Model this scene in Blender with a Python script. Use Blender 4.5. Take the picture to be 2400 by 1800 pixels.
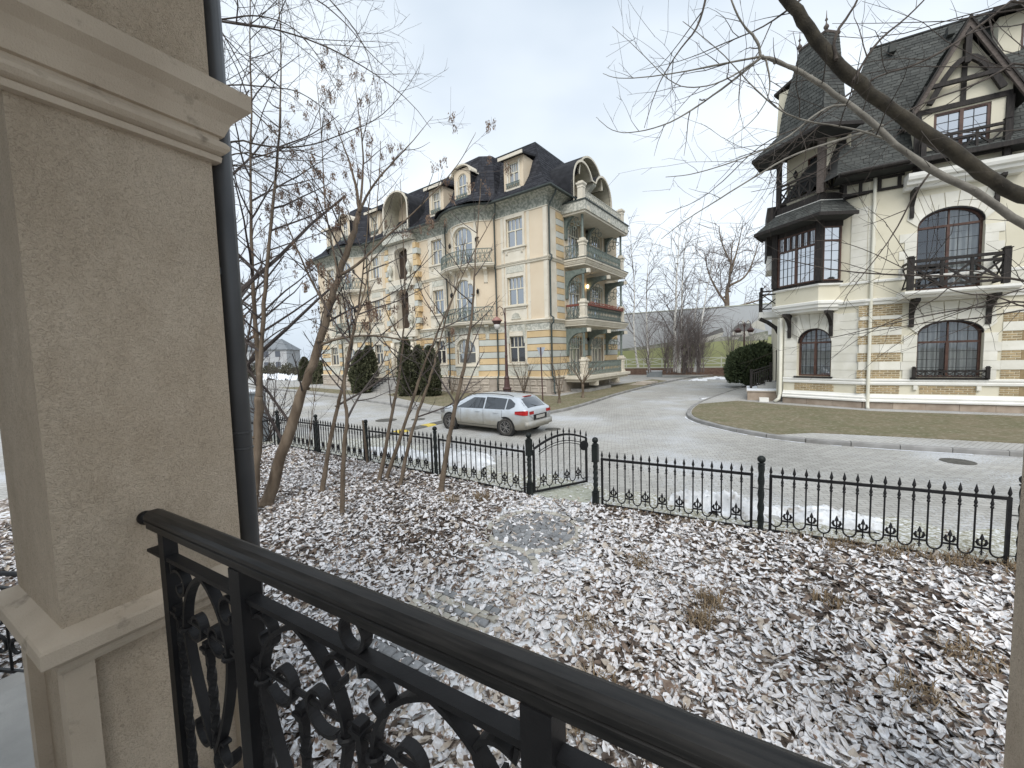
import bpy, math, random
import numpy as np
from mathutils import Matrix, Vector
R = math.radians
rnd = random.Random(7)
sc = bpy.context.scene
col = sc.collection
for o in list(bpy.data.objects): bpy.data.objects.remove(o)

# ------------------------------------------------------------------ camera
CAM_H, PITCH, ROLL = 2.75, R(4.05), R(1.55)
cd = bpy.data.cameras.new('camera'); cam = bpy.data.objects.new('camera', cd); col.objects.link(cam)
_F = Vector((0, math.cos(PITCH), -math.sin(PITCH))); _U0 = Vector((0, math.sin(PITCH), math.cos(PITCH))); _R0 = Vector((1, 0, 0))
_R = _R0*math.cos(ROLL) - _U0*math.sin(ROLL); _U = _R0*math.sin(ROLL) + _U0*math.cos(ROLL)
M = Matrix((( _R.x, _U.x, -_F.x, 0), (_R.y, _U.y, -_F.y, 0), (_R.z, _U.z, -_F.z, CAM_H), (0, 0, 0, 1)))
cam.matrix_world = M
cd.sensor_width = 36; cd.lens = 36*943/2400; cd.clip_start = 0.05; cd.clip_end = 2000
sc.camera = cam
sc.render.resolution_x, sc.render.resolution_y = 1024, 768
def at(px, py, z=0.0):            # a point of the photograph (2400 wide) brought down to height z
    d = _F + _R*((px-1200)/943) - _U*((py-900)/943)
    return Vector((0, 0, CAM_H)) + d*((z-CAM_H)/d.z)
def atY(px, py, y):               # the same at distance y
    d = _F + _R*((px-1200)/943) - _U*((py-900)/943)
    return Vector((0, 0, CAM_H)) + d*(y/d.y)

# ------------------------------------------------------------------ sky, sun, exposure
w = bpy.data.worlds.new('World'); sc.world = w; w.use_nodes = True
nt = w.node_tree; nt.nodes.clear(); N = nt.nodes.new; Lk = nt.links.new
SUN_EL, SUN_AZ = R(46), R(184)          # diffused by the cloud layer, high behind the camera
sky = N('ShaderNodeTexSky'); sky.sky_type = 'NISHITA'; sky.sun_disc = False
sky.sun_elevation = SUN_EL; sky.sun_rotation = SUN_AZ; sky.air_density = 1.0; sky.dust_density = 2.5; sky.ozone_density = 1.5
tc = N('ShaderNodeTexCoord'); mp_ = N('ShaderNodeMapping'); mp_.inputs['Scale'].default_value = (1.0, 1.0, 2.2)
nz = N('ShaderNodeTexNoise'); nz.inputs['Scale'].default_value = 1.7; nz.inputs['Detail'].default_value = 4; nz.inputs['Roughness'].default_value = .42
cr = N('ShaderNodeValToRGB'); e = cr.color_ramp.elements
e[0].position = .30; e[0].color = (5.5, 6.5, 7.7, 1); e[1].position = .68; e[1].color = (9.7, 10.4, 11.0, 1)
mx = N('ShaderNodeMix'); mx.data_type = 'RGBA'; mx.inputs['Factor'].default_value = .88
bg = N('ShaderNodeBackground'); bg.inputs['Strength'].default_value = .066
ow = N('ShaderNodeOutputWorld')
Lk(tc.outputs['Generated'], mp_.inputs['Vector']); Lk(mp_.outputs['Vector'], nz.inputs['Vector']); Lk(nz.outputs['Fac'], cr.inputs['Fac'])
Lk(sky.outputs['Color'], mx.inputs['A']); Lk(cr.outputs['Color'], mx.inputs['B']); Lk(mx.outputs['Result'], bg.inputs['Color']); Lk(bg.outputs['Background'], ow.inputs['Surface'])
sd = bpy.data.lights.new('sun', 'SUN'); sd.energy = 1.5; sd.angle = R(40); sd.color = (1, .97, .93)
so = bpy.data.objects.new('sun', sd); col.objects.link(so)
sv = Vector((math.sin(SUN_AZ)*math.cos(SUN_EL), math.cos(SUN_AZ)*math.cos(SUN_EL), math.sin(SUN_EL)))
so.rotation_euler = sv.to_track_quat('Z', 'Y').to_euler(); so.location = (0, 0, 60)
sc.view_settings.view_transform = 'Standard'; sc.view_settings.look = 'None'; sc.view_settings.gamma = 1
sc.view_settings.exposure = 0.82
sc.view_settings.use_curve_mapping = False

# ------------------------------------------------------------------ mesh helpers
class MB:
    def __init__(s, T=None): s.V = []; s.Fc = []; s.mi = []; s.T = T; s.k = 0
    def add(s, vs, fs, mi=None):
        b = len(s.V)
        if s.T is not None: vs = [tuple(s.T @ Vector(v)) for v in vs]
        else: vs = [tuple(v) for v in vs]
        s.V += vs; s.Fc += [tuple(i+b for i in f) for f in fs]; s.mi += [s.k if mi is None else mi]*len(fs)
    def box(s, x0, x1, y0, y1, z0, z1):
        s.add([(x0,y0,z0),(x1,y0,z0),(x1,y1,z0),(x0,y1,z0),(x0,y0,z1),(x1,y0,z1),(x1,y1,z1),(x0,y1,z1)],
              [(3,2,1,0),(4,5,6,7),(0,1,5,4),(1,2,6,5),(2,3,7,6),(3,0,4,7)]); return s
    def poly(s, pts): s.add(pts, [tuple(range(len(pts)))]); return s
    def prism(s, A, B, caps=True):
        n = len(A); fs = [(i, (i+1) % n, n+(i+1) % n, n+i) for i in range(n)]
        if caps: fs += [tuple(range(n-1, -1, -1)), tuple(range(n, 2*n))]
        s.add(list(A)+list(B), fs); return s
    def loft(s, loops, closed=True, caps=True):
        n = len(loops[0]); fs = []; vs = []
        for L in loops: vs += list(L)
        for k in range(len(loops)-1):
            for i in range(n if closed else n-1):
                j = (i+1) % n; fs.append((k*n+i, k*n+j, (k+1)*n+j, (k+1)*n+i))
        if caps and closed:
            fs.append(tuple(range(n-1, -1, -1))); fs.append(tuple(range((len(loops)-1)*n, len(loops)*n)))
        s.add(vs, fs); return s
    def tube(s, pts, r, n=6, caps=True, flat=None, up=None, twist=0.0):
        pts = [Vector(p) for p in pts]; m = len(pts)
        rs = r if isinstance(r, (list, tuple)) else [r]*m
        loops = []; u = None
        for i, p in enumerate(pts):
            t = (pts[min(i+1, m-1)] - pts[max(i-1, 0)])
            if t.length < 1e-9: t = Vector((0, 0, 1))
            t.normalize()
            if u is None:
                a = Vector(up) if up is not None else (Vector((0, 0, 1)) if abs(t.z) < .9 else Vector((1, 0, 0)))
                u = (a - t*a.dot(t)).normalized()
            else:
                u = (u - t*u.dot(t))
                u = u.normalized() if u.length > 1e-6 else t.orthogonal().normalized()
            v = t.cross(u); L = []
            if flat:        # rectangular section: flat=(half along u, half along v)
                ang = twist*i
                for cu, cv in ((1,1),(1,-1),(-1,-1),(-1,1)):
                    a_, b_ = cu*flat[0], cv*flat[1]
                    L.append(p + u*(a_*math.cos(ang)-b_*math.sin(ang)) + v*(a_*math.sin(ang)+b_*math.cos(ang)))
            else:
                for k in range(n):
                    a_ = 2*math.pi*k/n; L.append(p + (u*math.cos(a_) + v*math.sin(a_))*rs[i])
            loops.append(L)
        s.loft(loops, True, caps); return s
    def bar(s, p, q, w_, h_, up=(0,0,1)):
        return s.tube([p, q], 0, flat=(h_/2, w_/2), up=up)
    def lathe(s, prof, cx=0, cy=0, z0=0, n=12):
        loops = [[(cx+r*math.cos(2*math.pi*k/n), cy+r*math.sin(2*math.pi*k/n), z0+z) for k in range(n)] for r, z in prof]
        s.loft(loops, True, True); return s
    def sphere(s, c, r, n=8, sz=1.0):
        prof = [(max(1e-4, r*math.sin(math.pi*k/n)), -r*sz*math.cos(math.pi*k/n)) for k in range(n+1)]
        return s.lathe(prof, c[0], c[1], c[2], n+2)
    def mesh(s, name, smooth=False):
        me = bpy.data.meshes.new(name); me.from_pydata(s.V, [], s.Fc)
        if any(s.mi): me.polygons.foreach_set('material_index', s.mi)
        if smooth: me.polygons.foreach_set('use_smooth', [True]*len(me.polygons))
        me.update(); return me
    def build(s, name, mat, parent=None, smooth=False, **kw):
        return obj(name, s.mesh(name, smooth), mat, parent, **kw)
def obj(name, me, mat=None, parent=None, **kw):
    if mat is not None and not me.materials:
        for m_ in (mat if isinstance(mat, (list, tuple)) else [mat]): me.materials.append(m_)
    o = bpy.data.objects.new(name, me); col.objects.link(o)
    if parent is not None: o.parent = parent
    for k, v in kw.items(): o[k] = v
    return o
def inst(o, parent=None, loc=None, rz=None, name=None, M=None):
    c = o.copy(); col.objects.link(c); c.parent = parent
    if name: c.name = name
    if loc is not None: c.location = loc
    if rz is not None: c.rotation_euler = (0, 0, rz)
    if M is not None: c.matrix_local = M
    return c
def copy_tree(o, parent=None):
    c = o.copy(); col.objects.link(c); c.parent = parent
    for ch in list(o.children): copy_tree(ch, c)
    return c
def empty(name, loc, rz=0, label=None, cat=None, group=None):
    o = bpy.data.objects.new(name, None); col.objects.link(o); o.location = loc; o.rotation_euler = (0, 0, rz); o.empty_display_size = .1
    if label: o['label'] = label; o['category'] = cat
    if group: o['group'] = group
    return o
def tag(o, label, cat, group=None):
    o['label'] = label; o['category'] = cat
    if group: o['group'] = group
    return o
def struct(o): o['kind'] = 'structure'; return o
def stuff(o): o['kind'] = 'stuff'; return o

# ------------------------------------------------------------------ material helper
def new_mat(name):
    m = bpy.data.materials.new(name); m.use_nodes = True; t = m.node_tree
    return m, t, t.nodes['Principled BSDF']
def pm(name, c1, c2=None, scale=4, rough=.8, bump=0.0, bscale=40, detail=6, metal=0, spec=.35, lo=.35, hi=.65, rand=0.0, stretch=None, dirt=None, coat=0):
    """procedural material: two colours mixed by noise, optional fine relief, optional stain colour, random per piece"""
    m, t, b = new_mat(name); n = t.nodes.new; l = t.links.new
    b.inputs['Roughness'].default_value = rough; b.inputs['Metallic'].default_value = metal; b.inputs['Specular IOR Level'].default_value = spec
    if coat: b.inputs['Coat Weight'].default_value = coat; b.inputs['Coat Roughness'].default_value = .05
    tcn = n('ShaderNodeTexCoord'); src = tcn.outputs['Object']
    if stretch:
        mpn = n('ShaderNodeMapping'); mpn.inputs['Scale'].default_value = stretch; l(src, mpn.inputs['Vector']); src = mpn.outputs['Vector']
    c = None
    if c2:
        no = n('ShaderNodeTexNoise'); no.inputs['Scale'].default_value = scale; no.inputs['Detail'].default_value = detail; l(src, no.inputs['Vector'])
        rp = n('ShaderNodeValToRGB'); rp.color_ramp.elements[0].position = lo; rp.color_ramp.elements[0].color = (*c1, 1)
        rp.color_ramp.elements[1].position = hi; rp.color_ramp.elements[1].color = (*c2, 1); l(no.outputs['Fac'], rp.inputs['Fac']); c = rp.outputs['Color']
    if dirt:
        dc, dscale, dpos = dirt
        n2 = n('ShaderNodeTexNoise'); n2.inputs['Scale'].default_value = dscale; n2.inputs['Detail'].default_value = 8; n2.inputs['Roughness'].default_value = .65; l(tcn.outputs['Object'], n2.inputs['Vector'])
        r2 = n('ShaderNodeValToRGB'); r2.color_ramp.elements[0].position = dpos; r2.color_ramp.elements[0].color = (0,0,0,1); r2.color_ramp.elements[1].position = dpos+.18; r2.color_ramp.elements[1].color = (1,1,1,1); l(n2.outputs['Fac'], r2.inputs['Fac'])
        mxn = n('ShaderNodeMix'); mxn.data_type = 'RGBA'; l(r2.outputs['Color'], mxn.inputs['Factor']); mxn.inputs['B'].default_value = (*dc, 1)
        if c is not None: l(c, mxn.inputs['A'])
        else: mxn.inputs['A'].default_value = (*c1, 1)
        c = mxn.outputs['Result']
    if rand:
        oi = n('ShaderNodeObjectInfo'); mr = n('ShaderNodeMapRange'); mr.inputs['To Min'].default_value = 1-rand; mr.inputs['To Max'].default_value = 1+rand; l(oi.outputs['Random'], mr.inputs['Value'])
        hs = n('ShaderNodeHueSaturation'); l(mr.outputs['Result'], hs.inputs['Value'])
        if c is not None: l(c, hs.inputs['Color'])
        else: hs.inputs['Color'].default_value = (*c1, 1)
        c = hs.outputs['Color']
    if c is not None: l(c, b.inputs['Base Color'])
    else: b.inputs['Base Color'].default_value = (*c1, 1)
    if bump:
        nb = n('ShaderNodeTexNoise'); nb.inputs['Scale'].default_value = bscale; nb.inputs['Detail'].default_value = 6; nb.inputs['Roughness'].default_value = .6; l(src, nb.inputs['Vector'])
        bp = n('ShaderNodeBump'); bp.inputs['Strength'].default_value = bump; bp.inputs['Distance'].default_value = .02; l(nb.outputs['Fac'], bp.inputs['Height']); l(bp.outputs['Normal'], b.inputs['Normal'])
    return m
def glass_mat(name, tint=(.02,.025,.03), reflect=.35, trans=0.0):
    m, t, b = new_mat(name); n = t.nodes.new; l = t.links.new
    b.inputs['Base Color'].default_value = (*tint, 1); b.inputs['Roughness'].default_value = .25
    gl = n('ShaderNodeBsdfGlossy'); gl.inputs['Roughness'].default_value = .02; gl.inputs['Color'].default_value = (.93,.96,1,1)
    mx1 = n('ShaderNodeMixShader'); src = b.outputs['BSDF']
    if trans:
        tr = n('ShaderNodeBsdfTransparent'); tr.inputs['Color'].default_value = (.86,.9,.9,1); m0 = n('ShaderNodeMixShader'); m0.inputs['Fac'].default_value = trans
        l(src, m0.inputs[1]); l(tr.outputs[0], m0.inputs[2]); src = m0.outputs[0]
    lw = n('ShaderNodeLayerWeight'); lw.inputs['Blend'].default_value = .5; fr = n('ShaderNodeMath'); fr.operation = 'POWER'; fr.inputs[1].default_value = 4.0; l(lw.outputs['Facing'], fr.inputs[0]); ma = n('ShaderNodeMath'); ma.operation = 'ADD'; ma.use_clamp = True; ma.inputs[1].default_value = reflect
    wv = n('ShaderNodeTexNoise'); wv.inputs['Scale'].default_value = 1.3; tcn = n('ShaderNodeTexCoord'); l(tcn.outputs['Object'], wv.inputs['Vector'])
    bp = n('ShaderNodeBump'); bp.inputs['Strength'].default_value = .04; bp.inputs['Distance'].default_value = .05; l(wv.outputs['Fac'], bp.inputs['Height']); l(bp.outputs['Normal'], gl.inputs['Normal'])
    l(fr.outputs[0], ma.inputs[0]); l(ma.outputs[0], mx1.inputs['Fac']); l(src, mx1.inputs[1]); l(gl.outputs[0], mx1.inputs[2])
    l(mx1.outputs[0], t.nodes['Material Output'].inputs['Surface']); return m

# ------------------------------------------------------------------ wall helpers (s along the wall, z up, o outwards)
def sbox(m, mp, s0, s1, z0, z1, o0, o1, n=1):
    for k in range(n):
        a = s0+(s1-s0)*k/n; b = s0+(s1-s0)*(k+1)/n
        m.prism([mp(a,z0,o0), mp(a,z0,o1), mp(a,z1,o1), mp(a,z1,o0)], [mp(b,z0,o0), mp(b,z0,o1), mp(b,z1,o1), mp(b,z1,o0)], True)
def moulding(m, mp, s0, s1, prof, n=1, caps=True):
    """prof: list of (o, z) from bottom to top, swept along s"""
    m.loft([[mp(s0+(s1-s0)*k/n, z, o) for o, z in prof] for k in range(n+1)], True, caps)
def arch_z(s, a, b, zt, rise):
    hw = (b-a)/2; u = (s-(a+b)/2)/hw
    return zt - rise + rise*math.sqrt(max(0, 1-u*u))
def wallgrid(m, mp, s0, s1, z0, z1, ops, depth=.22, ds=None, o=0.0):
    S = {s0, s1}; Z = {z0, z1}
    for op in ops:
        for q in op[:2]:
            if s0 < q < s1: S.add(q)
        for q in op[2:4]:
            if z0 < q < z1: Z.add(q)
    if ds:
        k = int(math.ceil((s1-s0)/ds)); S |= {s0+(s1-s0)*i/k for i in range(k+1)}
    S = sorted(S); Z = sorted(Z)
    for i in range(len(S)-1):
        for j in range(len(Z)-1):
            cs, cz = (S[i]+S[i+1])/2, (Z[j]+Z[j+1])/2
            if S[i+1]-S[i] < 1e-6: continue
            if any(op[0] < cs < op[1] and op[2] < cz < op[3] for op in ops): continue
            m.poly([mp(S[i],Z[j],o), mp(S[i+1],Z[j],o), mp(S[i+1],Z[j+1],o), mp(S[i],Z[j+1],o)])
    for op in ops:
        a, b, c, d = op[:4]; rise = op[4] if len(op) > 4 else 0
        c_, d_ = max(c, z0), min(d, z1)
        if c_ >= d_: continue
        zt = d_-rise
        m.poly([mp(a,c_,o), mp(a,zt,o), mp(a,zt,o-depth), mp(a,c_,o-depth)]); m.poly([mp(b,c_,o), mp(b,c_,o-depth), mp(b,zt,o-depth), mp(b,zt,o)])
        if c >= z0: m.poly([mp(a,c_,o), mp(a,c_,o-depth), mp(b,c_,o-depth), mp(b,c_,o)])
        if rise:
            k = 14
            for i in range(k):
                p, q = a+(b-a)*(1-math.cos(math.pi*i/k))/2, a+(b-a)*(1-math.cos(math.pi*(i+1)/k))/2
                zp, zq = arch_z(p,a,b,d_,rise), arch_z(q,a,b,d_,rise)
                m.poly([mp(p,zp,o), mp(q,zq,o), mp(q,d_,o), mp(p,d_,o)]); m.poly([mp(p,zp,o), mp(p,zp,o-depth), mp(q,zq,o-depth), mp(q,zq,o)])
        elif d <= z1: m.poly([mp(a,d_,o), mp(b,d_,o), mp(b,d_,o-depth), mp(a,d_,o-depth)])
WINCACHE = {}
def window(parent, mp, a, b, c, d, rise=0, depth=.2, cols=2, ucols=4, tr=.62, fw=.07, fmat=None, gmat=None, bars=None, barmat=None, fo=.02):
    """a window set in an opening: frame with transom and mullions, one pane object per light"""
    o0, o1 = -depth+.01, -depth+.09; ctr = (a+b)/2; hw = (b-a)/2
    L = lambda s, z, o: mp(ctr+s, z, o)
    m = MB(); zt = d-rise; Tz = c+(zt-c)*tr if tr else None
    sbox(m, L, -hw, -hw+fw, c, zt, o0, o1); sbox(m, L, hw-fw, hw, c, zt, o0, o1); sbox(m, L, -hw+fw, hw-fw, c, c+fw, o0, o1)
    K = 12
    if rise:
        zi = lambda s: arch_z(s, -hw, hw, d, rise)
        for i in range(K):
            p, q = -hw+2*hw*(1-math.cos(math.pi*i/K))/2, -hw+2*hw*(1-math.cos(math.pi*(i+1)/K))/2
            f = 1-fw/hw; 
            m.prism([L(p,zi(p),o0),L(p,zi(p),o1),L(p*f,zi(p)-fw,o1),L(p*f,zi(p)-fw,o0)],[L(q,zi(q),o0),L(q,zi(q),o1),L(q*f,zi(q)-fw,o1),L(q*f,zi(q)-fw,o0)])
    else: sbox(m, L, -hw+fw, hw-fw, d-fw, d, o0, o1)
    top = (lambda s: arch_z(s, -hw, hw, d, rise)-fw*.6) if rise else (lambda s: d-fw)
    if Tz: sbox(m, L, -hw+fw, hw-fw, Tz-fw*.55, Tz+fw*.55, o0, o1+fo)
    lights = []
    zl = Tz-fw*.55 if Tz else None
    for k in range(cols):
        x0 = -hw+fw+(2*hw-2*fw)*k/cols; x1 = -hw+fw+(2*hw-2*fw)*(k+1)/cols
        if k: sbox(m, L, x0-fw*.6, x0+fw*.6, c+fw, zl if zl else min(top(x0), d-fw), o0, o1+fo)
        lights.append((x0, x1, c+fw, zl))
    if Tz:
        for k in range(ucols):
            x0 = -hw+fw+(2*hw-2*fw)*k/ucols; x1 = -hw+fw+(2*hw-2*fw)*(k+1)/ucols
            if k: sbox(m, L, x0-fw*.3, x0+fw*.3, Tz+fw*.55, top(x0), o0, o1)
            lights.append((x0, x1, Tz+fw*.55, None))
    f = m.build('window', fmat, parent)
    og = (o0+o1)/2 - .005
    for x0, x1, z0, z1 in lights:
        g = MB(); k = 6 if (z1 is None and rise) else 1
        up = [L(x1+(x0-x1)*i/k, z1 if z1 else top(x1+(x0-x1)*i/k), og) for i in range(k+1)]
        g.poly([L(x0,z0,og), L(x1,z0,og)] + up)
        p = g.build('pane', gmat, f)
    if bars:      # leaded glazing bars in front of the glass
        bw, nx, nzl, nzu = bars; g = MB()
        for x0, x1, z0, z1 in lights:
            for i in range(1, nx):
                x = x0+(x1-x0)*i/nx; sbox(g, L, x-bw/2, x+bw/2, z0, z1 if z1 else top(x), og+.006, og+.018)
            zt2 = z1 if z1 else d-fw; nn = nzl if z1 else nzu
            for i in range(1, nn):
                z = z0+(zt2-z0)*i/nn
                xa, xb = x0, x1
                if rise and not z1 and z > zt-fw:
                    lim = hw*math.sqrt(max(0, 1-((z+fw*.6-zt)/rise)**2)); xa, xb = max(x0, -lim), min(x1, lim)
                    if xb <= xa: continue
                sbox(g, L, xa, xb, z-bw/2, z+bw/2, og+.004, og+.016)
        g.build('glazing_bars', barmat or fmat, f)
    return f
def spiral(c, r0, r1, a0, a1, n=14, y=0):     # scroll in the xz plane
    return [(c[0]+(r0+(r1-r0)*k/n)*math.cos(a0+(a1-a0)*k/n), y, c[1]+(r0+(r1-r0)*k/n)*math.sin(a0+(a1-a0)*k/n)) for k in range(n+1)]
def bez(p0, p1, p2, p3, n=10):
    p0, p1, p2, p3 = map(Vector, (p0, p1, p2, p3))
    return [p0*(1-t)**3+p1*3*t*(1-t)**2+p2*3*t*t*(1-t)+p3*t**3 for t in (k/n for k in range(n+1))]
# ------------------------------------------------------------------ materials
MT = {}
MT['asphalt_far'] = pm('far_ground', (.16,.155,.14), (.24,.23,.20), 1.2, .95)
MT['soil'] = pm('soil', (.10,.075,.055), (.20,.16,.12), 6, .95, .5, 30)
MT['kerb'] = pm('kerb_concrete', (.21,.205,.195), (.29,.285,.275), 3, .9, .25, 60, rand=.12)
MT['lawn'] = pm('winter_lawn', (.195,.165,.105), (.14,.135,.072), 1.3, .95, 1.0, 70, dirt=((.30,.265,.195), 7, .50))
def stucco():
    m, t, b = new_mat('porch_stucco'); n = t.nodes.new; l = t.links.new; tcn = n('ShaderNodeTexCoord'); b.inputs['Roughness'].default_value = .95; b.inputs['Specular IOR Level'].default_value = .2
    w1 = n('ShaderNodeTexNoise'); w1.inputs['Scale'].default_value = 62; w1.inputs['Detail'].default_value = 4; w1.inputs['Distortion'].default_value = 2.2; w1.inputs['Roughness'].default_value = .62; l(tcn.outputs['Object'], w1.inputs['Vector'])
    mu = n('ShaderNodeTexMusgrave') if False else n('ShaderNodeTexNoise'); mu.inputs['Scale'].default_value = 260; mu.inputs['Detail'].default_value = 3; l(tcn.outputs['Object'], mu.inputs['Vector'])
    ad = n('ShaderNodeMath'); ad.operation = 'MULTIPLY_ADD'; ad.inputs[1].default_value = .35; l(mu.outputs['Fac'], ad.inputs[0]); l(w1.outputs['Fac'], ad.inputs[2])
    bp = n('ShaderNodeBump'); bp.inputs['Strength'].default_value = 1.0; bp.inputs['Distance'].default_value = .010; l(ad.outputs[0], bp.inputs['Height']); l(bp.outputs['Normal'], b.inputs['Normal'])
    st = n('ShaderNodeTexNoise'); st.inputs['Scale'].default_value = 2.6; st.inputs['Detail'].default_value = 9; st.inputs['Roughness'].default_value = .68; mpn = n('ShaderNodeMapping'); mpn.inputs['Scale'].default_value = (1,1,.55); l(tcn.outputs['Object'], mpn.inputs['Vector']); l(mpn.outputs['Vector'], st.inputs['Vector'])
    rp = n('ShaderNodeValToRGB'); el = rp.color_ramp.elements; el[0].position = .36; el[0].color = (.59,.495,.385,1); el[1].position = .68; el[1].color = (.45,.365,.27,1); l(st.outputs['Fac'], rp.inputs['Fac'])
    r2 = n('ShaderNodeValToRGB'); e2 = r2.color_ramp.elements; e2[0].position = .36; e2[0].color = (.45,.45,.45,1); e2[1].position = .50; e2[1].color = (1,1,1,1); l(w1.outputs['Fac'], r2.inputs['Fac'])
    mx_ = n('ShaderNodeMix'); mx_.data_type = 'RGBA'; mx_.blend_type = 'MULTIPLY'; mx_.inputs['Factor'].default_value = .45; l(rp.outputs['Color'], mx_.inputs['A']); l(r2.outputs['Color'], mx_.inputs['B']); l(mx_.outputs['Result'], b.inputs['Base Color']); return m
MT['stucco_in'] = stucco()
MT['stucco_trim'] = pm('porch_trim_plaster', (.46,.385,.30), (.53,.45,.355), 4.0, .9, .35, 160, dirt=((.20,.165,.125), 7, .57))
MT['iron'] = pm('black_painted_iron', (.006,.006,.007), (.014,.014,.015), 6, .5, .06, 120, spec=.25)
MT['iron_green'] = pm('dark_green_post_iron', (.008,.011,.010), (.016,.020,.019), 6, .5, .08, 60, spec=.3)
MT['wood_rail'] = pm('black_wood_handrail', (.008,.008,.008), (.022,.021,.020), 5, .42, .05, 60, stretch=(1.5,20,20), spec=.28)
MT['pipe_dark'] = pm('dark_metal_pipe', (.035,.036,.038), (.055,.056,.058), 3, .38, spec=.5)
MT['concrete'] = pm('grey_concrete', (.30,.295,.28), (.38,.37,.35), 2.5, .92, .3, 50, dirt=((.2,.195,.18), 3, .6))
MT['setts_dark'] = pm('dark_granite_sett', (.20,.205,.21), (.29,.295,.30), 12, .85, .4, 60, rand=.22)
MT['setts_pale'] = pm('pale_granite_sett', (.38,.36,.31), (.47,.45,.39), 12, .88, .4, 60, rand=.14)
MT['snow'] = pm('snow', (.70,.73,.77), (.82,.84,.87), 9, .85, .9, 45, dirt=((.30,.27,.23), 14, .60))
MT['snow_dirty'] = pm('old_snow', (.58,.59,.60), (.80,.82,.84), 3, .85, .9, 16, dirt=((.24,.21,.17), 5, .55))
MT['frost'] = pm('frosted_leaf', (.80,.81,.84), (.58,.55,.53), 34, .85)
MT['frost2'] = pm('half_frosted_leaf', (.76,.77,.79), (.25,.175,.13), 26, .85, lo=.46, hi=.58)
MT['leaf_b'] = pm('brown_dry_leaf', (.125,.090,.070), (.215,.165,.130), 20, .8)
MT['leaf_d'] = pm('dark_wet_leaf', (.055,.042,.035), (.105,.080,.064), 20, .75)
MT['leaf_p'] = pm('pale_straw_leaf', (.40,.34,.28), (.52,.47,.41), 20, .85)
MT['straw'] = pm('dry_grass', (.16,.115,.068), (.27,.20,.125), 9, .9)
MT['bark'] = pm('brown_bark', (.105,.078,.055), (.19,.148,.108), 7, .9, .5, 60, stretch=(1,1,.35), dirt=((.33,.28,.22), 5, .62))
MT['bark_dark'] = pm('dark_bark', (.045,.036,.030), (.085,.070,.058), 9, .9, .5, 60)
MT['bark_pale'] = pm('pale_smooth_bark', (.135,.125,.105), (.22,.205,.175), 6, .85, .4, 30, stretch=(1,1,1), dirt=((.10,.085,.07), 9, .62))
MT['bark_olive'] = pm('olive_dark_bark', (.026,.022,.016), (.060,.051,.036), 7, .88, .5, 40)
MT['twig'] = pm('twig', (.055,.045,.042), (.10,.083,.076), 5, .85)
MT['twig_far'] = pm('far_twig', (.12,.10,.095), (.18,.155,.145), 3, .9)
MT['samara'] = pm('dry_winged_seed', (.11,.070,.050), (.25,.175,.125), 5, .85)
MT['birch'] = pm('birch_bark', (.60,.59,.56), (.70,.69,.66), 4, .8, dirt=((.06,.055,.05), 5.5, .52))
MT['thuja'] = pm('thuja_green', (.040,.050,.025), (.105,.105,.058), 7, .85)
MT['yew'] = pm('yew_green', (.034,.050,.024), (.095,.118,.055), 8, .85)
MT['hedge'] = pm('far_hedge', (.07,.066,.045), (.11,.105,.075), 3, .9)

def snowy_litter():
    m, t, b = new_mat('snow_and_leaf_litter'); n = t.nodes.new; l = t.links.new
    tcn = n('ShaderNodeTexCoord'); a = n('ShaderNodeTexNoise'); a.inputs['Scale'].default_value = 13; a.inputs['Detail'].default_value = 8; a.inputs['Roughness'].default_value = .68
    g = n('ShaderNodeTexNoise'); g.inputs['Scale'].default_value = .7; g.inputs['Detail'].default_value = 3
    l(tcn.outputs['Object'], a.inputs['Vector']); l(tcn.outputs['Object'], g.inputs['Vector'])
    ad = n('ShaderNodeMath'); ad.operation = 'MULTIPLY_ADD'; ad.inputs[1].default_value = .55; l(g.outputs['Fac'], ad.inputs[0]); l(a.outputs['Fac'], ad.inputs[2])
    rp = n('ShaderNodeValToRGB'); el = rp.color_ramp.elements; el[0].position = .72; el[0].color = (.095,.075,.062,1); el[1].position = .90; el[1].color = (.80,.83,.87,1)
    k = el.new(.80); k.color = (.33,.27,.22,1)
    l(ad.outputs[0], rp.inputs['Fac']); l(rp.outputs['Color'], b.inputs['Base Color']); b.inputs['Roughness'].default_value = .9
    bp = n('ShaderNodeBump'); bp.inputs['Strength'].default_value = .7; bp.inputs['Distance'].default_value = .03; l(a.outputs['Fac'], bp.inputs['Height']); l(bp.outputs['Normal'], b.inputs['Normal'])
    return m
MT['litter'] = snowy_litter()

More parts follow.
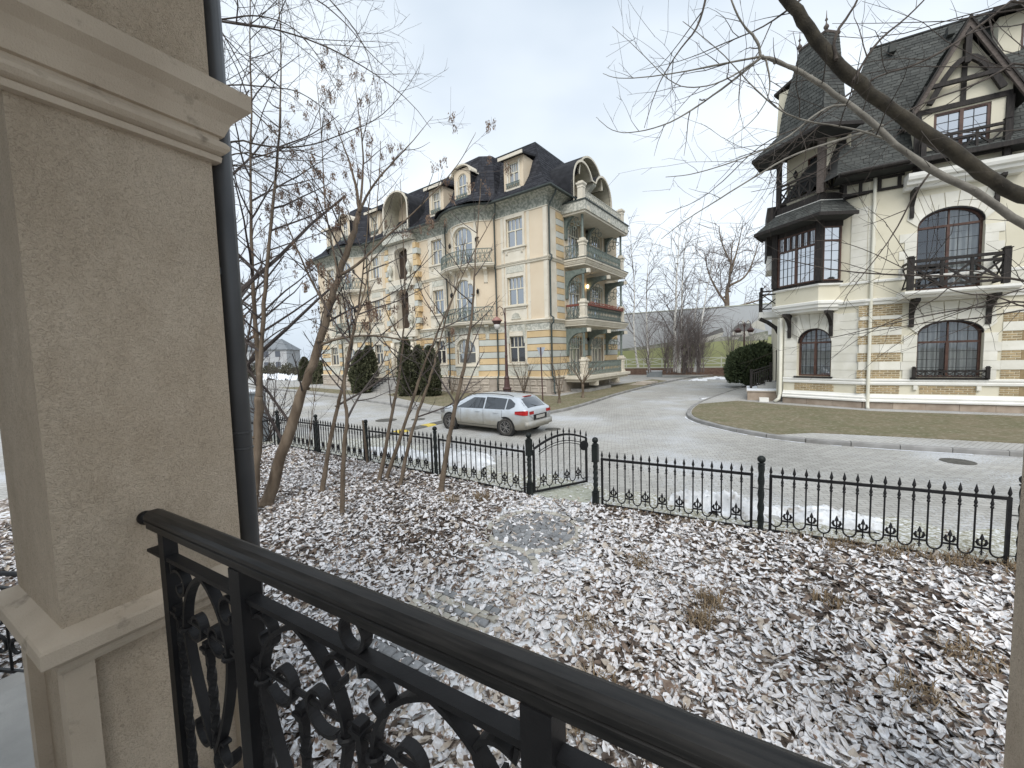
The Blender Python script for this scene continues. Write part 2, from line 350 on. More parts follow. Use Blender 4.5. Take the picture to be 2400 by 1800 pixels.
def paver_mat(name, c1, c2, cm, bw, bh, rot=0.0, snow=.0, big=.35, herring=True, dust=(.50,.52,.55)):
    """small concrete pavers in zigzag bond, lighter and darker stones, thin dusting of snow in patches"""
    m, t, b = new_mat(name); n = t.nodes.new; l = t.links.new
    tcn = n('ShaderNodeTexCoord'); mpn = n('ShaderNodeMapping'); mpn.inputs['Rotation'].default_value = (0, 0, rot); l(tcn.outputs['Object'], mpn.inputs['Vector'])
    wp = n('ShaderNodeTexNoise'); wp.inputs['Scale'].default_value = .5; wp.inputs['Detail'].default_value = 2
    l(mpn.outputs['Vector'], wp.inputs['Vector'])
    vm = n('ShaderNodeVectorMath'); vm.operation = 'MULTIPLY_ADD'; vm.inputs[1].default_value = (.06,.06,0); l(wp.outputs['Color'], vm.inputs[0]); l(mpn.outputs['Vector'], vm.inputs[2])
    br = n('ShaderNodeTexBrick'); br.inputs['Scale'].default_value = 1; br.inputs['Brick Width'].default_value = bw; br.inputs['Row Height'].default_value = bh; br.inputs['Mortar Size'].default_value = .007; br.inputs['Mortar Smooth'].default_value = .3
    br.inputs['Color1'].default_value = (*c1, 1); br.inputs['Color2'].default_value = (*c2, 1); br.inputs['Mortar'].default_value = (*cm, 1); l(vm.outputs[0], br.inputs['Vector'])
    no = n('ShaderNodeTexNoise'); no.inputs['Scale'].default_value = big; no.inputs['Detail'].default_value = 8; no.inputs['Roughness'].default_value = .6; l(tcn.outputs['Object'], no.inputs['Vector'])
    hs = n('ShaderNodeHueSaturation'); mr = n('ShaderNodeMapRange'); mr.inputs['From Min'].default_value = .3; mr.inputs['From Max'].default_value = .7; mr.inputs['To Min'].default_value = .82; mr.inputs['To Max'].default_value = 1.15
    l(no.outputs['Fac'], mr.inputs['Value']); l(mr.outputs['Result'], hs.inputs['Value']); l(br.outputs['Color'], hs.inputs['Color']); c = hs.outputs['Color']
    if snow:
        sn = n('ShaderNodeTexNoise'); sn.inputs['Scale'].default_value = 26; sn.inputs['Detail'].default_value = 6; sn.inputs['Roughness'].default_value = .7; l(tcn.outputs['Object'], sn.inputs['Vector'])
        s2 = n('ShaderNodeTexNoise'); s2.inputs['Scale'].default_value = .33; s2.inputs['Detail'].default_value = 3; l(tcn.outputs['Object'], s2.inputs['Vector'])
        ad = n('ShaderNodeMath'); ad.operation = 'MULTIPLY_ADD'; ad.inputs[1].default_value = .8; l(s2.outputs['Fac'], ad.inputs[0]); l(sn.outputs['Fac'], ad.inputs[2])
        rp = n('ShaderNodeValToRGB'); rp.color_ramp.elements[0].position = .96; rp.color_ramp.elements[0].color = (0,0,0,1); rp.color_ramp.elements[1].position = 1.0; rp.color_ramp.elements[1].color = (snow,snow,snow,1); l(ad.outputs[0], rp.inputs['Fac'])
        mxn = n('ShaderNodeMix'); mxn.data_type = 'RGBA'; l(rp.outputs['Color'], mxn.inputs['Factor']); l(c, mxn.inputs['A']); mxn.inputs['B'].default_value = (*dust, 1); c = mxn.outputs['Result']
    l(c, b.inputs['Base Color']); b.inputs['Roughness'].default_value = .88
    bp = n('ShaderNodeBump'); bp.inputs['Strength'].default_value = .5; bp.inputs['Distance'].default_value = .008; bp.invert = True; l(br.outputs['Fac'], bp.inputs['Height']); l(bp.outputs['Normal'], b.inputs['Normal'])
    return m
MT['road'] = paver_mat('road_pavers', (.34,.33,.305), (.43,.42,.39), (.17,.165,.15), .22, .11, R(15), .8)
MT['walk'] = paver_mat('pavement_pavers', (.36,.35,.325), (.42,.41,.385), (.22,.21,.19), .2, .1, R(-30), .35)

def verge_mat():
    m, t, b = new_mat('snowy_verge'); n = t.nodes.new; l = t.links.new
    tcn = n('ShaderNodeTexCoord'); a = n('ShaderNodeTexNoise'); a.inputs['Scale'].default_value = 20; a.inputs['Detail'].default_value = 9; a.inputs['Roughness'].default_value = .72; l(tcn.outputs['Object'], a.inputs['Vector'])
    rp = n('ShaderNodeValToRGB'); el = rp.color_ramp.elements; el[0].position = .40; el[0].color = (.20,.185,.12,1); el[1].position = .60; el[1].color = (.72,.74,.76,1); k = el.new(.5); k.color = (.42,.41,.34,1)
    l(a.outputs['Fac'], rp.inputs['Fac']); l(rp.outputs['Color'], b.inputs['Base Color']); b.inputs['Roughness'].default_value = .9
    bp = n('ShaderNodeBump'); bp.inputs['Strength'].default_value = .6; bp.inputs['Distance'].default_value = .03; l(a.outputs['Fac'], bp.inputs['Height']); l(bp.outputs['Normal'], b.inputs['Normal'])
    return m
MT['verge'] = verge_mat()
# ------------------------------------------------------------------ the ground
struct(MB().poly([(-500,-300,-.06),(500,-300,-.06),(500,900,-.06),(-500,900,-.06)]).build('ground', MT['asphalt_far']))
struct(MB().poly([(-70,2,0),(30,-6,0),(60,20,0),(60,58,0),(-30,95,0),(-110,95,0)]).build('road', MT['road']))
def smooth_poly(P, step=.25, closed=False):
    P = [Vector((p[0], p[1], 0)) for p in P]; out = []
    n = len(P)
    for i in range(n-1):
        p0, p1, p2, p3 = P[max(i-1,0)], P[i], P[i+1], P[min(i+2,n-1)]
        k = max(2, int((p2-p1).length/step))
        for j in range(k):
            t = j/k
            out.append(.5*((2*p1)+(p2-p0)*t+(2*p0-5*p1+4*p2-p3)*t*t+(3*p1-p0-3*p2+p3)*t**3))
    out.append(P[-1]); return out
def arclen(P, step):
    out = [P[0]]; acc = 0
    for a, b in zip(P, P[1:]):
        d = (b-a).length
        while acc+d >= step:
            a = a+(b-a)*((step-acc)/d); out.append(a); d = (b-a).length; acc = 0
        acc += d
    return out
def offset(P, d):
    out = []
    for i, p in enumerate(P):
        t = (P[min(i+1,len(P)-1)]-P[max(i-1,0)]).normalized(); out.append(p+Vector((-t.y, t.x, 0))*d)
    return out
def slab(name, loop, z0, z1, mat, **kw):
    o = MB().prism([(p[0],p[1],z0) for p in loop], [(p[0],p[1],z1) for p in loop]).build(name, mat, **kw); return struct(o)
# kerbstone template: 1 m long, chamfered
def kerb_mesh(L, w_=.15, h=.125):
    m = MB(); pr = [(-w_/2,-.03),(w_/2,-.03),(w_/2,h-.02),(w_/2-.02,h),(-w_/2,h)]
    m.prism([(0,y,z) for y, z in pr], [(L,y,z) for y, z in pr]); return m.mesh('kerbstone')
KM = {}
def lay_kerb(P, parent, side=1, L=1.0):
    K = KM.setdefault(L, kerb_mesh(L-.012)); pts = arclen(P, L)
    for a, b in zip(pts, pts[1:]):
        d = b-a; o = obj('kerbstone', K, MT['kerb'], parent); o.location = a + Vector((0,0,rnd.uniform(-.006,.004)))
        o.rotation_euler = (0, 0, math.atan2(d.y, d.x) + rnd.uniform(-.006,.006)); o.scale = (d.length/L, side, 1)
# the plot of the pale apartment house
front = [(-31,46.5),(-23,39.2),(-15.8,32.3),(-11.2,27.9),(-7.1,23.7),(-4.9,21.1),(-3.3,19.35),(-2.2,18.25),(-1.0,17.65),(.35,17.75),(1.46,18.45),(2.67,19.55),(4.8,22.8),(6.97,26.3),(10.3,31),(14.2,36.1),(19,41.3),(25,45.6)]
FK = smooth_poly(front)
walk_l = slab('pavement', list(FK)+[Vector((25,70,0)),Vector((-31,70,0))], -.02, .10, MT['walk'])
lay_kerb(FK, walk_l, -1)
lw = smooth_poly([(-20.0,38.6),(-15.2,34.0),(-11.9,30.6)]) 
lawn_l1 = slab('lawn', [(-24,41.2),(-19.3,36.9),(-14.6,32.5),(-12.3,30.6),(-11.9,31.4),(-12.6,33.6),(-22,41.6)], .08, .115, MT['lawn'])
lawn_l2 = slab('lawn', [Vector((-9.2,29.6,0)),Vector((-7.2,26.2,0)),Vector((-4.6,22.6,0)),Vector((-2.6,20.3,0)),Vector((-1.2,18.6,0))]+[p for p in offset(FK,.12) if p.x > .2 and p.y < 36][0:] +[Vector((13.5,38.5,0)),Vector((9.3,33.9,0)),Vector((5.1,28.0,0)),Vector((3.0,25.3,0)),Vector((-9.0,34.0,0))], .08, .118, MT['lawn'])
# the plot of the timbered house
right = [(26,36.5),(19.5,31.5),(15.3,27.2),(13.07,24.7),(11.29,22.6),(9.3,20.1),(7.85,17.8),(7.2,16.2),(7.12,14.9),(7.45,13.3),(7.96,12.15),(8.75,11.35),(10.34,10.4),(11.97,9.62),(15,8.0),(22,4.3),(30,0)]
RK = smooth_poly(right)
walk_r = slab('pavement', list(RK)+[Vector((50,0,0)),Vector((50,36,0))], -.02, .10, MT['walk'])
lay_kerb([p for p in RK], walk_r, -1)
inn = [p for p in offset(RK, .14)]
k0 = min(range(len(inn)), key=lambda i: (inn[i]-Vector((9.1,20,0))).length); k1 = min(range(len(inn)), key=lambda i: (inn[i]-Vector((8.2,12.1,0))).length)
lawn_r = slab('lawn', [inn[i] for i in range(k0, k1)] + [Vector((9.3,12.35,0)),Vector((11.2,11.45,0)),Vector((13.8,10.05,0)),Vector((24,4.6,0)),Vector((24,11.0,0)),Vector((18.9,13.7,0)),Vector((14.6,16.1,0)),Vector((12.7,18.6,0)),Vector((11.6,20.6,0))], .08, .12, MT['lawn'])
# strip of bare soil with shrubs under the printed wall
slab('shrub_bed', [(12,40.5),(17,42.2),(24,41.2),(32,36.5),(38,33),(40,40),(5,58),(2,50)], -.02, .08, MT['soil'])
# garden
FENCE = [Vector(p) for p in ((-7.66,12.97,0),(-5.80,11.74,0),(-3.86,10.45,0),(-1.80,9.12,0),(.29,7.60,0),(1.44,7.02,0),(3.64,5.82,0),(6.00,4.62,0))]
GARDEN = [(-7.75,13.1),(-5.8,11.85),(-1.75,9.2),(.3,7.75),(1.5,7.15),(3.7,5.95),(6.05,4.8),(12,1.8),(12,-6),(-14,-6),(-14,3.0)]
garden = slab('garden_ground', GARDEN, -.02, .03, MT['litter'])
# snowy verge between fence and road
vg = MB(); n_ = 60
A_ = [FENCE[0]+(FENCE[-1]-FENCE[0])*(k/n_) for k in range(n_+1)]
def fence_y(x):
    F = [Vector((-12,15.9,0))]+FENCE+[Vector((12,1.6,0))]
    for a, b in zip(F, F[1:]):
        if a.x <= x <= b.x: return a.y+(b.y-a.y)*(x-a.x)/(b.x-a.x)
    return F[-1].y
in_, out_ = [], []
for k in range(91):
    x = -9.5+18*k/90; y = fence_y(x)
    wd = 1.15+.35*math.sin(x*1.1+1)+.2*math.sin(x*2.9)+.12*math.sin(x*7.3)+(.9 if x < -1 else 0)*(.6+.4*math.sin(x*.9))
    if .2 < x < 1.6: wd *= .8
    d = Vector((.515,.857,0)); in_.append(Vector((x,y-.05,.012))); out_.append(Vector((x,y,.012))+d*wd)
stuff(MB().poly(in_+out_[::-1]).build('snowy_grass_verge', MT['verge'], label='thin snow over short grass along the road side of the fence', category='verge'))
# ---- snow heaps ploughed against the fence
def lump(name, cx, cy, rx, ry, h, rz, seed, mat, label):
    r_ = random.Random(seed); nx, ny = 70, 40; m = MB(); vs = []; fs = []
    ph = [(r_.uniform(0,6), r_.uniform(0,6), r_.uniform(2,9), r_.uniform(2,9)) for _ in range(7)]
    for j in range(ny+1):
        for i in range(nx+1):
            u, v = -1+2*i/nx, -1+2*j/ny; an = math.atan2(v,u); d = math.hypot(u, v)*(1+.16*math.sin(an*3+ph[0][0])+.10*math.sin(an*7+ph[1][0])+.07*math.sin(an*13+ph[2][0])); f = max(0, 1-d*d)
            z = h*f**.8*(1+.34*sum(math.sin(p[2]*u+p[0])*math.sin(p[3]*v+p[1]) for p in ph)/2.0) *(1+.10*math.sin(u*23+ph[3][0])*math.sin(v*19+ph[4][0])+.12*math.sin(u*41+v*17)) + r_.uniform(-.016,.016)*(f > 0)
            x, y = u*rx, v*ry; c, s_ = math.cos(rz), math.sin(rz)
            vs.append((cx+x*c-y*s_, cy+x*s_+y*c, max(-.03, z) if f > 0 else -.03))
    for j in range(ny):
        for i in range(nx): q = j*(nx+1)+i; fs.append((q,q+1,q+nx+2,q+nx+1))
    m.add(vs, fs); o = m.build(name, mat, None, True); tag(o, label, 'snow heap', 'old snow heaps along the fence'); return o
lump('snow_heap', -1.45, 10.55, 1.15, .62, .20, R(-33), 1, MT['snow_dirty'], 'rounded white snow heap beside the silver car, left of the gate')
lump('snow_heap', -3.4, 11.55, 1.3, .5, .13, R(-33), 2, MT['snow_dirty'], 'low white snow heap outside the fence beside the road hump')
lump('snow_heap', 3.55, 6.85, .8, .42, .22, R(-30), 3, MT['snow_dirty'], 'dirty broken snow heap behind the fence post right of the gate')
lump('snow_heap', 4.95, 6.3, .85, .4, .12, R(-28), 4, MT['snow_dirty'], 'long clean snow heap behind the last fence panel')
# ---- granite setts of the garden path
def sett_mesh(a, b, h=.05, bev=.008):
    m = MB(); lo = [(-a,-b,0),(a,-b,0),(a,b,0),(-a,b,0)]; mid = [(x,y,h-bev) for x, y, _ in lo]; hi = [(x*(1-bev/a), y*(1-bev/b), h) for x, y, _ in lo]
    m.loft([lo, mid, hi]); return m.mesh('sett')
SM = [sett_mesh(.052,.046), sett_mesh(.046,.046), sett_mesh(.058,.050)]
SMD = [s_.copy() for s_ in SM]
path = struct(MB().prism([(x,y,.0) for x,y in ((-1.75,3.1),(.55,2.35),(.6,4.3),(1.15,5.4),(1.2,6.6),(1.5,7.5),(.3,7.7),(-.6,6.5),(-.7,5.4),(-1.4,4.6))], [(x,y,.042) for x,y in ((-1.75,3.1),(.55,2.35),(.6,4.3),(1.15,5.4),(1.2,6.6),(1.5,7.5),(.3,7.7),(-.6,6.5),(-.7,5.4),(-1.4,4.6))]).build('garden_path', MT['snow_dirty']))
SETTS = []
def sett(x, y, rz, pale, k=None):
    k = rnd.randrange(3) if k is None else k
    me = SM[k] if pale else SMD[k]
    o = obj('sett', me, MT['setts_pale'] if pale else MT['setts_dark'], path); o.location = (x, y, .018+rnd.uniform(-.004,.005)); o.rotation_euler = (rnd.uniform(-.03,.03), rnd.uniform(-.03,.03), rz+rnd.uniform(-.07,.07)); SETTS.append((x,y))
cx, cy = .27, 6.06
for ri, rr in enumerate((.06,.165,.27,.375,.48,.585)):
    nn = max(3, int(2*math.pi*rr/.118))
    for k in range(nn): a_ = 2*math.pi*(k+.37*ri)/nn; sett(cx+rr*math.cos(a_), cy+rr*math.sin(a_), a_+math.pi/2, False)
nn = int(2*math.pi*.695/.118)
for k in range(nn): a_ = 2*math.pi*k/nn; sett(cx+.695*math.cos(a_), cy+.695*math.sin(a_), a_+math.pi/2, True)
c2 = (-.42, 4.95)                     # second roundel, only its outer ring shows
for k in range(20):
    a_ = R(-8+6.2*k*1.05)
    if a_ < R(120): sett(c2[0]+.66*math.cos(a_), c2[1]+.66*math.sin(a_), a_+math.pi/2, True)
    if a_ < R(85) and k < 14: sett(c2[0]+.55*math.cos(a_+.05), c2[1]+.55*math.sin(a_+.05), a_+math.pi/2, False)
for k in range(12): a_ = R(-95+13*k); sett(cx+.81*math.cos(a_), cy+.81*math.sin(a_), a_+math.pi/2, False)
dv = Vector((.846,-.533,0)); nv = Vector((.533,.846,0)); p00 = Vector((-.62,4.32,0))
for row in range(13):
    pale = row % 2 == 1 and row < 8
    for k in range(9):
        p = p00 + dv*(-.45+.112*k+(.05 if row % 2 else 0)) - nv*(.108*row)
        if len(SETTS) < 298: sett(p.x, p.y, R(-32), pale)
# ---- leaf litter
def vnoise(x, y): return (math.sin(x*1.7+y*.9+1.3)+math.sin(x*.6-y*1.9+4)+math.sin(x*3.1+y*2.3+2)*.6+math.sin(x*5.2-y*4.4)*.4)/3
def leaf_field(n, area, seed, accept, size=(.045,.108), flat=.56):
    rg = np.random.RandomState(seed); V = []; Fc = []; mi = []
    base = np.array([(0,-1,0),(-.42,-.35,.10),(.42,-.35,.10),(0,-.3,-.02),(-.40,.35,.12),(.40,.35,.12),(0,.35,-.02),(0,1,.10)])
    fcs = ((0,3,1),(0,2,3),(1,3,6,4),(3,2,5,6),(4,6,7),(6,5,7)); cnt = 0; k = 0
    while cnt < n and k < n*6:
        k += 1; x = rg.uniform(area[0], area[1]); y = rg.uniform(area[2], area[3]); ok = accept(x, y, rg.rand())
        if not ok: continue
        s_ = (size[0]+(size[1]-size[0])*rg.beta(1.6,2.6)*1.25)*.62; wd = rg.uniform(.55,1.5); curl = rg.uniform(.3,3.2)*(1 if rg.rand() < .7 else -1)
        P = base*np.array([wd,1,curl])*s_; P[:,2] += rg.uniform(-.5,.9)*(P[:,1]**2)/s_*.45
        a, b, c = rg.uniform(0,6.283), rg.normal(0,flat*.55), rg.normal(0,flat*.55)
        ca, sa, cb, sb, cc, s2 = math.cos(a), math.sin(a), math.cos(b), math.sin(b), math.cos(c), math.sin(c)
        Rm = np.array([[ca,-sa,0],[sa,ca,0],[0,0,1]]) @ np.array([[1,0,0],[0,cb,-sb],[0,sb,cb]]) @ np.array([[cc,0,s2],[0,1,0],[-s2,0,cc]])
        P = P @ Rm.T; z0 = .036+rg.uniform(0,.035); P[:,2] += z0 - min(0, P[:,2].min())*.6; P[:,0] += x; P[:,1] += y
        onp = on_path(x, y); q = rg.rand() + .26*vnoise(x, y) + (.06 if x > 1.2 else -.02)
        m_ = 0 if q > .50 else 1 if q > .27 else 4 if q > .20 else 2 if q > .05 else 3
        if onp < 1 and m_ in (2,3) and rg.rand() < .75: m_ = 4
        if m_ in (0,1) and rg.rand() < .6:            # leaf carries a cap of snow: dark rim shows round it
            b0 = len(V); V += P.tolist(); Fc += [tuple(i+b0 for i in f) for f in fcs]; mi += [(2,2,3,4,1)[rg.randint(5)]]*6
            c0 = P.mean(0); P = c0+(P-c0)*np.array([rg.uniform(.80,.97),rg.uniform(.80,.97),1]); P[:,2] += .004
        b0 = len(V); V += P.tolist(); Fc += [tuple(i+b0 for i in f) for f in fcs]; mi += [m_]*6; cnt += 1
    me = bpy.data.meshes.new('leaf_litter'); me.from_pydata(V, [], Fc); me.polygons.foreach_set('material_index', mi); me.update()
    for q in ('frost','frost2','leaf_b','leaf_d','leaf_p'): me.materials.append(MT[q])
    return me
def on_path(x, y):
    if math.hypot(x-cx, y-cy) < .70: return .30 if y < cy+.15 else .6
    if (math.hypot(x-c2[0], y-c2[1]) < .72 and x+y > 4.9): return .40
    q = Vector((x,y,0))-p00; a_, b_ = q.dot(dv), -q.dot(nv)
    if -.5 < a_ < .55 and -.1 < b_ < 1.35: return .30 if b_ > .1 else .5
    if -.9 < x < 1.2 and 2 < y < 7.4 and abs(x-.2-(y-5)*.18) < .75: return .62
    if .4 < x < 1.5 and y > 6.9: return .5
    return 1.0
def acc(x, y, r_):
    if y > fence_y(x)-.02 or y < .2: return False
    d = math.hypot(x, y); dens = 1.0 if d < 5 else .62 if d < 8 else .40
    if abs(x) > y*1.45+.5: return False
    return r_ < dens*on_path(x, y)
stuff(obj('leaf_litter', leaf_field(50000, (-9,8,.6,13), 3, acc), None, None, label='fallen leaves edged with frost and snow covering the fenced garden', category='leaves'))
def acc2(x, y, r_): return r_ < .5 and fence_y(x)+.05 < y < fence_y(x)+1.0
stuff(obj('leaf_litter', leaf_field(900, (-8,8,3,14), 5, acc2, (.03,.07)), None, None, label='scattered brown leaves on the snowy verge outside the fence', category='leaves'))
# ---- dry grass tufts
def tufts(spots, seed, mat, label, h=(.10,.28), n=130, cat='grass'):
    r_ = random.Random(seed); m = MB()
    for x, y, rad, hh in spots:
        for k in range(n):
            a_ = r_.uniform(0,6.28); d = rad*math.sqrt(r_.random()); px, py = x+d*math.cos(a_), y+d*math.sin(a_); L = r_.uniform(*h)*hh; b = r_.uniform(0,6.28); le = r_.uniform(.3,1.3)
            w_ = r_.uniform(.0025,.005); p0 = Vector((px,py,.03)); p1 = p0+Vector((math.cos(b)*L*le*.35, math.sin(b)*L*le*.35, L*.6)); p2 = p0+Vector((math.cos(b)*L*le, math.sin(b)*L*le, L*(.75 if le < .8 else .35)))
            sd_ = Vector((-math.sin(b), math.cos(b), 0))*w_
            m.add([p0-sd_, p0+sd_, p1+sd_, p1-sd_, p2], [(0,1,2,3),(3,2,4)])
    o = m.build('dry_grass', mat, None, label=label, category=cat); return stuff(o)
tufts([(at(1660,1430).x, at(1660,1430).y, .13, 1.0),(at(1640,1470).x,at(1640,1470).y,.12,.8),(at(1940,1420).x,at(1940,1420).y,.16,.6),(at(1380,1480).x,at(1380,1480).y,.18,.55),(at(1500,1330).x,at(1500,1330).y,.15,.6),(at(1330,1700).x,at(1330,1700).y,.16,.8),(at(2150,1650).x,at(2150,1650).y,.15,.7),(at(2280,1560).x,at(2280,1560).y,.2,.7),(at(1400,1640).x,at(1400,1640).y,.18,.7),(at(1060,1180).x,at(1060,1180).y,.18,.7),(at(1130,1175).x,at(1130,1175).y,.15,.8)], 4, MT['straw'], 'dry straw coloured grass clumps poking through the leaf litter')
fx = [(3.9+k*.17, fence_y(3.9+k*.17)-.12+.1*math.sin(k*2.1), .16, .6+.5*min(1,k/9)) for k in range(14)] + [(1.7+k*.2, fence_y(1.7+k*.2)-.07, .08, .45) for k in range(9)]
tufts(fx, 9, MT['straw'], 'matted dry grass along the foot of the fence beside the last post', (.08,.22), 70)
struct(MB().poly([(.42,7.55,.047),(1.35,7.12,.047),(1.55,7.75,.047),(1.2,8.3,.047),(.55,8.2,.047)]).build('mossy_paving', pm('mossy_setts', (.30,.31,.24), (.42,.43,.37), 16, .9, .5, 40, dirt=((.66,.68,.70), 14, .56))))
# thin line of snow lying along the kerb foot, and a thin snow patch beside the porch
ks = [p for p in offset(RK, -.10) if 6.5 < p.x < 16 and p.y < 17.5]; m = MB(); rr = random.Random(3); vs = []
for p, p2 in zip(ks, offset(ks, -.06)): w_ = rr.uniform(.0,1.0); q = p+(p2-p)*(.4+w_); vs += [(p.x,p.y,.006),(q.x,q.y,.006)]
m.add(vs, [(2*i,2*i+1,2*i+3,2*i+2) for i in range(len(ks)-1) if rr.random() < .85]); stuff(m.build('kerb_snow', MT['snow'], None, label='thin broken line of snow lying along the kerb of the lawn', category='snow'))
p = at(1690,928,.12); o = lump('snow_patch', p.x, p.y, 1.3, .55, .05, R(20), 71, MT['snow_dirty'], 'thin flat snow patch on the path beside the timbered house porch')
p = at(1830,1005,.12); o = lump('snow_patch', p.x, p.y, .8, .25, .03, R(-25), 72, MT['snow_dirty'], 'thin melting snow streak in the middle of the lawn')
# ------------------------------------------------------------------ pale apartment house with mansard roof
MT['b_wall'] = pm('beige_render', (.60,.50,.37), (.66,.565,.43), .5, .9, .12, 60, dirt=((.50,.41,.29), 1.3, .60))
MT['b_trim'] = pm('cream_stone_trim', (.60,.55,.45), (.68,.635,.54), 1.5, .88, .2, 30, dirt=((.42,.38,.31), 2.5, .60))
MT['b_ochre'] = pm('ochre_band', (.54,.40,.225), (.61,.465,.275), 1.2, .9, .15, 40, rand=.05)
MT['b_grey'] = pm('blue_grey_band', (.44,.46,.42), (.52,.535,.50), 1.2, .9, .15, 40, rand=.05)
MT['b_joint'] = pm('band_joint', (.20,.13,.08), None, 1, .95)
MT['b_plinth'] = pm('rusticated_plinth', (.30,.26,.215), (.38,.335,.285), 2.5, .92, .5, 25, dirt=((.2,.175,.15), 2, .60))
MT['b_block'] = pm('plinth_block', (.38,.335,.28), (.45,.40,.34), 3, .92, .5, 25, rand=.10)
MT['b_green'] = pm('grey_green_iron', (.115,.145,.130), (.175,.205,.185), 5, .6, .1, 30)
MT['b_gutter'] = pm('dark_green_gutter', (.045,.055,.052), (.065,.078,.072), 3, .5)
MT['b_frame'] = pm('cream_window_frame', (.66,.62,.50), (.72,.68,.57), 2, .6)
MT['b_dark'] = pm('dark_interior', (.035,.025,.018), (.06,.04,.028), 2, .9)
MT['b_door'] = pm('brown_wood_door', (.09,.045,.025), (.14,.075,.04), 6, .6, stretch=(8,8,1))
MT['b_grey_panel'] = pm('relief_panel', (.46,.46,.40), (.57,.555,.48), 9, .9, 1.0, 9, lo=.42, hi=.58)
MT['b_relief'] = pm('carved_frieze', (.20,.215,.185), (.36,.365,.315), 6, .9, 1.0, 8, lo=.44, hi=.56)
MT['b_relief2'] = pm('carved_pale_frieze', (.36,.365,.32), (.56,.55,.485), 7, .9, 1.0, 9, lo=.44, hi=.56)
MT['b_siding'] = pm('olive_siding', (.40,.375,.29), (.45,.425,.335), 2, .8)
MT['h_frame2'] = pm('brown_frame', (.10,.055,.04), (.14,.08,.06), 5, .5)
MT['red_flower'] = pm('red_flower_box', (.16,.045,.038), (.22,.10,.07), 12, .85)
MT['lamp_lit'], _t, _b = new_mat('lit_lantern'); _b.inputs['Emission Color'].default_value = (1,.72,.38,1); _b.inputs['Emission Strength'].default_value = 4
MT['glass'] = glass_mat('window_glass', (.03,.035,.04), .36)
MT['glass2'] = glass_mat('window_glass_curtained', (.16,.165,.165), .22)
MT['glass_dark'] = glass_mat('window_glass_dark', (.02,.02,.022), .06)
def slate_mat(name, c1, c2):
    m, t, b = new_mat(name); n = t.nodes.new; l = t.links.new
    g = n('ShaderNodeNewGeometry'); rp = n('ShaderNodeValToRGB'); rp.color_ramp.elements[0].color = (*c1,1); rp.color_ramp.elements[1].color = (*c2,1); l(g.outputs['Random Per Island'], rp.inputs['Fac']); l(rp.outputs['Color'], b.inputs['Base Color'])
    b.inputs['Roughness'].default_value = .85; b.inputs['Specular IOR Level'].default_value = .25; return m
MT['b_slate'] = slate_mat('blue_black_shingle', (.018,.019,.024), (.042,.044,.052))
MT['b_roof'] = pm('dark_roof_felt', (.016,.017,.02), (.028,.029,.034), 3, .9)
def shingles(m, A, B, C, D, rh=.22, sw=.34, rr=None):
    """courses of shingles on the quad A B (bottom) C D (top, C above B)"""
    rr = rr or rnd; A, B, C, D = map(Vector, (A,B,C,D)); nn = (B-A).cross(D-A).normalized()
    if nn.length < .5: nn = (C-B).cross(A-B).normalized()
    if nn.z < 0: nn = -nn
    rows = max(1, int(((D-A).length+(C-B).length)/2/rh)); 
    for i in range(rows):
        t0, t1 = i/rows, min(1, (i+1.12)/rows); a0, b0 = A+(D-A)*t0, B+(C-B)*t0; a1, b1 = A+(D-A)*t1, B+(C-B)*t1
        L = (b0-a0).length; k = max(1, int(L/sw)); sh = (i % 2)*.5+rr.uniform(-.15,.15); us = sorted({0.0, 1.0} | {min(1,max(0,(j+sh)/k)) for j in range(k+1)})
        for u0, u1 in zip(us, us[1:]):
            if u1-u0 < 1e-4: continue
            g_ = .012/max(L,.1); h_ = .016+rr.uniform(-.005,.008); v0, v1 = u0+g_, u1-g_
            if v1 <= v0: continue
            p = [a0+(b0-a0)*v0+nn*h_, a0+(b0-a0)*v1+nn*h_, a1+(b1-a1)*v1+nn*.003, a1+(b1-a1)*v0+nn*.003]
            m.add(p+[a0+(b0-a0)*v0, a0+(b0-a0)*v1], [(0,1,2,3),(4,5,1,0)])
AB = empty('apartment_house', (2.5,26.35,0), R(-37), 'pale beige four storey apartment house with dark mansard roof and green iron balconies', 'house')
FL, FD = 28.6, 11.3
mF = lambda s, z, o: (s, -o, z)
mS = lambda s, z, o: (o, s, z)
def rect(d, z, x0=-FL, x1=0., y0=0., y1=FD): return [(x0-d,y0-d,z),(x1+d,y0-d,z),(x1+d,y1+d,z),(x0-d,y1+d,z)]
BH, BB = 2.3, .95
def bowmap(c):
    def f(s, z, o):
        u = s/BH; t = 2*BB*s/BH/BH; n_ = math.hypot(1, t); return (c+s+o*t/n_, -BB*(1-u*u)-o/n_, z)
    return f
BOWS = (-6.65, -21.95); CEN = -14.3
flat = [(-4.35,0.),(-12.6,-8.95),(-19.65,-16.0),(-FL,-24.25)]
WX = [(-2.58,1.38),(-10.2,1.2),(-18.4,1.2),(-26.02,1.38)]
FLO = [(2.25,4.08),(6.2,8.1),(10.12,12.02)]
# ---- body above the ground floor
m = MB()
for a, b in flat:
    ops = [(x-w_/2,x+w_/2,c,d) for x, w_ in WX for c, d in FLO[1:] if a < x < b]
    wallgrid(m, mF, a, b, 4.9, 12.4, ops, .25)
SD = [(2.75,4.55),(6.3,8.3)]            # door groups on the balcony side
ops = [(a,b,z,z+2.75) for a, b in SD for z in (9.2,5.25)]
wallgrid(m, mS, 0, FD, 4.9, 12.4, ops, .25)
m.box(-FL+.01, -.31, .31, FD, -.3, 12.3)
m.build('wall', MT['b_wall'], AB)
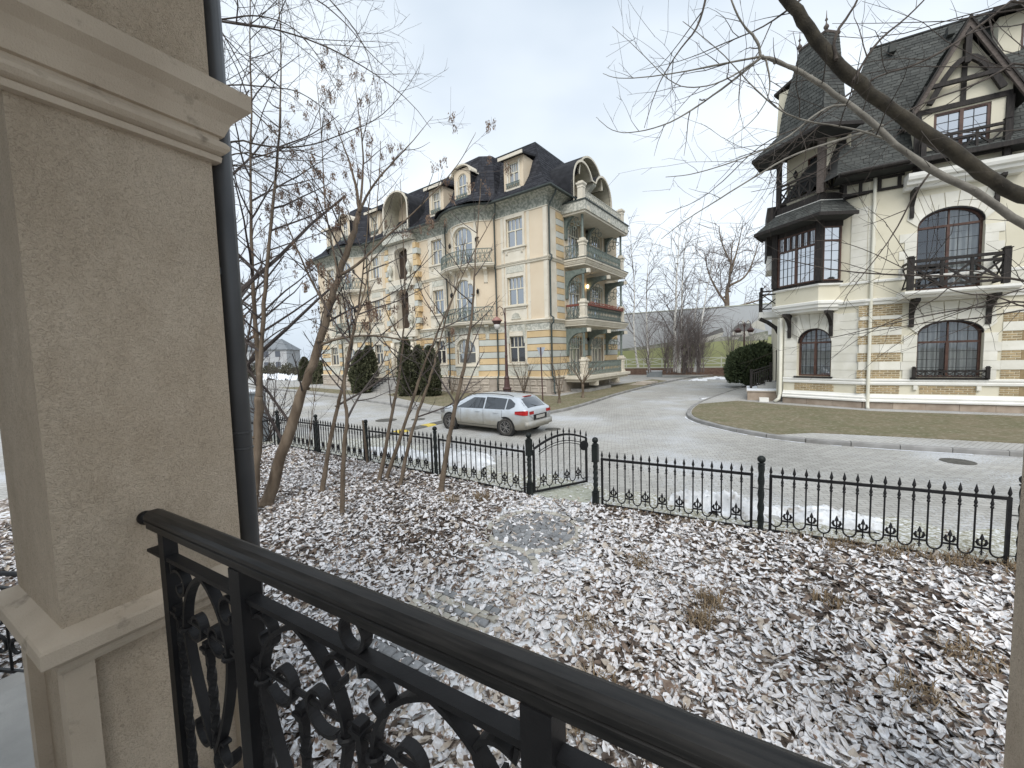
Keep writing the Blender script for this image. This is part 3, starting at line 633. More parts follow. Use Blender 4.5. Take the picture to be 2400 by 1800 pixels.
# ---- striped ground floor, one object per course
zb = [1.25+.443*k for k in range(8)]
for k in range(7):
    mt_ = MT['b_ochre'] if k % 2 == 0 else MT['b_grey']; za, zc = zb[k]+.02, zb[k+1]-.02
    def pieces(s0, s1, ops):
        cuts = sorted([o_ for o_ in ops if o_[2] < (za+zc)/2 < o_[3]]); out = []; s = s0
        for o_ in cuts: out.append((s, o_[0])); s = o_[1]
        return out+[(s, s1)]
    for a, b in flat:
        for p_, q_ in pieces(a, b, [(x-w_/2-.16,x+w_/2+.16,FLO[0][0]-.1,FLO[0][1]+.3) for x, w_ in WX if a < x < b]): m = MB(); sbox(m, mF, p_, q_, za, zc, -.01, .03); m.build('stone_course', mt_, AB)
    for p_, q_ in pieces(0, FD, [(a-.1,b+.1,1.25,4.05) for a, b in SD]): m = MB(); sbox(m, mS, p_-(.03 if p_ == 0 else 0), q_, za, zc, -.01, .032); m.build('stone_course', mt_, AB)
    for c in BOWS:
        for p_, q_ in pieces(-BH, BH, [(-1.2,1.2,2.1,4.2)]): m = MB(); n_ = max(2,int((q_-p_)/.25)); f_ = bowmap(c); m.loft([[f_(p_+(q_-p_)*i/n_,z,o) for z, o in ((za,-.01),(za,.03),(zc,.03),(zc,-.01))] for i in range(n_+1)], True, True); m.build('stone_course', mt_, AB)
m = MB()
for a, b in flat: wallgrid(m, mF, a, b, 1.2, 4.95, [(x-w_/2,x+w_/2,*FLO[0]) for x, w_ in WX if a < x < b], .25, None, -.004)
wallgrid(m, mS, 0, FD, 1.2, 4.95, [(a,b,1.3,4.02) for a, b in SD], .25, None, -.004)
for c in BOWS: wallgrid(m, bowmap(c), -BH, BH, 1.2, 4.95, [(-.93,.93,2.25,4.05)], .25, .3, -.004)
stuff(m.build('joint_backing', MT['b_joint'], AB))
# ---- mouldings round the whole house
def ringmould(prof, name, mat):
    m = MB(); m.loft([rect(d,z) for d, z in prof], True, False)
    for c in BOWS: moulding(m, bowmap(c), -BH-.02, BH+.02, [(-.2,prof[0][1])]+prof+[(-.2,prof[-1][1])], 14)
    return m.build(name, mat, AB)
ringmould([(.0,1.14),(.06,1.16),(.16,1.17),(.17,1.21),(.13,1.25),(.16,1.28),(.03,1.30)], 'plinth_moulding', MT['b_trim'])
ringmould([(.03,4.36),(.05,4.37),(.05,4.40),(.025,4.42)], 'frieze_fillet', MT['b_trim'])
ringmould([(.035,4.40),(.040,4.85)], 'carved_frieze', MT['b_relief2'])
ringmould([(.03,4.84),(.10,4.88),(.12,4.92),(.09,4.95),(.16,4.99),(.20,5.03),(.21,5.08),(.16,5.12),(.01,5.14)], 'string_course', MT['b_trim'])
ringmould([(.0,8.84),(.07,8.86),(.10,8.91),(.07,8.95),(.13,9.00),(.15,9.05),(.01,9.09)], 'string_course', MT['b_trim'])
ringmould([(.0,12.20),(.06,12.22),(.06,12.27),(.02,12.29)], 'cove_fillet', MT['b_trim'])
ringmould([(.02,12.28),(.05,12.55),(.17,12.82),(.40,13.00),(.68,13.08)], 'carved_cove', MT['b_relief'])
ringmould([(.60,13.07),(.78,13.08),(.82,13.12),(.82,13.20),(.74,13.22)], 'gutter', MT['b_gutter'])
# plinth with raised blocks
m = MB(); m.loft([rect(.08,-.35),rect(.08,1.15)], True, False); m.loft([rect(.2,-.35),rect(.2,.12),rect(.12,.16)], True, False)
for c in BOWS: sbox(m, bowmap(c), -BH, BH, -.35, 1.15, -.3, .08, 12); sbox(m, bowmap(c), -BH, BH, -.35, .14, -.3, .2, 12)
m.build('plinth', MT['b_plinth'], AB)
def block_mesh(wd, h):
    m = MB(); a, b = wd/2, h/2; lo = [(-a,0,-b),(a,0,-b),(a,0,b),(-a,0,b)]; hi = [(x*(1-.05/a),-.05,z*(1-.05/b)) for x,_,z in lo]; ins = [(x*(1-.10/a),-.05,z*(1-.10/b)) for x,_,z in lo]; inn = [(x*(1-.11/a),-.03,z*(1-.11/b)) for x,_,z in lo]
    m.loft([lo,hi,ins,inn]); return m.mesh('stone_block')
BM = [block_mesh(.72,.40), block_mesh(.50,.40)]
def blocks(mp, s0, s1, rz, curve=False):
    for row in range(2):
        s = s0+.08; k = row
        while s < s1-.3:
            kk = 0 if k % 2 == 0 else 1; wd = (.72,.50)[kk]
            if s+wd > s1: break
            p = mp(s+wd/2, .42+.46*row, .078); p2 = mp(s+wd/2+.05, .42, .078); o = obj('stone_block', BM[kk], MT['b_block'], AB); o.location = p; o.rotation_euler = (0,0,math.atan2(p2[1]-p[1],p2[0]-p[0]))
            s += wd+.08; k += 1
for a, b in flat: blocks(mF, a, b, 0)
for c in BOWS: blocks(bowmap(c), -BH, BH, 0)
blocks(mS, .1, 2.0, 0); blocks(mS, 8.2, FD-.1, 0)
# ---- windows of the flat parts, with surrounds
def surround(mp, a, b, c, d, w_=.16, o1=.06, n=1, sill=True, rise=0, name='window_surround'):
    m = MB(); o0 = -.02
    sbox(m, mp, a-w_, a, c-.02, d-rise, o0, o1, 1); sbox(m, mp, b, b+w_, c-.02, d-rise, o0, o1, 1)
    if rise:
        k = 12
        for i in range(k):
            p, q_ = a+(b-a)*(1-math.cos(math.pi*i/k))/2, a+(b-a)*(1-math.cos(math.pi*(i+1)/k))/2; ctr = (a+b)/2; f = 1+2*w_/(b-a); zp, zq = arch_z(p,a,b,d,rise), arch_z(q_,a,b,d,rise)
            P = lambda s, z, o: mp(s,z,o)
            zo = lambda s, z: z + (w_ if True else 0)
            m.prism([P(p,zp,o0),P(p,zp,o1),P(ctr+(p-ctr)*f,zo(p,zp)*1.0 if i else zp,o1),P(ctr+(p-ctr)*f,zo(p,zp) if i else zp,o0)],[P(q_,zq,o0),P(q_,zq,o1),P(ctr+(q_-ctr)*f,zo(q_,zq) if i < k-1 else zq,o1),P(ctr+(q_-ctr)*f,zo(q_,zq) if i < k-1 else zq,o0)])
    else: sbox(m, mp, a-w_, b+w_, d, d+w_*1.3, o0, o1, n)
    if sill: sbox(m, mp, a-w_-.12, b+w_+.12, c-.13, c-.02, o0, .17, n); sbox(m, mp, a-w_, b+w_, c-.30, c-.13, o0, .07, n)
    return m.build(name, MT['b_trim'], AB)
for wi, (x, w_) in enumerate(WX):
    for fi, (c, d) in enumerate(FLO):
        gm = MT['glass_dark'] if fi == 0 else MT['glass'] if (wi+fi) % 3 else MT['glass2']
        a, b = x-w_/2, x+w_/2
        window(AB, mF, a, b, c, d, 0, .17 if fi == 0 else .2, 2, 4 if w_ > 1.3 else 3, .58, .06, MT['b_frame'], gm)
        surround(mF, a, b, c, d, .17 if fi else .16, .07)
        if fi == 0: MB().box(a-.16,b+.16,-.05,-.01,1.32,2.0).build('relief_panel', MT['b_grey_panel'], AB); m = MB(); sbox(m, mF, a-.16, b+.16, d+.2, 4.36, -.02, .04); m.build('lintel_panel', MT['b_trim'], AB)
        if fi == 1:
            m = MB(); sbox(m, mF, a-.2, b+.2, 5.15, 5.88, -.02, .035); m.build('apron_panel', MT['b_trim'], AB)
            m = MB(); k = 11                    # shell ornament
            for i in range(k):
                an = math.pi*i/(k-1); m.tube([(x,-.06,5.32),(x+.33*math.cos(an),-.07,5.32+.36*math.sin(an))], [.02,.05], 5)
            m.tube([(x-.4,-.06,5.28),(x+.4,-.06,5.28)], .05, 6); m.build('shell_ornament', MT['b_grey_panel'], AB)
            m = MB(); sbox(m, mF, a-.05, b+.05, d+.28, d+.72, .0, .075); m.build('relief_panel', MT['b_grey_panel'], AB)
            m = MB(); sbox(m, mF, a-.17, b+.17, d+.22, 8.84, -.02, .05); m.build('lintel_panel', MT['b_trim'], AB)
        if fi == 2:
            m = MB(); sbox(m, mF, a-.17, b+.17, 9.1, c-.30, -.02, .04); m.build('apron_panel', MT['b_trim'], AB)
            for sx in (a+.05, b-.05): m = MB(); m.prism([(sx-.07,-.06,c-.30),(sx-.07,-.16,c-.30),(sx-.07,-.12,c-.45),(sx-.07,-.06,c-.5)],[(sx+.07,-.06,c-.30),(sx+.07,-.16,c-.30),(sx+.07,-.12,c-.45),(sx+.07,-.06,c-.5)]); m.build('sill_bracket', MT['b_trim'], AB)
    # brackets (consoles) over the ground floor window
    for sx in (x-w_/2-.02, x+w_/2+.02):
        m = MB(); pr = [(.03,3.55),(.08,3.6),(.10,4.0),(.20,4.5),(.22,4.82),(.03,4.84)]; m.prism([(sx-.10,-o_,z) for o_, z in pr],[(sx+.10,-o_,z) for o_, z in pr]); m.build('console', MT['b_grey_panel'], AB)
# pilaster strips
for x0, x1 in ((-3.75,-1.35),(-11.2,-9.2),(-19.4,-17.4),(-27.2,-24.9)):
    for (a, b) in ((x0,x0+.22),(x1-.22,x1)):
        for (c, d) in ((9.1,12.2),(5.15,8.84)): m = MB(); sbox(m, mF, a, b, c, d, -.02, .03); m.build('pilaster_strip', MT['b_trim'], AB)
m = MB()
for c_, d_ in ((9.1,12.2),(5.15,8.84)): sbox(m, mF, -.30, .025, c_, d_, -.02, .022); sbox(m, mS, -.022, 1.05, c_, d_, -.02, .024)
m.build('corner_strip', MT['b_trim'], AB)
# quoins on the balcony side
for j in range(17):
    z = 5.16+.41*j
    if 8.8 < z < 9.05: continue
    big = j % 5 == 4; m = MB(); sbox(m, mS, 1.10, 2.05, z, z+.37, -.02, .05); m.build('quoin', MT['b_ochre'] if j % 2 == 0 else MT['b_grey'], AB)
# quoins of the entrance bay
for sx, s_ in ((-12.6,1),(-16.0,-1)):
    for j in range(23):
        z = 1.4+.47*j
        if 4.3 < z+.4 and z < 5.15 or 8.5 < z < 9.05: continue
        m = MB(); wd = .55 if j % 2 else .38; x0 = sx-.05 if s_ > 0 else sx-wd+.05; m.box(x0, x0+wd, -.42, .02, z, z+.43); m.build('quoin', MT['b_ochre'] if j % 3 else MT['b_grey'], AB)
# ---- bows with arched windows and balconies
def iron_lace(m, mp, s0, s1, z0, z1, o, n, seed=0):
    """balcony lattice of S curves, rings and stems"""
    h = z1-z0; d = (s1-s0)/n
    for k in range(n):
        c = s0+d*(k+.5)
        for sg in (-1,1):
            m.tube([mp(c+sg*d*(.48-.9*t+.0)*math.cos(t*2.2) if False else c+sg*d*.46*math.cos(math.pi*t*1.3), z0+h*t, o) for t in (0,.15,.3,.45,.6,.75,.9,1)], .024, 4)
        m.tube([mp(c+d*.24*math.cos(a_), z0+h*.68+d*.24*math.sin(a_), o) for a_ in [2*math.pi*i/8 for i in range(9)]], .022, 4)
        m.tube([mp(c,z0,o), mp(c,z1,o)], .018, 4)
def bow(c):
    f = bowmap(c); AW = .93
    oo = [(-AW,AW,9.3,12.0,.65),(-AW,AW,5.3,8.3,.75)]
    m = MB(); wallgrid(m, f, -BH, BH, 4.9, 12.4, oo, .22, .28); m.build('bow_wall', MT['b_wall'], AB)
    m = MB(); wallgrid(m, f, -1.18, 1.18, 2.1, 4.3, [(-AW,AW,2.25,4.05,.75)], .2, .28, .06); sbox(m, f, -1.18,1.18,2.02,2.10,-.02,.12,6); m.build('window_surround', MT['b_trim'], AB)
    m = MB(); sbox(m, f, -1.1, 1.1, 1.34, 1.98, -.02, .05, 6); m.build('relief_panel', MT['b_grey_panel'], AB)
    for q_ in (-1.25,1.05): m = MB(); sbox(m, f, q_, q_+.2, 8.9, 12.2, -.02, .05); m.build('pilaster_strip', MT['b_trim'], AB)
    for a, b, cc, d, r_ in oo + [(-AW,AW,2.25,4.05,.75)]:
        window(AB, f, a, b, cc, d, r_, .18, 2 if cc < 3 else 3, 4, .75, .065, MT['b_frame'], MT['glass'] if cc > 5 else MT['glass2'])
        if cc > 5: surround(f, a, b, cc, d, .17, .06, 1, False, r_)
    for zs in (8.95, 4.95):
        m = MB(); moulding(m, f, -2.25, 2.25, [(-.1,zs+.0),(.45,zs+.0),(.55,zs+.06),(.66,zs+.07),(.68,zs+.14),(.72,zs+.20),(.72,zs+.26),(-.1,zs+.28)], 16); m.build('balcony_slab', MT['b_trim'], AB)
        m = MB(); z0 = zs+.30; n_ = 18
        for zz_, r_ in ((z0+.02,.022),(z0+.93,.03)):
            pts = [f(-2.15,zz_,.05)]+[f(-2.15+4.3*k/n_,zz_,.62) for k in range(n_+1)]+[f(2.15,zz_,.05)]; m.tube(pts, r_, 6)
        m.build('balcony_rail', MT['b_green'], AB)
        m = MB(); iron_lace(m, f, -2.15, 2.15, z0+.04, z0+.91, .62, 18); stuff(m.build('iron_lace', MT['b_green'], AB))
        for sx in (-1.75,-.65,.65,1.75):
            m = MB(); pr = [(0,zs-1.05),(.07,zs-.98),(.09,zs-.45),(.25,zs-.25),(.50,zs-.12),(.52,zs),(0,zs)]; m.prism([f(sx-.11,z,o_) for o_, z in pr],[f(sx+.11,z,o_) for o_, z in pr]); m.build('console', MT['b_grey_panel'] if zs < 6 else MT['b_trim'], AB)
    for sx in (-1.25,1.25):
        for z in (10.9, 7.3):
            m = MB(); p = f(sx, z, .16); m.T = Matrix.Translation(p); m.lathe([(.02,-.16),(.09,-.05),(.10,.1),(.03,.2),(.01,.27)], 0, 0, 0, 6); m.tube([(0,0,.18),(0,.17,.22)], .015, 5); m.build('wall_lantern', MT['iron'], AB)
for c in BOWS: bow(c)
# rain pipes
for x in (-4.2,-9.1,-19.5,-24.4): MB().tube([(x+.5,-.62,13.1),(x+.25,-.35,12.6),(x,-.16,12.25),(x,-.14,9.2),(x,-.22,9.05),(x,-.22,8.9),(x,-.14,8.75),(x,-.14,5.2),(x,-.27,5.1),(x,-.27,4.85),(x,-.14,4.7),(x,-.14,1.35),(x,-.25,1.2),(x,-.25,.3)], .055, 8).build('rain_pipe', MT['b_gutter'], AB, True)
MB().tube([(.70,.1,13.15),(.62,.1,12.95),(.2,.12,12.4),(.10,.12,12.2),(.10,.12,9.25),(.24,.12,9.1),(.24,.12,8.9),(.10,.12,8.75),(.10,.12,5.3),(.30,.12,5.12),(.30,.12,4.85),(.12,.12,4.7),(.12,.12,1.4),(.26,.12,1.2),(.26,.12,.35),(.38,.05,.2)], .06, 8).build('rain_pipe', MT['b_gutter'], AB, True)
# ---- entrance bay: stacked loggias, door, stair
x0, x1 = -16.0, -12.6; mC = lambda s, z, o: (s, -.35-o, z)
ops = [(CEN-.85,CEN+.85,9.45,12.05,.35),(CEN-.8,CEN+.8,5.3,8.45,.3),(CEN-.85,CEN+.85,1.25,4.0,.75)]
m = MB(); wallgrid(m, mC, x0, x1, 1.2, 12.4, ops, .6); m.box(x0,x0+.02,-.35,0,1.2,12.4); m.box(x1-.02,x1,-.35,0,1.2,12.4); m.build('entrance_bay', MT['b_trim'], AB)
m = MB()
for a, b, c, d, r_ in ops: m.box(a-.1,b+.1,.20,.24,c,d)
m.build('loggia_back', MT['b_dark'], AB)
MB().box(CEN-.6,CEN+.6,.16,.195,1.25,3.6).build('entrance_door', MT['b_door'], AB)
for q_ in ((8.75,9.35),(4.55,5.1)): m = MB(); sbox(m, mC, x0-.1, x1+.1, *q_, 0, .25); m.build('balcony_ledge', MT['b_trim'], AB)
m = MB(); sbox(m, mC, x0+.3, x1-.3, 8.5, 8.95, .252, .30); sbox(m, mC, x0+.4, x1-.4, 4.15, 4.5, .05, .22); m.build('relief_panel', MT['b_grey_panel'], AB)
m = MB()
for sx in (CEN-1.25, CEN+1.25):
    for z in (5.15, 9.4): m.lathe([(.2,0),(.24,.1),(.12,.3),(.10,.45),(.22,.7),(.26,.9),(.18,1.2),(.08,1.35)], sx, -.55, z, 10)
stuff(m.build('urn_ornament', MT['b_grey_panel'], AB))
for sx in (CEN-1.3, CEN+1.3): MB().tube([(sx,-.6,1.3),(sx,-.6,4.1)], .17, 12).build('portal_column', MT['b_trim'], AB, True)
ST = MT['concrete']
for k in range(7): MB().box(CEN-1.7,CEN+1.7,-1.2-.33*(7-k),-.36,.16*k-.1 if k == 0 else .16*k+.005,.16*(k+1)).build('stair_step', ST, AB)
for sx in (CEN-2.1, CEN+1.75):
    MB().box(sx,sx+.35,-2.2,-.36,-.3,1.15).build('stair_wall', MT['b_plinth'], AB); MB().box(sx-.06,sx+.41,-2.26,-.36,1.151,1.25).build('stair_coping', MT['b_trim'], AB)
for sx in (CEN-1.25,CEN-.75): m = MB(); m.bar((sx,-3.75,.05),(sx,-1.3,1.20),.16,.05); m.build('ramp_channel', MT['pipe_dark'], AB)
m = MB(); m.tube([(CEN-1.9,-3.4,.95),(CEN-1.9,-1.0,2.1)], .03, 6); m.tube([(CEN-1.9,-3.4,0),(CEN-1.9,-3.4,.95)], .03, 6); m.tube([(CEN-1.9,-1.0,1.2),(CEN-1.9,-1.0,2.1)], .03, 6); m.build('stair_handrail', MT['b_trim'], AB)
# ---- roof
RP = [(.80,13.20),(.30,13.55),(-.35,14.1),(-.95,14.9),(-1.5,16.1),(-2.12,17.6)]
m = MB(); m.loft([rect(d,z) for d, z in RP]+[rect(-5.4,18.0)], True, False); m.poly(rect(-5.4,18.0)); m.build('roof', MT['b_roof'], AB)
m = MB()
for (d0,z0),(d1,z1) in zip(RP, RP[1:]):
    A, B = rect(d0,z0), rect(d1,z1); shingles(m, A[0],A[1],B[1],B[0], .24, .36); shingles(m, A[1],A[2],B[2],B[1], .24, .36); shingles(m, A[3],A[0],B[0],B[3], .3, .6)
stuff(m.build('roof_shingles', MT['b_slate'], AB))
m = MB()
r0 = rect(-2.12,17.6); m.tube([r0[0],r0[1],r0[2]], .05, 6); m.build('roof_edge_trim', MT['b_gutter'], AB)
BP = [(2.85,-1.78,13.22),(2.65,-1.15,13.6),(2.3,-.55,14.3),(2.05,-.2,15.2),(1.8,.15,16.3),(1.5,.5,17.2)]
def bowroof(c):
    loops = []
    for hw, y0, z in BP: loops.append([(c-hw,2.4,z)]+[(c+hw*t, y0+(hw/2.85)*dy, z) for t, dy in ((-1,.95),(-.62,.12),(-.5,0),(.5,0),(.62,.12),(1,.95))]+[(c+hw,2.4,z)])
    m = MB(); m.loft(loops, False, False); tp = loops[-1]; ax = (c,1.3,17.75); bx = (c,3.2,17.75)
    for p_, q_ in zip(tp, tp[1:]): m.poly([p_,q_,ax])
    m.poly([tp[0],ax,bx]); m.poly([tp[-1],bx,ax]); m.build('bow_roof', MT['b_roof'], AB)
    m = MB()
    for L0, L1 in zip(loops, loops[1:]):
        for i in range(len(L0)-1): shingles(m, L0[i], L0[i+1], L1[i+1], L1[i], .24, .36)
    stuff(m.build('roof_shingles', MT['b_slate'], AB))
    # arched dormer
    a, b, c0, d0 = c-1.0, c+1.0, 13.75, 16.3; mp = lambda s, z, o: (s, -.62-o, z); L = lambda s, z, o: mp(c+s, z, o)
    m = MB(); 
    k = 14; pr = [(-1,c0)]+[(-math.cos(math.pi*i/k), d0-.55+.55*math.sin(math.pi*i/k)) for i in range(k+1)]+[(1,c0)]
    f0 = [(c+s*.98,-.45,z) for s, z in pr]; 
    wallgrid(m, L, -.8, .8, c0, d0-.12, [(-.43,.43,14.3,15.85,.4)], .2); m.build('dormer_front', MT['b_wall'], AB)
    m = MB(); m.loft([[(c+s*.82,-.60,z) for s, z in pr],[(c+s*.82,1.9,z) for s, z in pr]], False, False); m.build('dormer_cheek', MT['b_roof'], AB)
    m = MB(); arc = [(-1.06,d0-.60)]+[(-.88*math.cos(math.pi*i/k), d0-.5+.52*math.sin(math.pi*i/k)) for i in range(k+1)]+[(1.06,d0-.60)]
    m.loft([[(c+s,-.84,z),(c+s,.8,z),(c+s,.8,z+.11),(c+s,-.84,z+.11)] for s, z in arc], True, True); m.build('dormer_hood', MT['b_trim'], AB)
    window(AB, L, -.43, .43, 14.3, 15.85, .4, .15, 2, 2, .62, .055, MT['b_frame'], MT['glass'])
    for q_ in (-.57,.43): m = MB(); sbox(m, L, q_,q_+.14,14.2,15.45,-.02,.05); m.build('window_jamb', MT['b_trim'], AB)
    m = MB(); sbox(m, L, -.6,.6,14.02,14.10,0,.15); iron_lace(m, L, -.55,.55,14.1,14.4,.13,4); m.build('window_guard', MT['b_green'], AB)
for c in BOWS: bowroof(c)
def dormer(x):
    x -= .17; mp = lambda s, z, o: (x+s, .3-o, z)
    m = MB(); wallgrid(m, mp, -.82, .82, 13.5, 16.1, [(-.42,.42,14.35,15.8)], .2); m.build('dormer_front', MT['b_wall'], AB)
    m = MB(); m.box(x-.82,x-.78,.32,1.9,13.5,16.1); m.box(x+.78,x+.82,.32,1.9,13.5,16.1); m.build('dormer_cheek', MT['b_wall'], AB)
    m = MB(); m.prism([(x-1.0,-.05,16.02),(x-1.0,-.05,16.16),(x-1.0,2.3,16.6),(x-1.0,2.3,16.45)],[(x+1.0,-.05,16.02),(x+1.0,-.05,16.16),(x+1.0,2.3,16.6),(x+1.0,2.3,16.45)]); m.build('dormer_roof', MT['b_roof'], AB)
    m = MB(); m.box(x-1.02,x+1.02,-.12,-.051,15.98,16.19); m.build('dormer_fascia', MT['b_trim'], AB)
    window(AB, mp, -.42, .42, 14.35, 15.8, 0, .16, 2, 4, .55, .055, MT['b_frame'], MT['glass2'])
    m = MB(); sbox(m, mp, -.55,-.42,14.2,15.92,-.02,.05); sbox(m, mp, .42,.55,14.2,15.92,-.02,.05); sbox(m, mp, -.62,.62,13.95,14.1,-.02,.12); m.build('window_surround', MT['b_trim'], AB)
    m = MB(); iron_lace(m, mp, -.55,.55,14.1,14.42,.14,5); m.tube([mp(-.58,14.44,.14),mp(.58,14.44,.14)],.025,5); m.build('window_guard', MT['b_green'], AB)
for x, w_ in WX: dormer(x)
def barrel(T, w_, z0, z1, dp, mp_parent, back):
    """rounded gable with deep soffit: x across, y into the house"""
    m = MB(T); k = 18; ar = lambda r_, zt: [(-r_,z0)]+[(-r_*math.cos(math.pi*i/k), zt-r_*.9+r_*.9*math.sin(math.pi*i/k)) for i in range(k+1)]+[(r_,z0)]
    o_, i_ = ar(w_/2, z1), ar(w_/2-.13, z1-.13)
    m.loft([[(a[0],0,a[1]),(b[0],0,b[1]),(b[0],.16,b[1]),(a[0],.16,a[1])] for a, b in zip(o_, i_)], True, True); m.build('gable_rim', MT['b_trim'], AB)
    m = MB(T); m.loft([[(b[0],.1,b[1]) for b in i_],[(b[0],dp,b[1]) for b in i_]], False, False); m.build('gable_soffit', MT['b_siding'], AB)
    m = MB(T)
    for j in range(int(dp/.16)): m.loft([[(b[0]*.995,.2+.16*j,b[1]-.012),(b[0]*.995,.215+.16*j,b[1]-.012),(b[0],.215+.16*j,b[1]),(b[0],.2+.16*j,b[1])] for b in i_], True, True)
    stuff(m.build('soffit_battens', MT['b_siding'], AB))
    m = MB(T); m.loft([[(a[0],.02,a[1]+.0) for a in o_],[(a[0],dp+1.5,a[1]) for a in o_]], False, False); m.build('gable_roof', MT['b_roof'], AB)
    m = MB(T); m.poly([(b[0],dp,b[1]) for b in i_]); m.build('gable_back', MT['b_wall'], AB)
barrel(Matrix.Translation((CEN,-.75,0)), 3.3, 12.9, 16.6, 1.6, AB, 1)
m = MB(); m.box(CEN-1.75,CEN+1.75,-.85,.2,12.45,12.9); m.build('balcony_fascia', MT['b_relief2'], AB)
m = MB(); iron_lace(m, lambda s,z,o: (CEN+s,-.8-o,z), -1.6,1.6,12.92,13.6,0,10); m.tube([(CEN-1.6,-.8,13.62),(CEN+1.6,-.8,13.62)],.03,6); stuff(m.build('iron_lace', MT['b_relief2'], AB))
# ---- the balcony side
V0, V1, PX = 2.05, 9.2, 1.6
def cap_ped(v, z0, h=1.3):
    m = MB(); q_ = PX-.28
    def rg(d, z): return [(q_-d,v-d,z),(q_+d,v-d,z),(q_+d,v+d,z),(q_-d,v+d,z)]
    m.loft([rg(.24,z0),rg(.24,z0+.12),rg(.19,z0+.15),rg(.19,z0+.8),rg(.22,z0+.84),rg(.20,z0+.95),rg(.27,z0+1.05),rg(.27,z0+1.15),rg(.17,z0+1.18),rg(.17,z0+h)]); m.build('balcony_pedestal', MT['b_trim'], AB)
for zs in (9.0, 5.0):
    m = MB(); pr = [(V0-.06,V1+.06,0,PX+.06,zs-.22,zs-.14),(V0-.10,V1+.10,0,PX+.10,zs-.139,zs-.02),(V0-.17,V1+.17,0,PX+.17,zs-.019,zs+.10),(V0,V1,0,PX,zs-.35,zs-.221)]
    for a, b, c, d, e0, e1 in pr: m.box(c+.01,d,a,b,e0,e1)
    m.build('balcony_slab', MT['b_trim'], AB); MB().box(.02,PX+.2,V0-.2,V1+.2,zs+.101,zs+.135).build('slab_flashing', MT['b_gutter'], AB)
MB().box(.02,PX+.25,V0-.3,V1+.3,1.02,1.22).build('balcony_slab', MT['b_trim'], AB); MB().box(.02,PX+.1,V0-.1,V1+.1,.82,1.019).build('slab_beam', MT['b_trim'], AB)
for v in (V0+1.4,V0+5.2): MB().box(PX-.5,PX+.1,v,v+.35,.5,.819).build('slab_block', MT['b_trim'], AB)
for zf in (1.22, 5.135, 9.135):
    for v in (V0+.28, V1-.28): cap_ped(v, zf)
    zc = zf+1.3; zt = zf+3.28
    for v in (V0+.28, V1-.28):
        m = MB(); m.lathe([(.12,0),(.13,.05),(.085,.12),(.075,.9),(.09,zt-zc-.42),(.11,zt-zc-.36),(.08,zt-zc-.33),(.10,zt-zc-.2),(.17,zt-zc-.08),(.18,zt-zc)], PX-.28, v, zc, 10); m.build('iron_column', MT['b_green'], AB, True)
    for v in (V0+.28, (V0+V1)/2, V1-.28):        # curved brackets and beams
        pr = [(.02,zt-1.9),(.14,zt-1.85),(.16,zt-1.1),(.30,zt-.75),(.55,zt-.5),(.85,zt-.36),(PX-.1,zt-.3),(PX+.02,zt-.02),(.02,zt-.02)]
        m = MB(); m.prism([(x_,v-.13,z) for x_, z in pr],[(x_,v+.13,z) for x_, z in pr]); m.build('bracket', MT['b_green'], AB)
        MB().box(PX+.021,PX+.20,v-.14,v+.14,zt-.28,zt-.03).build('beam_end', MT['b_trim'], AB)
        m = MB()
        for (cx_, cz, rr_) in ((.55,zt-.95,.2),(.85,zt-.7,.16),(1.05,zt-1.0,.14),(.35,zt-1.35,.15),(.75,zt-1.25,.12)): m.tube([(cx_+rr_*math.cos(2*math.pi*i/10),v,cz+rr_*math.sin(2*math.pi*i/10)) for i in range(11)], .025, 5)
        m.build('bracket_scroll', MT['b_green'], AB)
    gm = MT['b_green']
    m = MB(); iron_lace(m, lambda s,z,o: (PX-.2,s,z), V0+.55,V1-.55,zf+.12,zf+.90,0,22); iron_lace(m, lambda s,z,o: (s,V0+.2,z), .05,PX-.5,zf+.12,zf+.90,0,3); stuff(m.build('iron_lace', gm, AB))
    m = MB()
    for z in (zf+.10, zf+.93): m.tube([(PX-.2,V0+.5,z),(PX-.2,V1-.5,z)], .03, 6); m.tube([(.02,V0+.2,z),(PX-.45,V0+.2,z)], .03, 6)
    m.build('balcony_rail', gm, AB)
    for (a, b) in SD: window(AB, mS, a, b, zf+.08, zf+2.8, 0, .2, 3, 5, .68, .07, MT['b_frame'], MT['glass'] if zf > 2 else MT['glass2'])
    for (a, b) in SD: surround(mS, a, b, zf+.1, zf+2.8, .16, .06, 1, False)
    o = MB(); o.T = Matrix.Translation((.14,5.4,zf+2.6)); o.lathe([(.02,-.12),(.08,-.05),(.09,.08),(.02,.16)], 0, 0, 0, 8); o.build('wall_lantern', MT['lamp_lit'] if 5 < zf < 6 else MT['iron'], AB)
fb = MB()
for (a, b) in ((V0+.6,V1-.6),): fb.box(PX-.12,PX+.06,a,b,5.98,6.12)
fb.box(.1,PX-.5,V0+.1,V0+.28,5.98,6.12); fb.build('flower_box', MT['red_flower'], AB)
fb = MB()
for k in range(260):
    v = rnd.uniform(V0+.6,V1-.6); x_ = PX-.03+rnd.uniform(-.12,.14); z = 6.12+rnd.uniform(0,.12); s_ = .05; fb.add([(x_-s_,v,z),(x_+s_,v+rnd.uniform(-.05,.05),z+.02),(x_,v+s_,z+rnd.uniform(.02,.1))],[(0,1,2)])
stuff(fb.build('flowers', MT['red_flower'], AB))
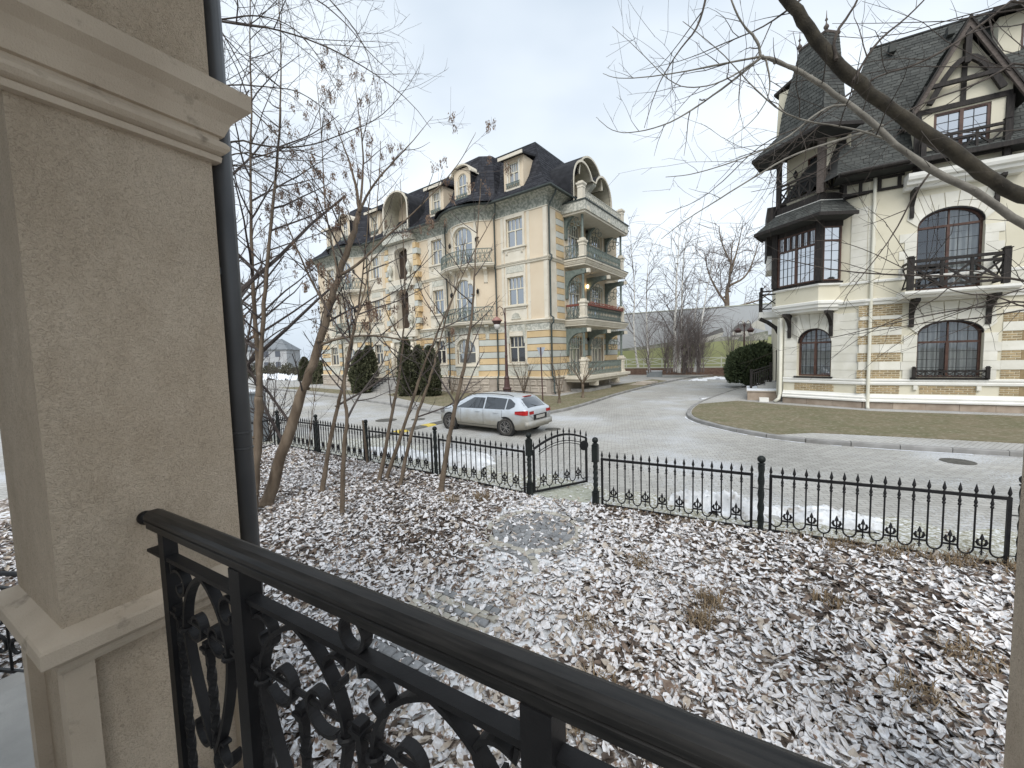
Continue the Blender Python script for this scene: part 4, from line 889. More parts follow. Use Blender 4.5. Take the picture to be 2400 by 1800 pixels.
# top balcony: carved fascia, pedestals, twin barrel gable
MB().box(.01,PX+.18,V0-.2,V1+.2,12.12,12.72).build('balcony_fascia', MT['b_relief2'], AB); MB().box(.02,PX+.24,V0-.26,V1+.26,12.721,12.80).build('fascia_cap', MT['b_gutter'], AB); MB().box(.05,PX+.1,V0-.1,V1+.1,11.98,12.119).build('fascia_soffit', MT['b_trim'], AB)
for v in (V0+.2,V1-.2): cap_ped(v, 12.80, 1.25)
m = MB(); iron_lace(m, lambda s,z,o: (PX-.2,s,z), V0+.45,V1-.45,12.85,13.55,0,24); m.tube([(PX-.2,V0+.4,13.57),(PX-.2,V1-.4,13.57)],.035,6); stuff(m.build('iron_lace', MT['b_relief2'], AB))
TS = Matrix(((0,-1,0,0),(1,0,0,0),(0,0,1,0),(0,0,0,1)))     # x across -> y, y inwards -> -x
def outline(d):
    a1 = [math.pi*(1-k/14*.8333) for k in range(15)]; a2 = [math.pi*(.8333-k/14*.8333) for k in range(15)]
    return [(2.15+d,12.8)]+[(3.75+(1.6-d)*math.cos(t),14.3+(1.75-d)*math.sin(t)) for t in a1]+[(6.98+(1.6-d)*math.cos(t),14.3+(1.75-d)*math.sin(t)) for t in a2]+[(8.58-d,12.8)]
o_, i_ = outline(0), outline(.14)
m = MB(); m.loft([[(.80,a[0],a[1]),(.80,b[0],b[1]),(.62,b[0],b[1]),(.62,a[0],a[1])] for a, b in zip(o_, i_)], True, True); m.build('gable_rim', MT['b_trim'], AB)
m = MB(); m.loft([[(.7,b[0],b[1]) for b in i_],[(-1.0,b[0],b[1]) for b in i_]], False, False); m.build('gable_soffit', MT['b_siding'], AB)
m = MB(); m.loft([[(.78,a[0],a[1]+.01) for a in o_],[(-2.2,a[0],a[1]+.01) for a in o_]], False, False); m.build('gable_roof', MT['b_roof'], AB)
m = MB(); m.loft([[(-.6,b[0],12.7) for b in i_],[(-.6,b[0],b[1]) for b in i_]], False, False); m.build('gable_back', MT['b_wall'], AB)
for v in (3.7,7.0): window(AB, lambda s,z,o: (-.55+o, v+s, z), -.55, .55, 12.95, 15.0, .5, .0, 2, 2, .7, .07, MT['h_frame2'], MT['glass'])
barrel(Matrix.Translation((.55,5.42,0)) @ TS, 3.9, 15.2, 16.95, 1.7, AB, 1)
m = MB(); pr = [(.05,14.0),(.3,14.1),(.5,14.6),(1.0,15.0),(1.0,15.3),(.05,15.4)]; m.prism([(x_-.3,5.35,z) for x_, z in pr],[(x_-.3,5.85,z) for x_, z in pr]); m.build('gable_bracket', MT['b_grey_panel'], AB)
# side steps under the balcony
MB().box(.1,1.5,2.6,6.4,-.1,.3).build('basement_slab', MT['concrete'], AB); MB().box(1.9,3.1,9.2,11.0,0,.16).build('side_step', MT['b_block'], AB); MB().box(2.2,3.4,9.8,11.6,.16,.30).build('side_step', MT['b_block'], AB)
# ------------------------------------------------------------------ cream half timbered house
MT['h_wall'] = pm('cream_render', (.61,.57,.445), (.67,.63,.51), .7, .9, .15, 60, dirt=((.49,.46,.36), 1.2, .60))
MT['h_stone'] = pm('white_cast_stone', (.64,.62,.54), (.72,.70,.63), 2.2, .88, .2, 40, rand=.06, dirt=((.50,.48,.41), 3, .62))
MT['h_mould'] = pm('white_moulding', (.72,.71,.66), (.78,.77,.73), 2, .85, .15, 40, dirt=((.50,.49,.44), 2.4, .66))
MT['h_brick'] = pm('tan_brick', (.30,.215,.115), (.39,.295,.17), 5, .92, .5, 40, rand=.28)
MT['h_mortar'] = pm('brick_mortar', (.56,.50,.36), (.62,.56,.42), 5, .95, .3, 60)
MT['h_plinth'] = pm('brown_plinth_stone', (.27,.215,.165), (.36,.295,.235), 3, .92, .5, 20, rand=.14)
MT['h_timber'] = pm('dark_timber', (.013,.011,.010), (.030,.025,.022), 4, .7, .4, 40, stretch=(6,6,1))
MT['h_timber_w'] = pm('weathered_timber', (.075,.060,.052), (.13,.108,.095), 4, .75, .5, 30, stretch=(2,6,6))
MT['h_frame'] = pm('red_brown_frame', (.060,.030,.022), (.095,.050,.036), 5, .45)
MT['h_bar'] = pm('dark_glazing_bar', (.03,.028,.03), None, 1, .5)
MT['h_curtain'] = pm('white_curtain', (.42,.42,.41), (.50,.50,.49), 4, .9)
MT['h_room'] = pm('dark_room', (.05,.046,.042), (.08,.075,.07), 1, .95)
MT['h_slate'] = slate_mat('grey_green_shingle', (.050,.053,.050), (.088,.092,.086))
MT['h_roof'] = pm('dark_roof_underlay', (.03,.031,.03), (.045,.046,.045), 3, .9)
MT['h_pipe'] = pm('cream_rain_pipe', (.62,.60,.50), (.68,.66,.57), 1.5, .6, dirt=((.42,.40,.33), 3, .62))
MT['h_glass'] = glass_mat('leaded_glass', (.02,.022,.025), .13, .86)
MT['h_glass_sky'] = glass_mat('upper_glass', (.06,.065,.07), .55)
HH = empty('timbered_house', (14.94,17.07,0), R(-30), 'cream house with white stone quoins, dark timber balconies and steep grey roof', 'house')
mH = lambda s, z, o: (s, -o, z)
KX, KY = (.901,-.433), (.433,.901)
mK = lambda s, z, o: (s*KX[0]-o*KY[0], s*KX[1]-o*KY[1], z)
# ---- walls
OPM = [(1.63,3.48,1.42,3.68,.5),(1.50,3.36,4.9,8.0,.62),(6.1,7.9,1.42,3.68,.5),(6.1,7.9,4.9,8.0,.62)]
OPK = [(-2.44,-1.14,1.42,3.62,.62)]
m = MB(); wallgrid(m, mH, 0, 9.5, .38, 9.7, OPM, .28); wallgrid(m, mK, -3.015, 0, .38, 9.7, OPK, .28)
m.poly([mK(-3.015,.38,0),mK(-3.015,9.7,0),(-2.72,12,9.7),(-2.72,12,.38)]); m.poly([(9.5,0,.38),(9.5,12,.38),(9.5,12,9.7),(9.5,0,9.7)]); m.poly([(-2.72,12,.38),(9.5,12,.38),(9.5,12,9.7),(-2.72,12,9.7)])
m.build('wall', MT['h_wall'], HH)
# plinth slabs
PBM = {}
def slabpiece(mp, s0, s1, z0, z1, o0, o1, name, mat):
    m = MB(); g_ = .004; sbox(m, mp, s0+g_, s1-g_, z0+g_, z1-g_, o0, o1); return m.build(name, mat, HH)
for k in range(10): slabpiece(mH, .97*k-.0, .97*(k+1), .10, .37, -.05, .06+rnd.uniform(-.006,.006), 'plinth_stone', MT['h_plinth'])
for k in range(3): slabpiece(mK, -3.015+1.005*k, -3.015+1.005*(k+1), .10, .37, -.05, .06, 'plinth_stone', MT['h_plinth'])
for k in range(8): slabpiece(mH, 1.2*k-.0, 1.2*(k+1), -.15, .10, -.05, .10, 'plinth_stone', MT['h_plinth'])
for k in range(2): slabpiece(mK, -3.015+1.507*k, -3.015+1.507*(k+1), -.15, .10, -.05, .10, 'plinth_stone', MT['h_plinth'])
def both(prof, name, mat=None):
    m = MB(); pr = [(-.02,prof[0][1])]+prof+[(-.02,prof[-1][1])]; 
    # mitred along chamfer and main wall
    L = [mK(-3.06,0,0)]
    def corner(o): # offset corner point
        a = math.radians(25.7); 
        return (-o*math.tan(a/2), -o)
    loops = [[mK(-3.015-.0,z,o) for o, z in pr], [(corner(o)[0],corner(o)[1],z) for o, z in pr], [mH(9.5,z,o) for o, z in pr]]
    m.loft(loops, True, True); return m.build(name, mat or MT['h_mould'], HH)
both([(.02,.37),(.14,.40),(.15,.46),(.10,.50),(.12,.58),(.06,.62),(.02,.72)], 'base_moulding')
both([(.02,1.10),(.07,1.12),(.08,1.20),(.05,1.24),(.09,1.28),(.09,1.34),(.02,1.36)], 'sill_course')
both([(.02,4.44),(.08,4.46),(.10,4.55),(.16,4.60),(.17,4.68),(.02,4.72)], 'string_course')
both([(.02,5.36),(.05,5.38),(.06,5.46),(.02,5.48)], 'string_course')
# ---- brick panels with every brick its own piece
BR = MB(); BR.box(-.106,.106,-.018,.0,-.0245,.0245); BRM = BR.mesh('brick')
def brick_panel(mp, s0, s1, z0, z1, rot):
    m = MB(); sbox(m, mp, s0, s1, z0, z1, -.01, .006); m.build('brick_backing', MT['h_mortar'], HH)
    rows = max(1, int((z1-z0)/.078)); rh = (z1-z0)/rows
    for r_ in range(rows):
        s = s0 + (.0 if r_ % 2 else -.125)
        while s < s1-.02:
            a, b = max(s, s0)+.006, min(s+.25, s1)-.006
            if b-a > .05:
                o = obj('brick', BRM, MT['h_brick'], HH); o.location = mp((a+b)/2, z0+rh*(r_+.5), .007); o.rotation_euler = (0,0,rot); o.scale = ((b-a)/.236, rnd.uniform(.7,1.2), 1)
            s += .25
BZ = [(.74,1.08),(1.38,1.73),(2.08,2.45),(2.80,3.17),(3.51,3.83),(3.98,4.43)]
RZK = math.atan2(KX[1],KX[0])
for z0, z1 in BZ: brick_panel(mH, -.22, 1.16, z0, z1, 0)
for z0, z1 in BZ[:5]: brick_panel(mH, 3.95, 4.45, z0, z1, 0)
brick_panel(mH, 1.75, 3.36, .76, 1.08, 0); brick_panel(mK, -2.55, -1.0, .76, 1.08, RZK)
m = MB()
for z0, z1 in BZ: sbox(m, mH, 4.45, 6.0, z0, z1, -.01, .012)
stuff(m.build('brick_backing', MT['h_brick'], HH))
# ---- white stone courses and quoins, block by block
def row(mp, s0, s1, z0, z1, o1=.03, lmin=.55):
    L = s1-s0; n_ = max(1, round(L/lmin))
    for k in range(n_): slabpiece(mp, s0+L*k/n_, s0+L*(k+1)/n_, z0, z1, -.01, o1+rnd.uniform(-.003,.003), 'stone_block', MT['h_stone'])
for z0, z1 in ((1.73,2.08),(2.45,2.80),(3.17,3.51),(3.83,3.98)): row(mH, -.18, 1.16, z0, z1, .028, .75); row(mH, 3.95, 5.6, z0, z1, .028, .8)
zq = [1.37+.3525*k for k in range(9)]
for k in range(len(zq)-1):
    e_ = .0 if k % 2 else .10
    if zq[k+1] < 3.25: slabpiece(mH, 1.16+e_*.6, 1.63, zq[k], zq[k+1], -.01, .04, 'quoin', MT['h_stone']); slabpiece(mH, 3.48, 3.95-e_, zq[k], zq[k+1], -.01, .04, 'quoin', MT['h_stone'])
    if zq[k+1] < 4.45:
        slabpiece(mK, -3.0, -2.46, zq[k], zq[k+1], -.01, .045, 'quoin', MT['h_stone']); slabpiece(mK, -1.12, -.02, zq[k], zq[k+1], -.01, .04, 'quoin', MT['h_stone'])
        slabpiece(mH, .005, .0+.12*(1-e_*10)+.005 if False else .10, zq[k], zq[k+1], -.01, .036, 'quoin', MT['h_stone']) if False else None
def voussoirs(mp, a, b, d, rise, n_, ho, zt, name='voussoir'):
    ctr = (a+b)/2; hw = (b-a)/2
    for i in range(n_):
        u0, u1 = i/n_, (i+1)/n_; m = MB(); P = []
        def pin(u): s = ctr-hw*math.cos(math.pi*u); return s, arch_z(s,a,b,d,rise)
        def pout(u): s = ctr-(hw+.32)*math.cos(math.pi*u)*(1.0); s = max(a-.32,min(b+.32,s)); return s, min(zt, d-rise+(zt-d+rise)*(.25+1.5*math.sin(math.pi*u)))
        g_ = .004; (s0,z0),(s1,z1) = pin(u0+g_), pin(u1-g_); (S0,Z0),(S1,Z1) = pout(u0+g_), pout(u1-g_)
        mids = [pin(u0+(u1-u0)*t) for t in (.25,.5,.75)]
        lo = [(s0,z0)]+mids+[(s1,z1),(S1,Z1),(S0,Z0)]
        m.prism([mp(s,z,-.01) for s, z in lo],[mp(s,z,ho) for s, z in lo]); m.build(name, MT['h_stone'], HH)
voussoirs(mH, 1.63, 3.48, 3.68, .5, 9, .045, 4.40); voussoirs(mK, -2.44, -1.14, 3.62, .62, 7, .045, 4.30)
for k in range(9):
    z0, z1 = 5.5+.335*k, 5.5+.335*(k+1); e_ = .16 if k % 2 else 0
    if z1 < 7.45: slabpiece(mH, .98+e_, 1.50, z0, z1, -.01, .03, 'quoin', MT['h_stone']); slabpiece(mH, 3.36, 3.88-e_, z0, z1, -.01, .03, 'quoin', MT['h_stone'])
    slabpiece(mK, -.62+e_ if False else -.55, -.005, z0, z1, -.01, .03, 'quoin', MT['h_stone']); slabpiece(mH, -.0, .26-e_*.8, z0, z1, -.01, .03, 'quoin', MT['h_stone'])
voussoirs(mH, 1.50, 3.36, 8.0, .62, 9, .035, 8.55)
row(mH, 3.9, 5.6, 4.75, 5.35, .025, .9)
# ---- windows with curtains
def hwin(mp, op, cols, nx, nzl, nzu, tr, glass, curtain=True):
    a, b, c, d, r_ = op
    f = window(HH, mp, a, b, c, d, r_, .26, cols, cols, tr, .075, MT['h_frame'], glass, (.018,nx,nzl,nzu), MT['h_bar'], .015)
    m = MB(); k = 16
    arc = [(a+(b-a)*(1-math.cos(math.pi*i/k))/2) for i in range(k+1)]
    m.loft([[mp(s,arch_z(s,a,b,d,r_)-.0,.0),mp(s,arch_z(s,a,b,d,r_)-.045,.0),mp(s,arch_z(s,a,b,d,r_)-.045,-.16),mp(s,arch_z(s,a,b,d,r_)-.0,-.16)] for s in arc], True, True); m.build('arch_trim', MT['h_bar'], f)
    m = MB(); m.poly([mp(a-.5,c-.3,-1.6),mp(b+.5,c-.3,-1.6),mp(b+.5,d+.3,-1.6),mp(a-.5,d+.3,-1.6)]); 
    for q_ in (a-.5,b+.5): m.poly([mp(q_,c-.3,-.3),mp(q_,d+.3,-.3),mp(q_,d+.3,-1.6),mp(q_,c-.3,-1.6)])
    for q_ in (c-.3,d+.3): m.poly([mp(a-.5,q_,-.3),mp(b+.5,q_,-.3),mp(b+.5,q_,-1.6),mp(a-.5,q_,-1.6)])
    m.build('room', MT['h_room'], HH)
    if curtain:
        m = MB(); n_ = 60; L = b-a; rr = random.Random(int(a*100)+int(c))
        ph = rr.uniform(0,6)
        for (u0,u1) in curtain:
            P0 = []
            for k in range(n_+1):
                s = a+L*(u0+(u1-u0)*k/n_); o = -.45+.05*math.sin(s*42+ph)+.03*math.sin(s*17); P0.append((s,o))
            m.loft([[mp(s,c,o) for s,o in P0],[mp(s,d-.02,o-.01) for s,o in P0]], False, False)
        m.build('curtain', MT['h_curtain'], f, True)
hwin(mH, OPM[0], 2, 3, 4, 2, .80, MT['h_glass'], ((0,.42),(.55,1))); hwin(mK, OPK[0], 2, 3, 4, 2, .98, MT['h_glass'], ((0,.45),(.5,1)))
hwin(mH, OPM[1], 2, 3, 5, 2, .98, MT['h_glass'], ((.5,1.0),)); 
MB().box(1.45,3.66,-.14,.02,1.36,1.42).build('window_sill', MT['h_timber'], HH); m = MB(); sbox(m, mK, -2.55,-1.05,1.36,1.42,-.02,.13); m.build('window_sill', MT['h_timber'], HH)
for sx in (1.62,3.40): MB().box(sx-.06,sx+.06,-.11,-.01,.93,1.10).build('sill_bracket', MT['h_stone'], HH)
# ---- timber balustrades
def post(m, x, y, z0, z1, s_=.055):
    m.box(x-s_,x+s_,y-s_,y+s_,z0,z1); m.box(x-s_*1.3,x+s_*1.3,y-s_*1.3,y+s_*1.3,z1,z1+.03); m.box(x-s_*.8,x+s_*.8,y-s_*.8,y+s_*.8,z1+.03,z1+.07)
def xrail(A, B, z0, z1, n_, parent, mat, top2=.17, w_=.05, names=('handrail','rail','cross_brace')):
    A, B = Vector((A[0],A[1],0)), Vector((B[0],B[1],0)); d = B-A
    P = lambda t, z: A+d*t+Vector((0,0,z))
    m = MB(); m.bar(P(0,z1),P(1,z1),w_*1.5,w_*1.4); m.build(names[0], mat, parent)
    for z in (z1-top2, z0): m = MB(); m.bar(P(0,z),P(1,z),w_,w_*1.2); m.build(names[1], mat, parent)
    for k in range(n_):
        for q_ in (0,1):
            m = MB(); t0, t1 = k/n_, (k+1)/n_; m.bar(P(t0 if q_ == 0 else t1,z0),P(t1 if q_ == 0 else t0,z1-top2),w_*.7+q_*.004,w_*.9); m.build(names[2], mat, parent)
        if k: m = MB(); m.bar(P(k/n_,z0),P(k/n_,z1),w_*1.1,w_*1.1,(1,0,0)); m.build('baluster', mat, parent)
TB = MT['h_timber']
# main balcony
m = MB(); pr = [(0,4.55),(.80,4.55),(.86,4.62),(.98,4.66),(1.02,4.72),(1.02,4.80),(0,4.84)]; m.prism([mH(.95,z,o) for o,z in pr],[mH(3.98,z,o) for o,z in pr]); m.build('balcony_slab', MT['h_mould'], HH)
for x in (1.12, 3.62):
    m = MB(); post(m, x, -.9, 4.845, 6.06, .09); m.build('balcony_post', TB, HH); xrail((x,-.82),(x,-.02), 4.98, 5.92, 1, HH, TB)
xrail((1.19,-.9),(3.55,-.9), 4.98, 5.92, 3, HH, TB, .2, .075)
def scroll_bracket(mp, s, z0, z1, o1, th=.07):
    pr = [(.0,z0),(.10,z0),(.13,z0+(z1-z0)*.25),(.10,z0+(z1-z0)*.42),(.17,z0+(z1-z0)*.55),(.26,z0+(z1-z0)*.66),(o1*.62,z0+(z1-z0)*.78),(o1,z0+(z1-z0)*.90),(o1,z1),(0,z1)]
    m = MB(); m.prism([mp(s-th,z,o) for o,z in pr],[mp(s+th,z,o) for o,z in pr]); m.build('bracket', TB, HH)
for x in (1.42,3.55): scroll_bracket(mH, x, 3.45, 4.55, .75)
for s in (-2.78,-1.15): scroll_bracket(mK, s, 3.22, 4.35, .7)
for x in (1.30,3.60): scroll_bracket(mH, x, 7.75, 8.80, .55, .06)
# small flower rail on the window sill
for x in (1.53,3.58): m = MB(); post(m, x, -.17, 1.42, 1.80, .05); m.build('sill_rail_post', TB, HH)
xrail((1.58,-.17),(3.53,-.17), 1.46, 1.70, 7, HH, TB, .03, .026)
# ---- oriel on the chamfered corner
OP = [(-.85,0.0),(-1.42,.78),(-3.42,.12),(-3.62,-.9)]
def okv(P, z, grow=0.0):
    out = []; n_ = len(P); C0 = Vector((-2.2,-.6))
    for i, p in enumerate(P):
        v = Vector(p); out.append(v)
    if grow:
        ns = []
        for a, b in zip(out, out[1:]): d = (b-a).normalized(); ns.append(Vector((d.y,-d.x)) if (Vector((d.y,-d.x))).dot((a+b)/2-C0) > 0 else Vector((-d.y,d.x)))
        res = []
        for i, v in enumerate(out):
            if i == 0: res.append(v+ns[0]*grow)
            elif i == n_-1: res.append(v+ns[-1]*grow)
            else: bs = (ns[i-1]+ns[i]).normalized(); res.append(v+bs*(grow/max(.4,bs.dot(ns[i]))))
        out = res
    return [mK(v.x,z,v.y) for v in out]
def orielring(prof, name, mat, P=OP, close=True):
    m = MB(); loops = [okv(P, z, g_) for g_, z in prof]; bk = [mK(-3.3,0,-1.6), mK(-.6,0,-1.0)]
    m.loft([L+[(q_[0],q_[1],L[0][2]) for q_ in bk] for L in loops], True, True); return m.build(name, mat, HH)
orielring([(-.30,4.30),(-.06,4.36),(-.03,4.44),(.04,4.50),(.05,4.60),(.10,4.66),(.10,4.76),(-.02,4.80)], 'oriel_corbel', MT['h_mould'])
orielring([(-.03,4.80),(-.03,5.42)], 'oriel_apron', MT['h_wall']); orielring([(-.03,5.42),(.05,5.45),(.06,5.52),(.0,5.54)], 'oriel_moulding', MT['h_mould']); orielring([(.07,5.541),(.08,5.60),(-.06,5.64)], 'oriel_sill', TB)
def facemap(p, q_):      # map along one face of the oriel, s from p to q
    p, q_ = Vector(p), Vector(q_); d = (q_-p); L = d.length; d.normalize(); n_ = Vector((d.y,-d.x)); 
    if n_.dot((p+q_)/2-Vector((-2.2,-.8))) < 0: n_ = -n_
    return (lambda s, z, o: mK(p.x+d.x*s+n_.x*o, z, p.y+d.y*s+n_.y*o)), L
f1, L1 = facemap(OP[2], OP[1]); f2, L2 = facemap(OP[1], OP[0])
for i in (1,2): p = okv([OP[0],OP[1],OP[2],OP[3]], 0)[i]; T_ = Matrix.Translation(p) @ Matrix.Rotation(R(-25),4,'Z'); m = MB(T_); m.box(-.12,.12,-.12,.12,5.62,8.25); m.build('oriel_post', MT['h_timber'], HH)
window(HH, f1, .14, L1-.14, 5.64, 7.95, 0, .06, 2, 6, .70, .07, MT['h_frame'], MT['h_glass_sky'], (.016,4,4,1), MT['h_bar'], .01)
window(HH, f2, .14, L2-.06, 5.64, 7.95, 0, .06, 1, 1, .74, .06, MT['h_frame'], MT['h_glass_sky'], (.016,2,4,1), MT['h_bar'], .01)
m = MB(); sbox(m, f1, 0, L1, 7.95, 8.3, -.1, .02); sbox(m, f2, 0, L2, 7.95, 8.3, -.1, .02); m.build('oriel_lintel', TB, HH)
def skirt(z0, z1, g0, g1, name):
    L0, L1_ = okv(OP, z0, g0), okv(OP, z1, g1)
    m = MB(); m.loft([L0, L1_], False, False); m.loft([[(x,y,z-.06) for x,y,z in L0],[(x,y,z-.14) for x,y,z in okv(OP,z0,0)]], False, False); m.build(name, MT['h_roof'], HH)
    m = MB()
    for i in range(3): shingles(m, L0[i], L0[i+1], L1_[i+1], L1_[i], .16, .28)
    stuff(m.build('roof_shingles', MT['h_slate'], HH))
    m = MB(); m.tube([(x,y,z-.05) for x,y,z in L0], 0, flat=(.07,.04), up=(0,0,1)); m.build('eave_board', TB, HH)
skirt(8.30, 9.05, .80, .02, 'oriel_roof')
# loggia above the oriel
orielring([(-.02,9.05),(-.02,9.38)], 'loggia_floor', TB); orielring([(.03,9.02),(.04,9.07)], 'floor_edge', MT['h_mould'])
pw = okv(OP, 0, -.08)
for i in (0,1,2): m = MB(Matrix.Translation((pw[i][0],pw[i][1],0)) @ Matrix.Rotation(R(-25),4,'Z')); s_ = .13 if i == 1 else .09; m.box(-s_,s_,-s_,s_,9.38,11.95); m.build('loggia_post', MT['h_timber_w'] if i == 1 else TB, HH)
for i in (0,1): xrail((pw[i][0],pw[i][1]),(pw[i+1][0],pw[i+1][1]), 9.55, 10.38, 2 if i == 0 else 4, HH, MT['h_timber'], .18, .06)
f3 = lambda s, z, o: f1(s, z, o-.95)
m = MB(); wallgrid(m, f3, -.3, L1+.5, 9.38, 12.1, [(.75,1.65,9.5,11.5)], .1); m.build('loggia_wall', MT['h_wall'], HH)
f4 = lambda s, z, o: f2(s, z, o-.30)
m = MB(); wallgrid(m, f4, .35, L2+.25, 9.38, 12.0, [], .1); m.build('loggia_wall', MT['h_wall'], HH)
window(HH, f3, .75, 1.65, 9.5, 11.5, 0, .1, 2, 2, .75, .07, MT['h_frame'], MT['glass'], (.016,2,3,1), MT['h_bar'])
orielring([(-.02,11.88),(-.02,12.10)], 'loggia_ceiling', TB)
m = MB(); p = f1(.35, 10.9, -.72); m.T = Matrix.Translation(p); m.lathe([(.02,-.16),(.08,-.06),(.10,.08),(.03,.18),(.01,.25)],0,0,0,6); m.tube([(0,0,-.12),(.1,.12,-.2)],.015,5); m.build('wall_lantern', MT['iron'], HH)
skirt(11.78, 12.75, .92, -.02, 'loggia_roof')
# turret: steep truncated roof with crest and finials
T0 = okv(OP, 12.72, -.02); T1 = okv(OP, 13.7, -.14); TOP = [mK(-1.35,16.35,-.55), mK(-1.62,16.35,.08), mK(-2.75,16.35,-.28), mK(-2.85,16.35,-.9)]
TM = [tuple(a+(b-a)*.5 for a, b in zip(p, q_)) for p, q_ in zip(T1, TOP)]
m = MB(); m.loft([T0,T1,TM,TOP], False, False); m.poly(TOP); m.build('turret_roof', MT['h_roof'], HH)
m = MB()
for A, B in ((T0,T1),(T1,TM),(TM,TOP)):
    for i in range(3): shingles(m, A[i],A[i+1],B[i+1],B[i], .16, .28)
stuff(m.build('roof_shingles', MT['h_slate'], HH))
m = MB(); m.tube([TOP[0],TOP[1],TOP[2],TOP[3]], .07, 8); m.build('turret_crest', MT['h_timber_w'], HH)
for q_ in (TOP[1],TOP[2]): m = MB(); m.lathe([(.05,0),(.10,.10),(.10,.16),(.03,.26),(.02,.36),(.06,.42),(.02,.5),(.008,.8)], q_[0], q_[1], q_[2]+.03, 8); m.build('finial', MT['h_timber_w'], HH, True)
m = MB(); 
for a, b, o0, o1, z0, z1 in ((-3.75,-3.35,-1.4,-.5,12.9,15.0),): m.prism([mK(a,z0,o0),mK(b,z0,o0),mK(b,z0,o1),mK(a,z0,o1)],[mK(a+.1,z1,o0),mK(b+.25,z1,o0),mK(b+.25,z1,o1),mK(a+.1,z1,o1)])
m.build('side_dormer', MT['h_wall'], HH); m = MB(); m.prism([mK(-3.85,14.95,-1.5),mK(-2.9,15.3,-1.5),mK(-2.9,15.3,-.4),mK(-3.85,14.95,-.4)],[mK(-3.85,15.05,-1.5),mK(-2.9,15.45,-1.5),mK(-2.9,15.45,-.4),mK(-3.85,15.05,-.4)]); m.build('side_dormer_roof', TB, HH)
# ---- main roof
RF = [(.78,9.72),(.15,10.25),(-1.1,12.9),(-2.55,16.05)]
XL = [-1.2,-1.1,-.75,.35]
m = MB(); rows = [[(XL[i],-o,z),(9.8,-o,z)] for i, (o, z) in enumerate(RF)]
m.loft(rows, False, False); m.poly([(XL[3],2.55,16.05),(9.8,2.55,16.05),(9.8,7.5,16.4),(1.0,7.5,16.4)]); m.poly([(XL[0],-.78,9.72),(XL[1],-.15,10.25),(XL[2],1.1,12.9),(XL[3],2.55,16.05),(1.0,7.5,16.4),(-2.5,11,10),(-2.9,2,9.8)]); m.poly([(9.8,-.78,9.66),(-1.2,-.78,9.66),(-1.2,.1,9.6),(9.8,.1,9.6)]); m.build('roof', MT['h_roof'], HH)
m = MB()
for A, B in zip(rows, rows[1:]): shingles(m, A[0], A[1], B[1], B[0], .165, .29)
stuff(m.build('roof_shingles', MT['h_slate'], HH))
MB().box(-1.15,9.7,-.86,-.78,9.60,9.76).build('eave_board', TB, HH)
m = MB(); m.tube([(-1.1,-.92,9.70),(1.0,-.92,9.72)], .07, 8); m.build('gutter', TB, HH)
m = MB(); m.tube([(XL[3],2.55,16.07),(9.8,2.55,16.07)], .06, 6); m.build('ridge_cap', MT['h_roof'], HH)
for x in (.9,2.7): MB().box(x,x+.22,2.0,2.3,15.4,15.75).build('roof_vent', MT['h_slate'], HH)
# timber frieze under the eaves
for z in (9.02, 9.48): MB().box(-.9,1.05,-.07,-.005,z,z+.10).build('frieze_beam', TB, HH)
for x in (-.85,-.35,.25,.85): MB().box(x,x+.11,-.075,-.004,9.121,9.479).build('frieze_post', TB, HH)
m = MB(); sbox(m, mK, -3.0, 0, 9.0, 9.1, .005, .07); m.build('frieze_beam', TB, HH)
# upper balcony slab and gabled dormer
m = MB(); pr = [(0,8.78),(.25,8.80),(.32,8.90),(.48,8.95),(.52,9.05),(.62,9.10),(.66,9.20),(.66,9.32),(0,9.36)]; m.prism([mH(1.02,z,o) for o,z in pr],[mH(4.15,z,o) for o,z in pr]); m.build('upper_balcony_slab', MT['h_mould'], HH)
mD = lambda s, z, o: (s, -.30-o, z)
m = MB(); wallgrid(m, mD, 1.25, 3.75, 9.4, 11.9, [(1.75,3.25,9.75,11.45)], .15); m.poly([mD(1.25,11.9,0),mD(3.75,11.9,0),mD(2.5,14.1,0)]); m.poly([mD(1.25,9.4,0),mD(1.25,11.9,0),(1.25,3,11.9),(1.25,3,9.4)]); m.poly([mD(3.75,9.4,0),mD(3.75,11.9,0),(3.75,3,11.9),(3.75,3,9.4)]); m.build('dormer_wall', MT['h_wall'], HH)
window(HH, mD, 1.75, 3.25, 9.75, 11.45, 0, .12, 2, 2, .999, .085, MT['h_frame'], MT['h_glass_sky'], (.018,2,5,1), MT['h_bar'])
for args in ((1.25,3.75,11.50,11.68),(1.2,1.4,9.4,11.5),(3.6,3.8,9.4,11.5)): m = MB(); sbox(m, mD, args[0],args[1],args[2],args[3],.005,.06); m.build('dormer_beam', TB, HH)
m = MB(); sbox(m, mD, 2.43,2.57,11.681,13.7,.005,.06); m.build('dormer_king_post', TB, HH)
m = MB()
for s_ in (-1,1): m.tube([(2.5+s_*(.95-.95*t),-.5,11.75+1.35*math.sin(t*1.57)) for t in (0,.2,.4,.6,.8,1)], 0, flat=(.07,.09), up=(0,1,0))
m.build('curved_brace', TB, HH)
AP = (2.5,14.45)
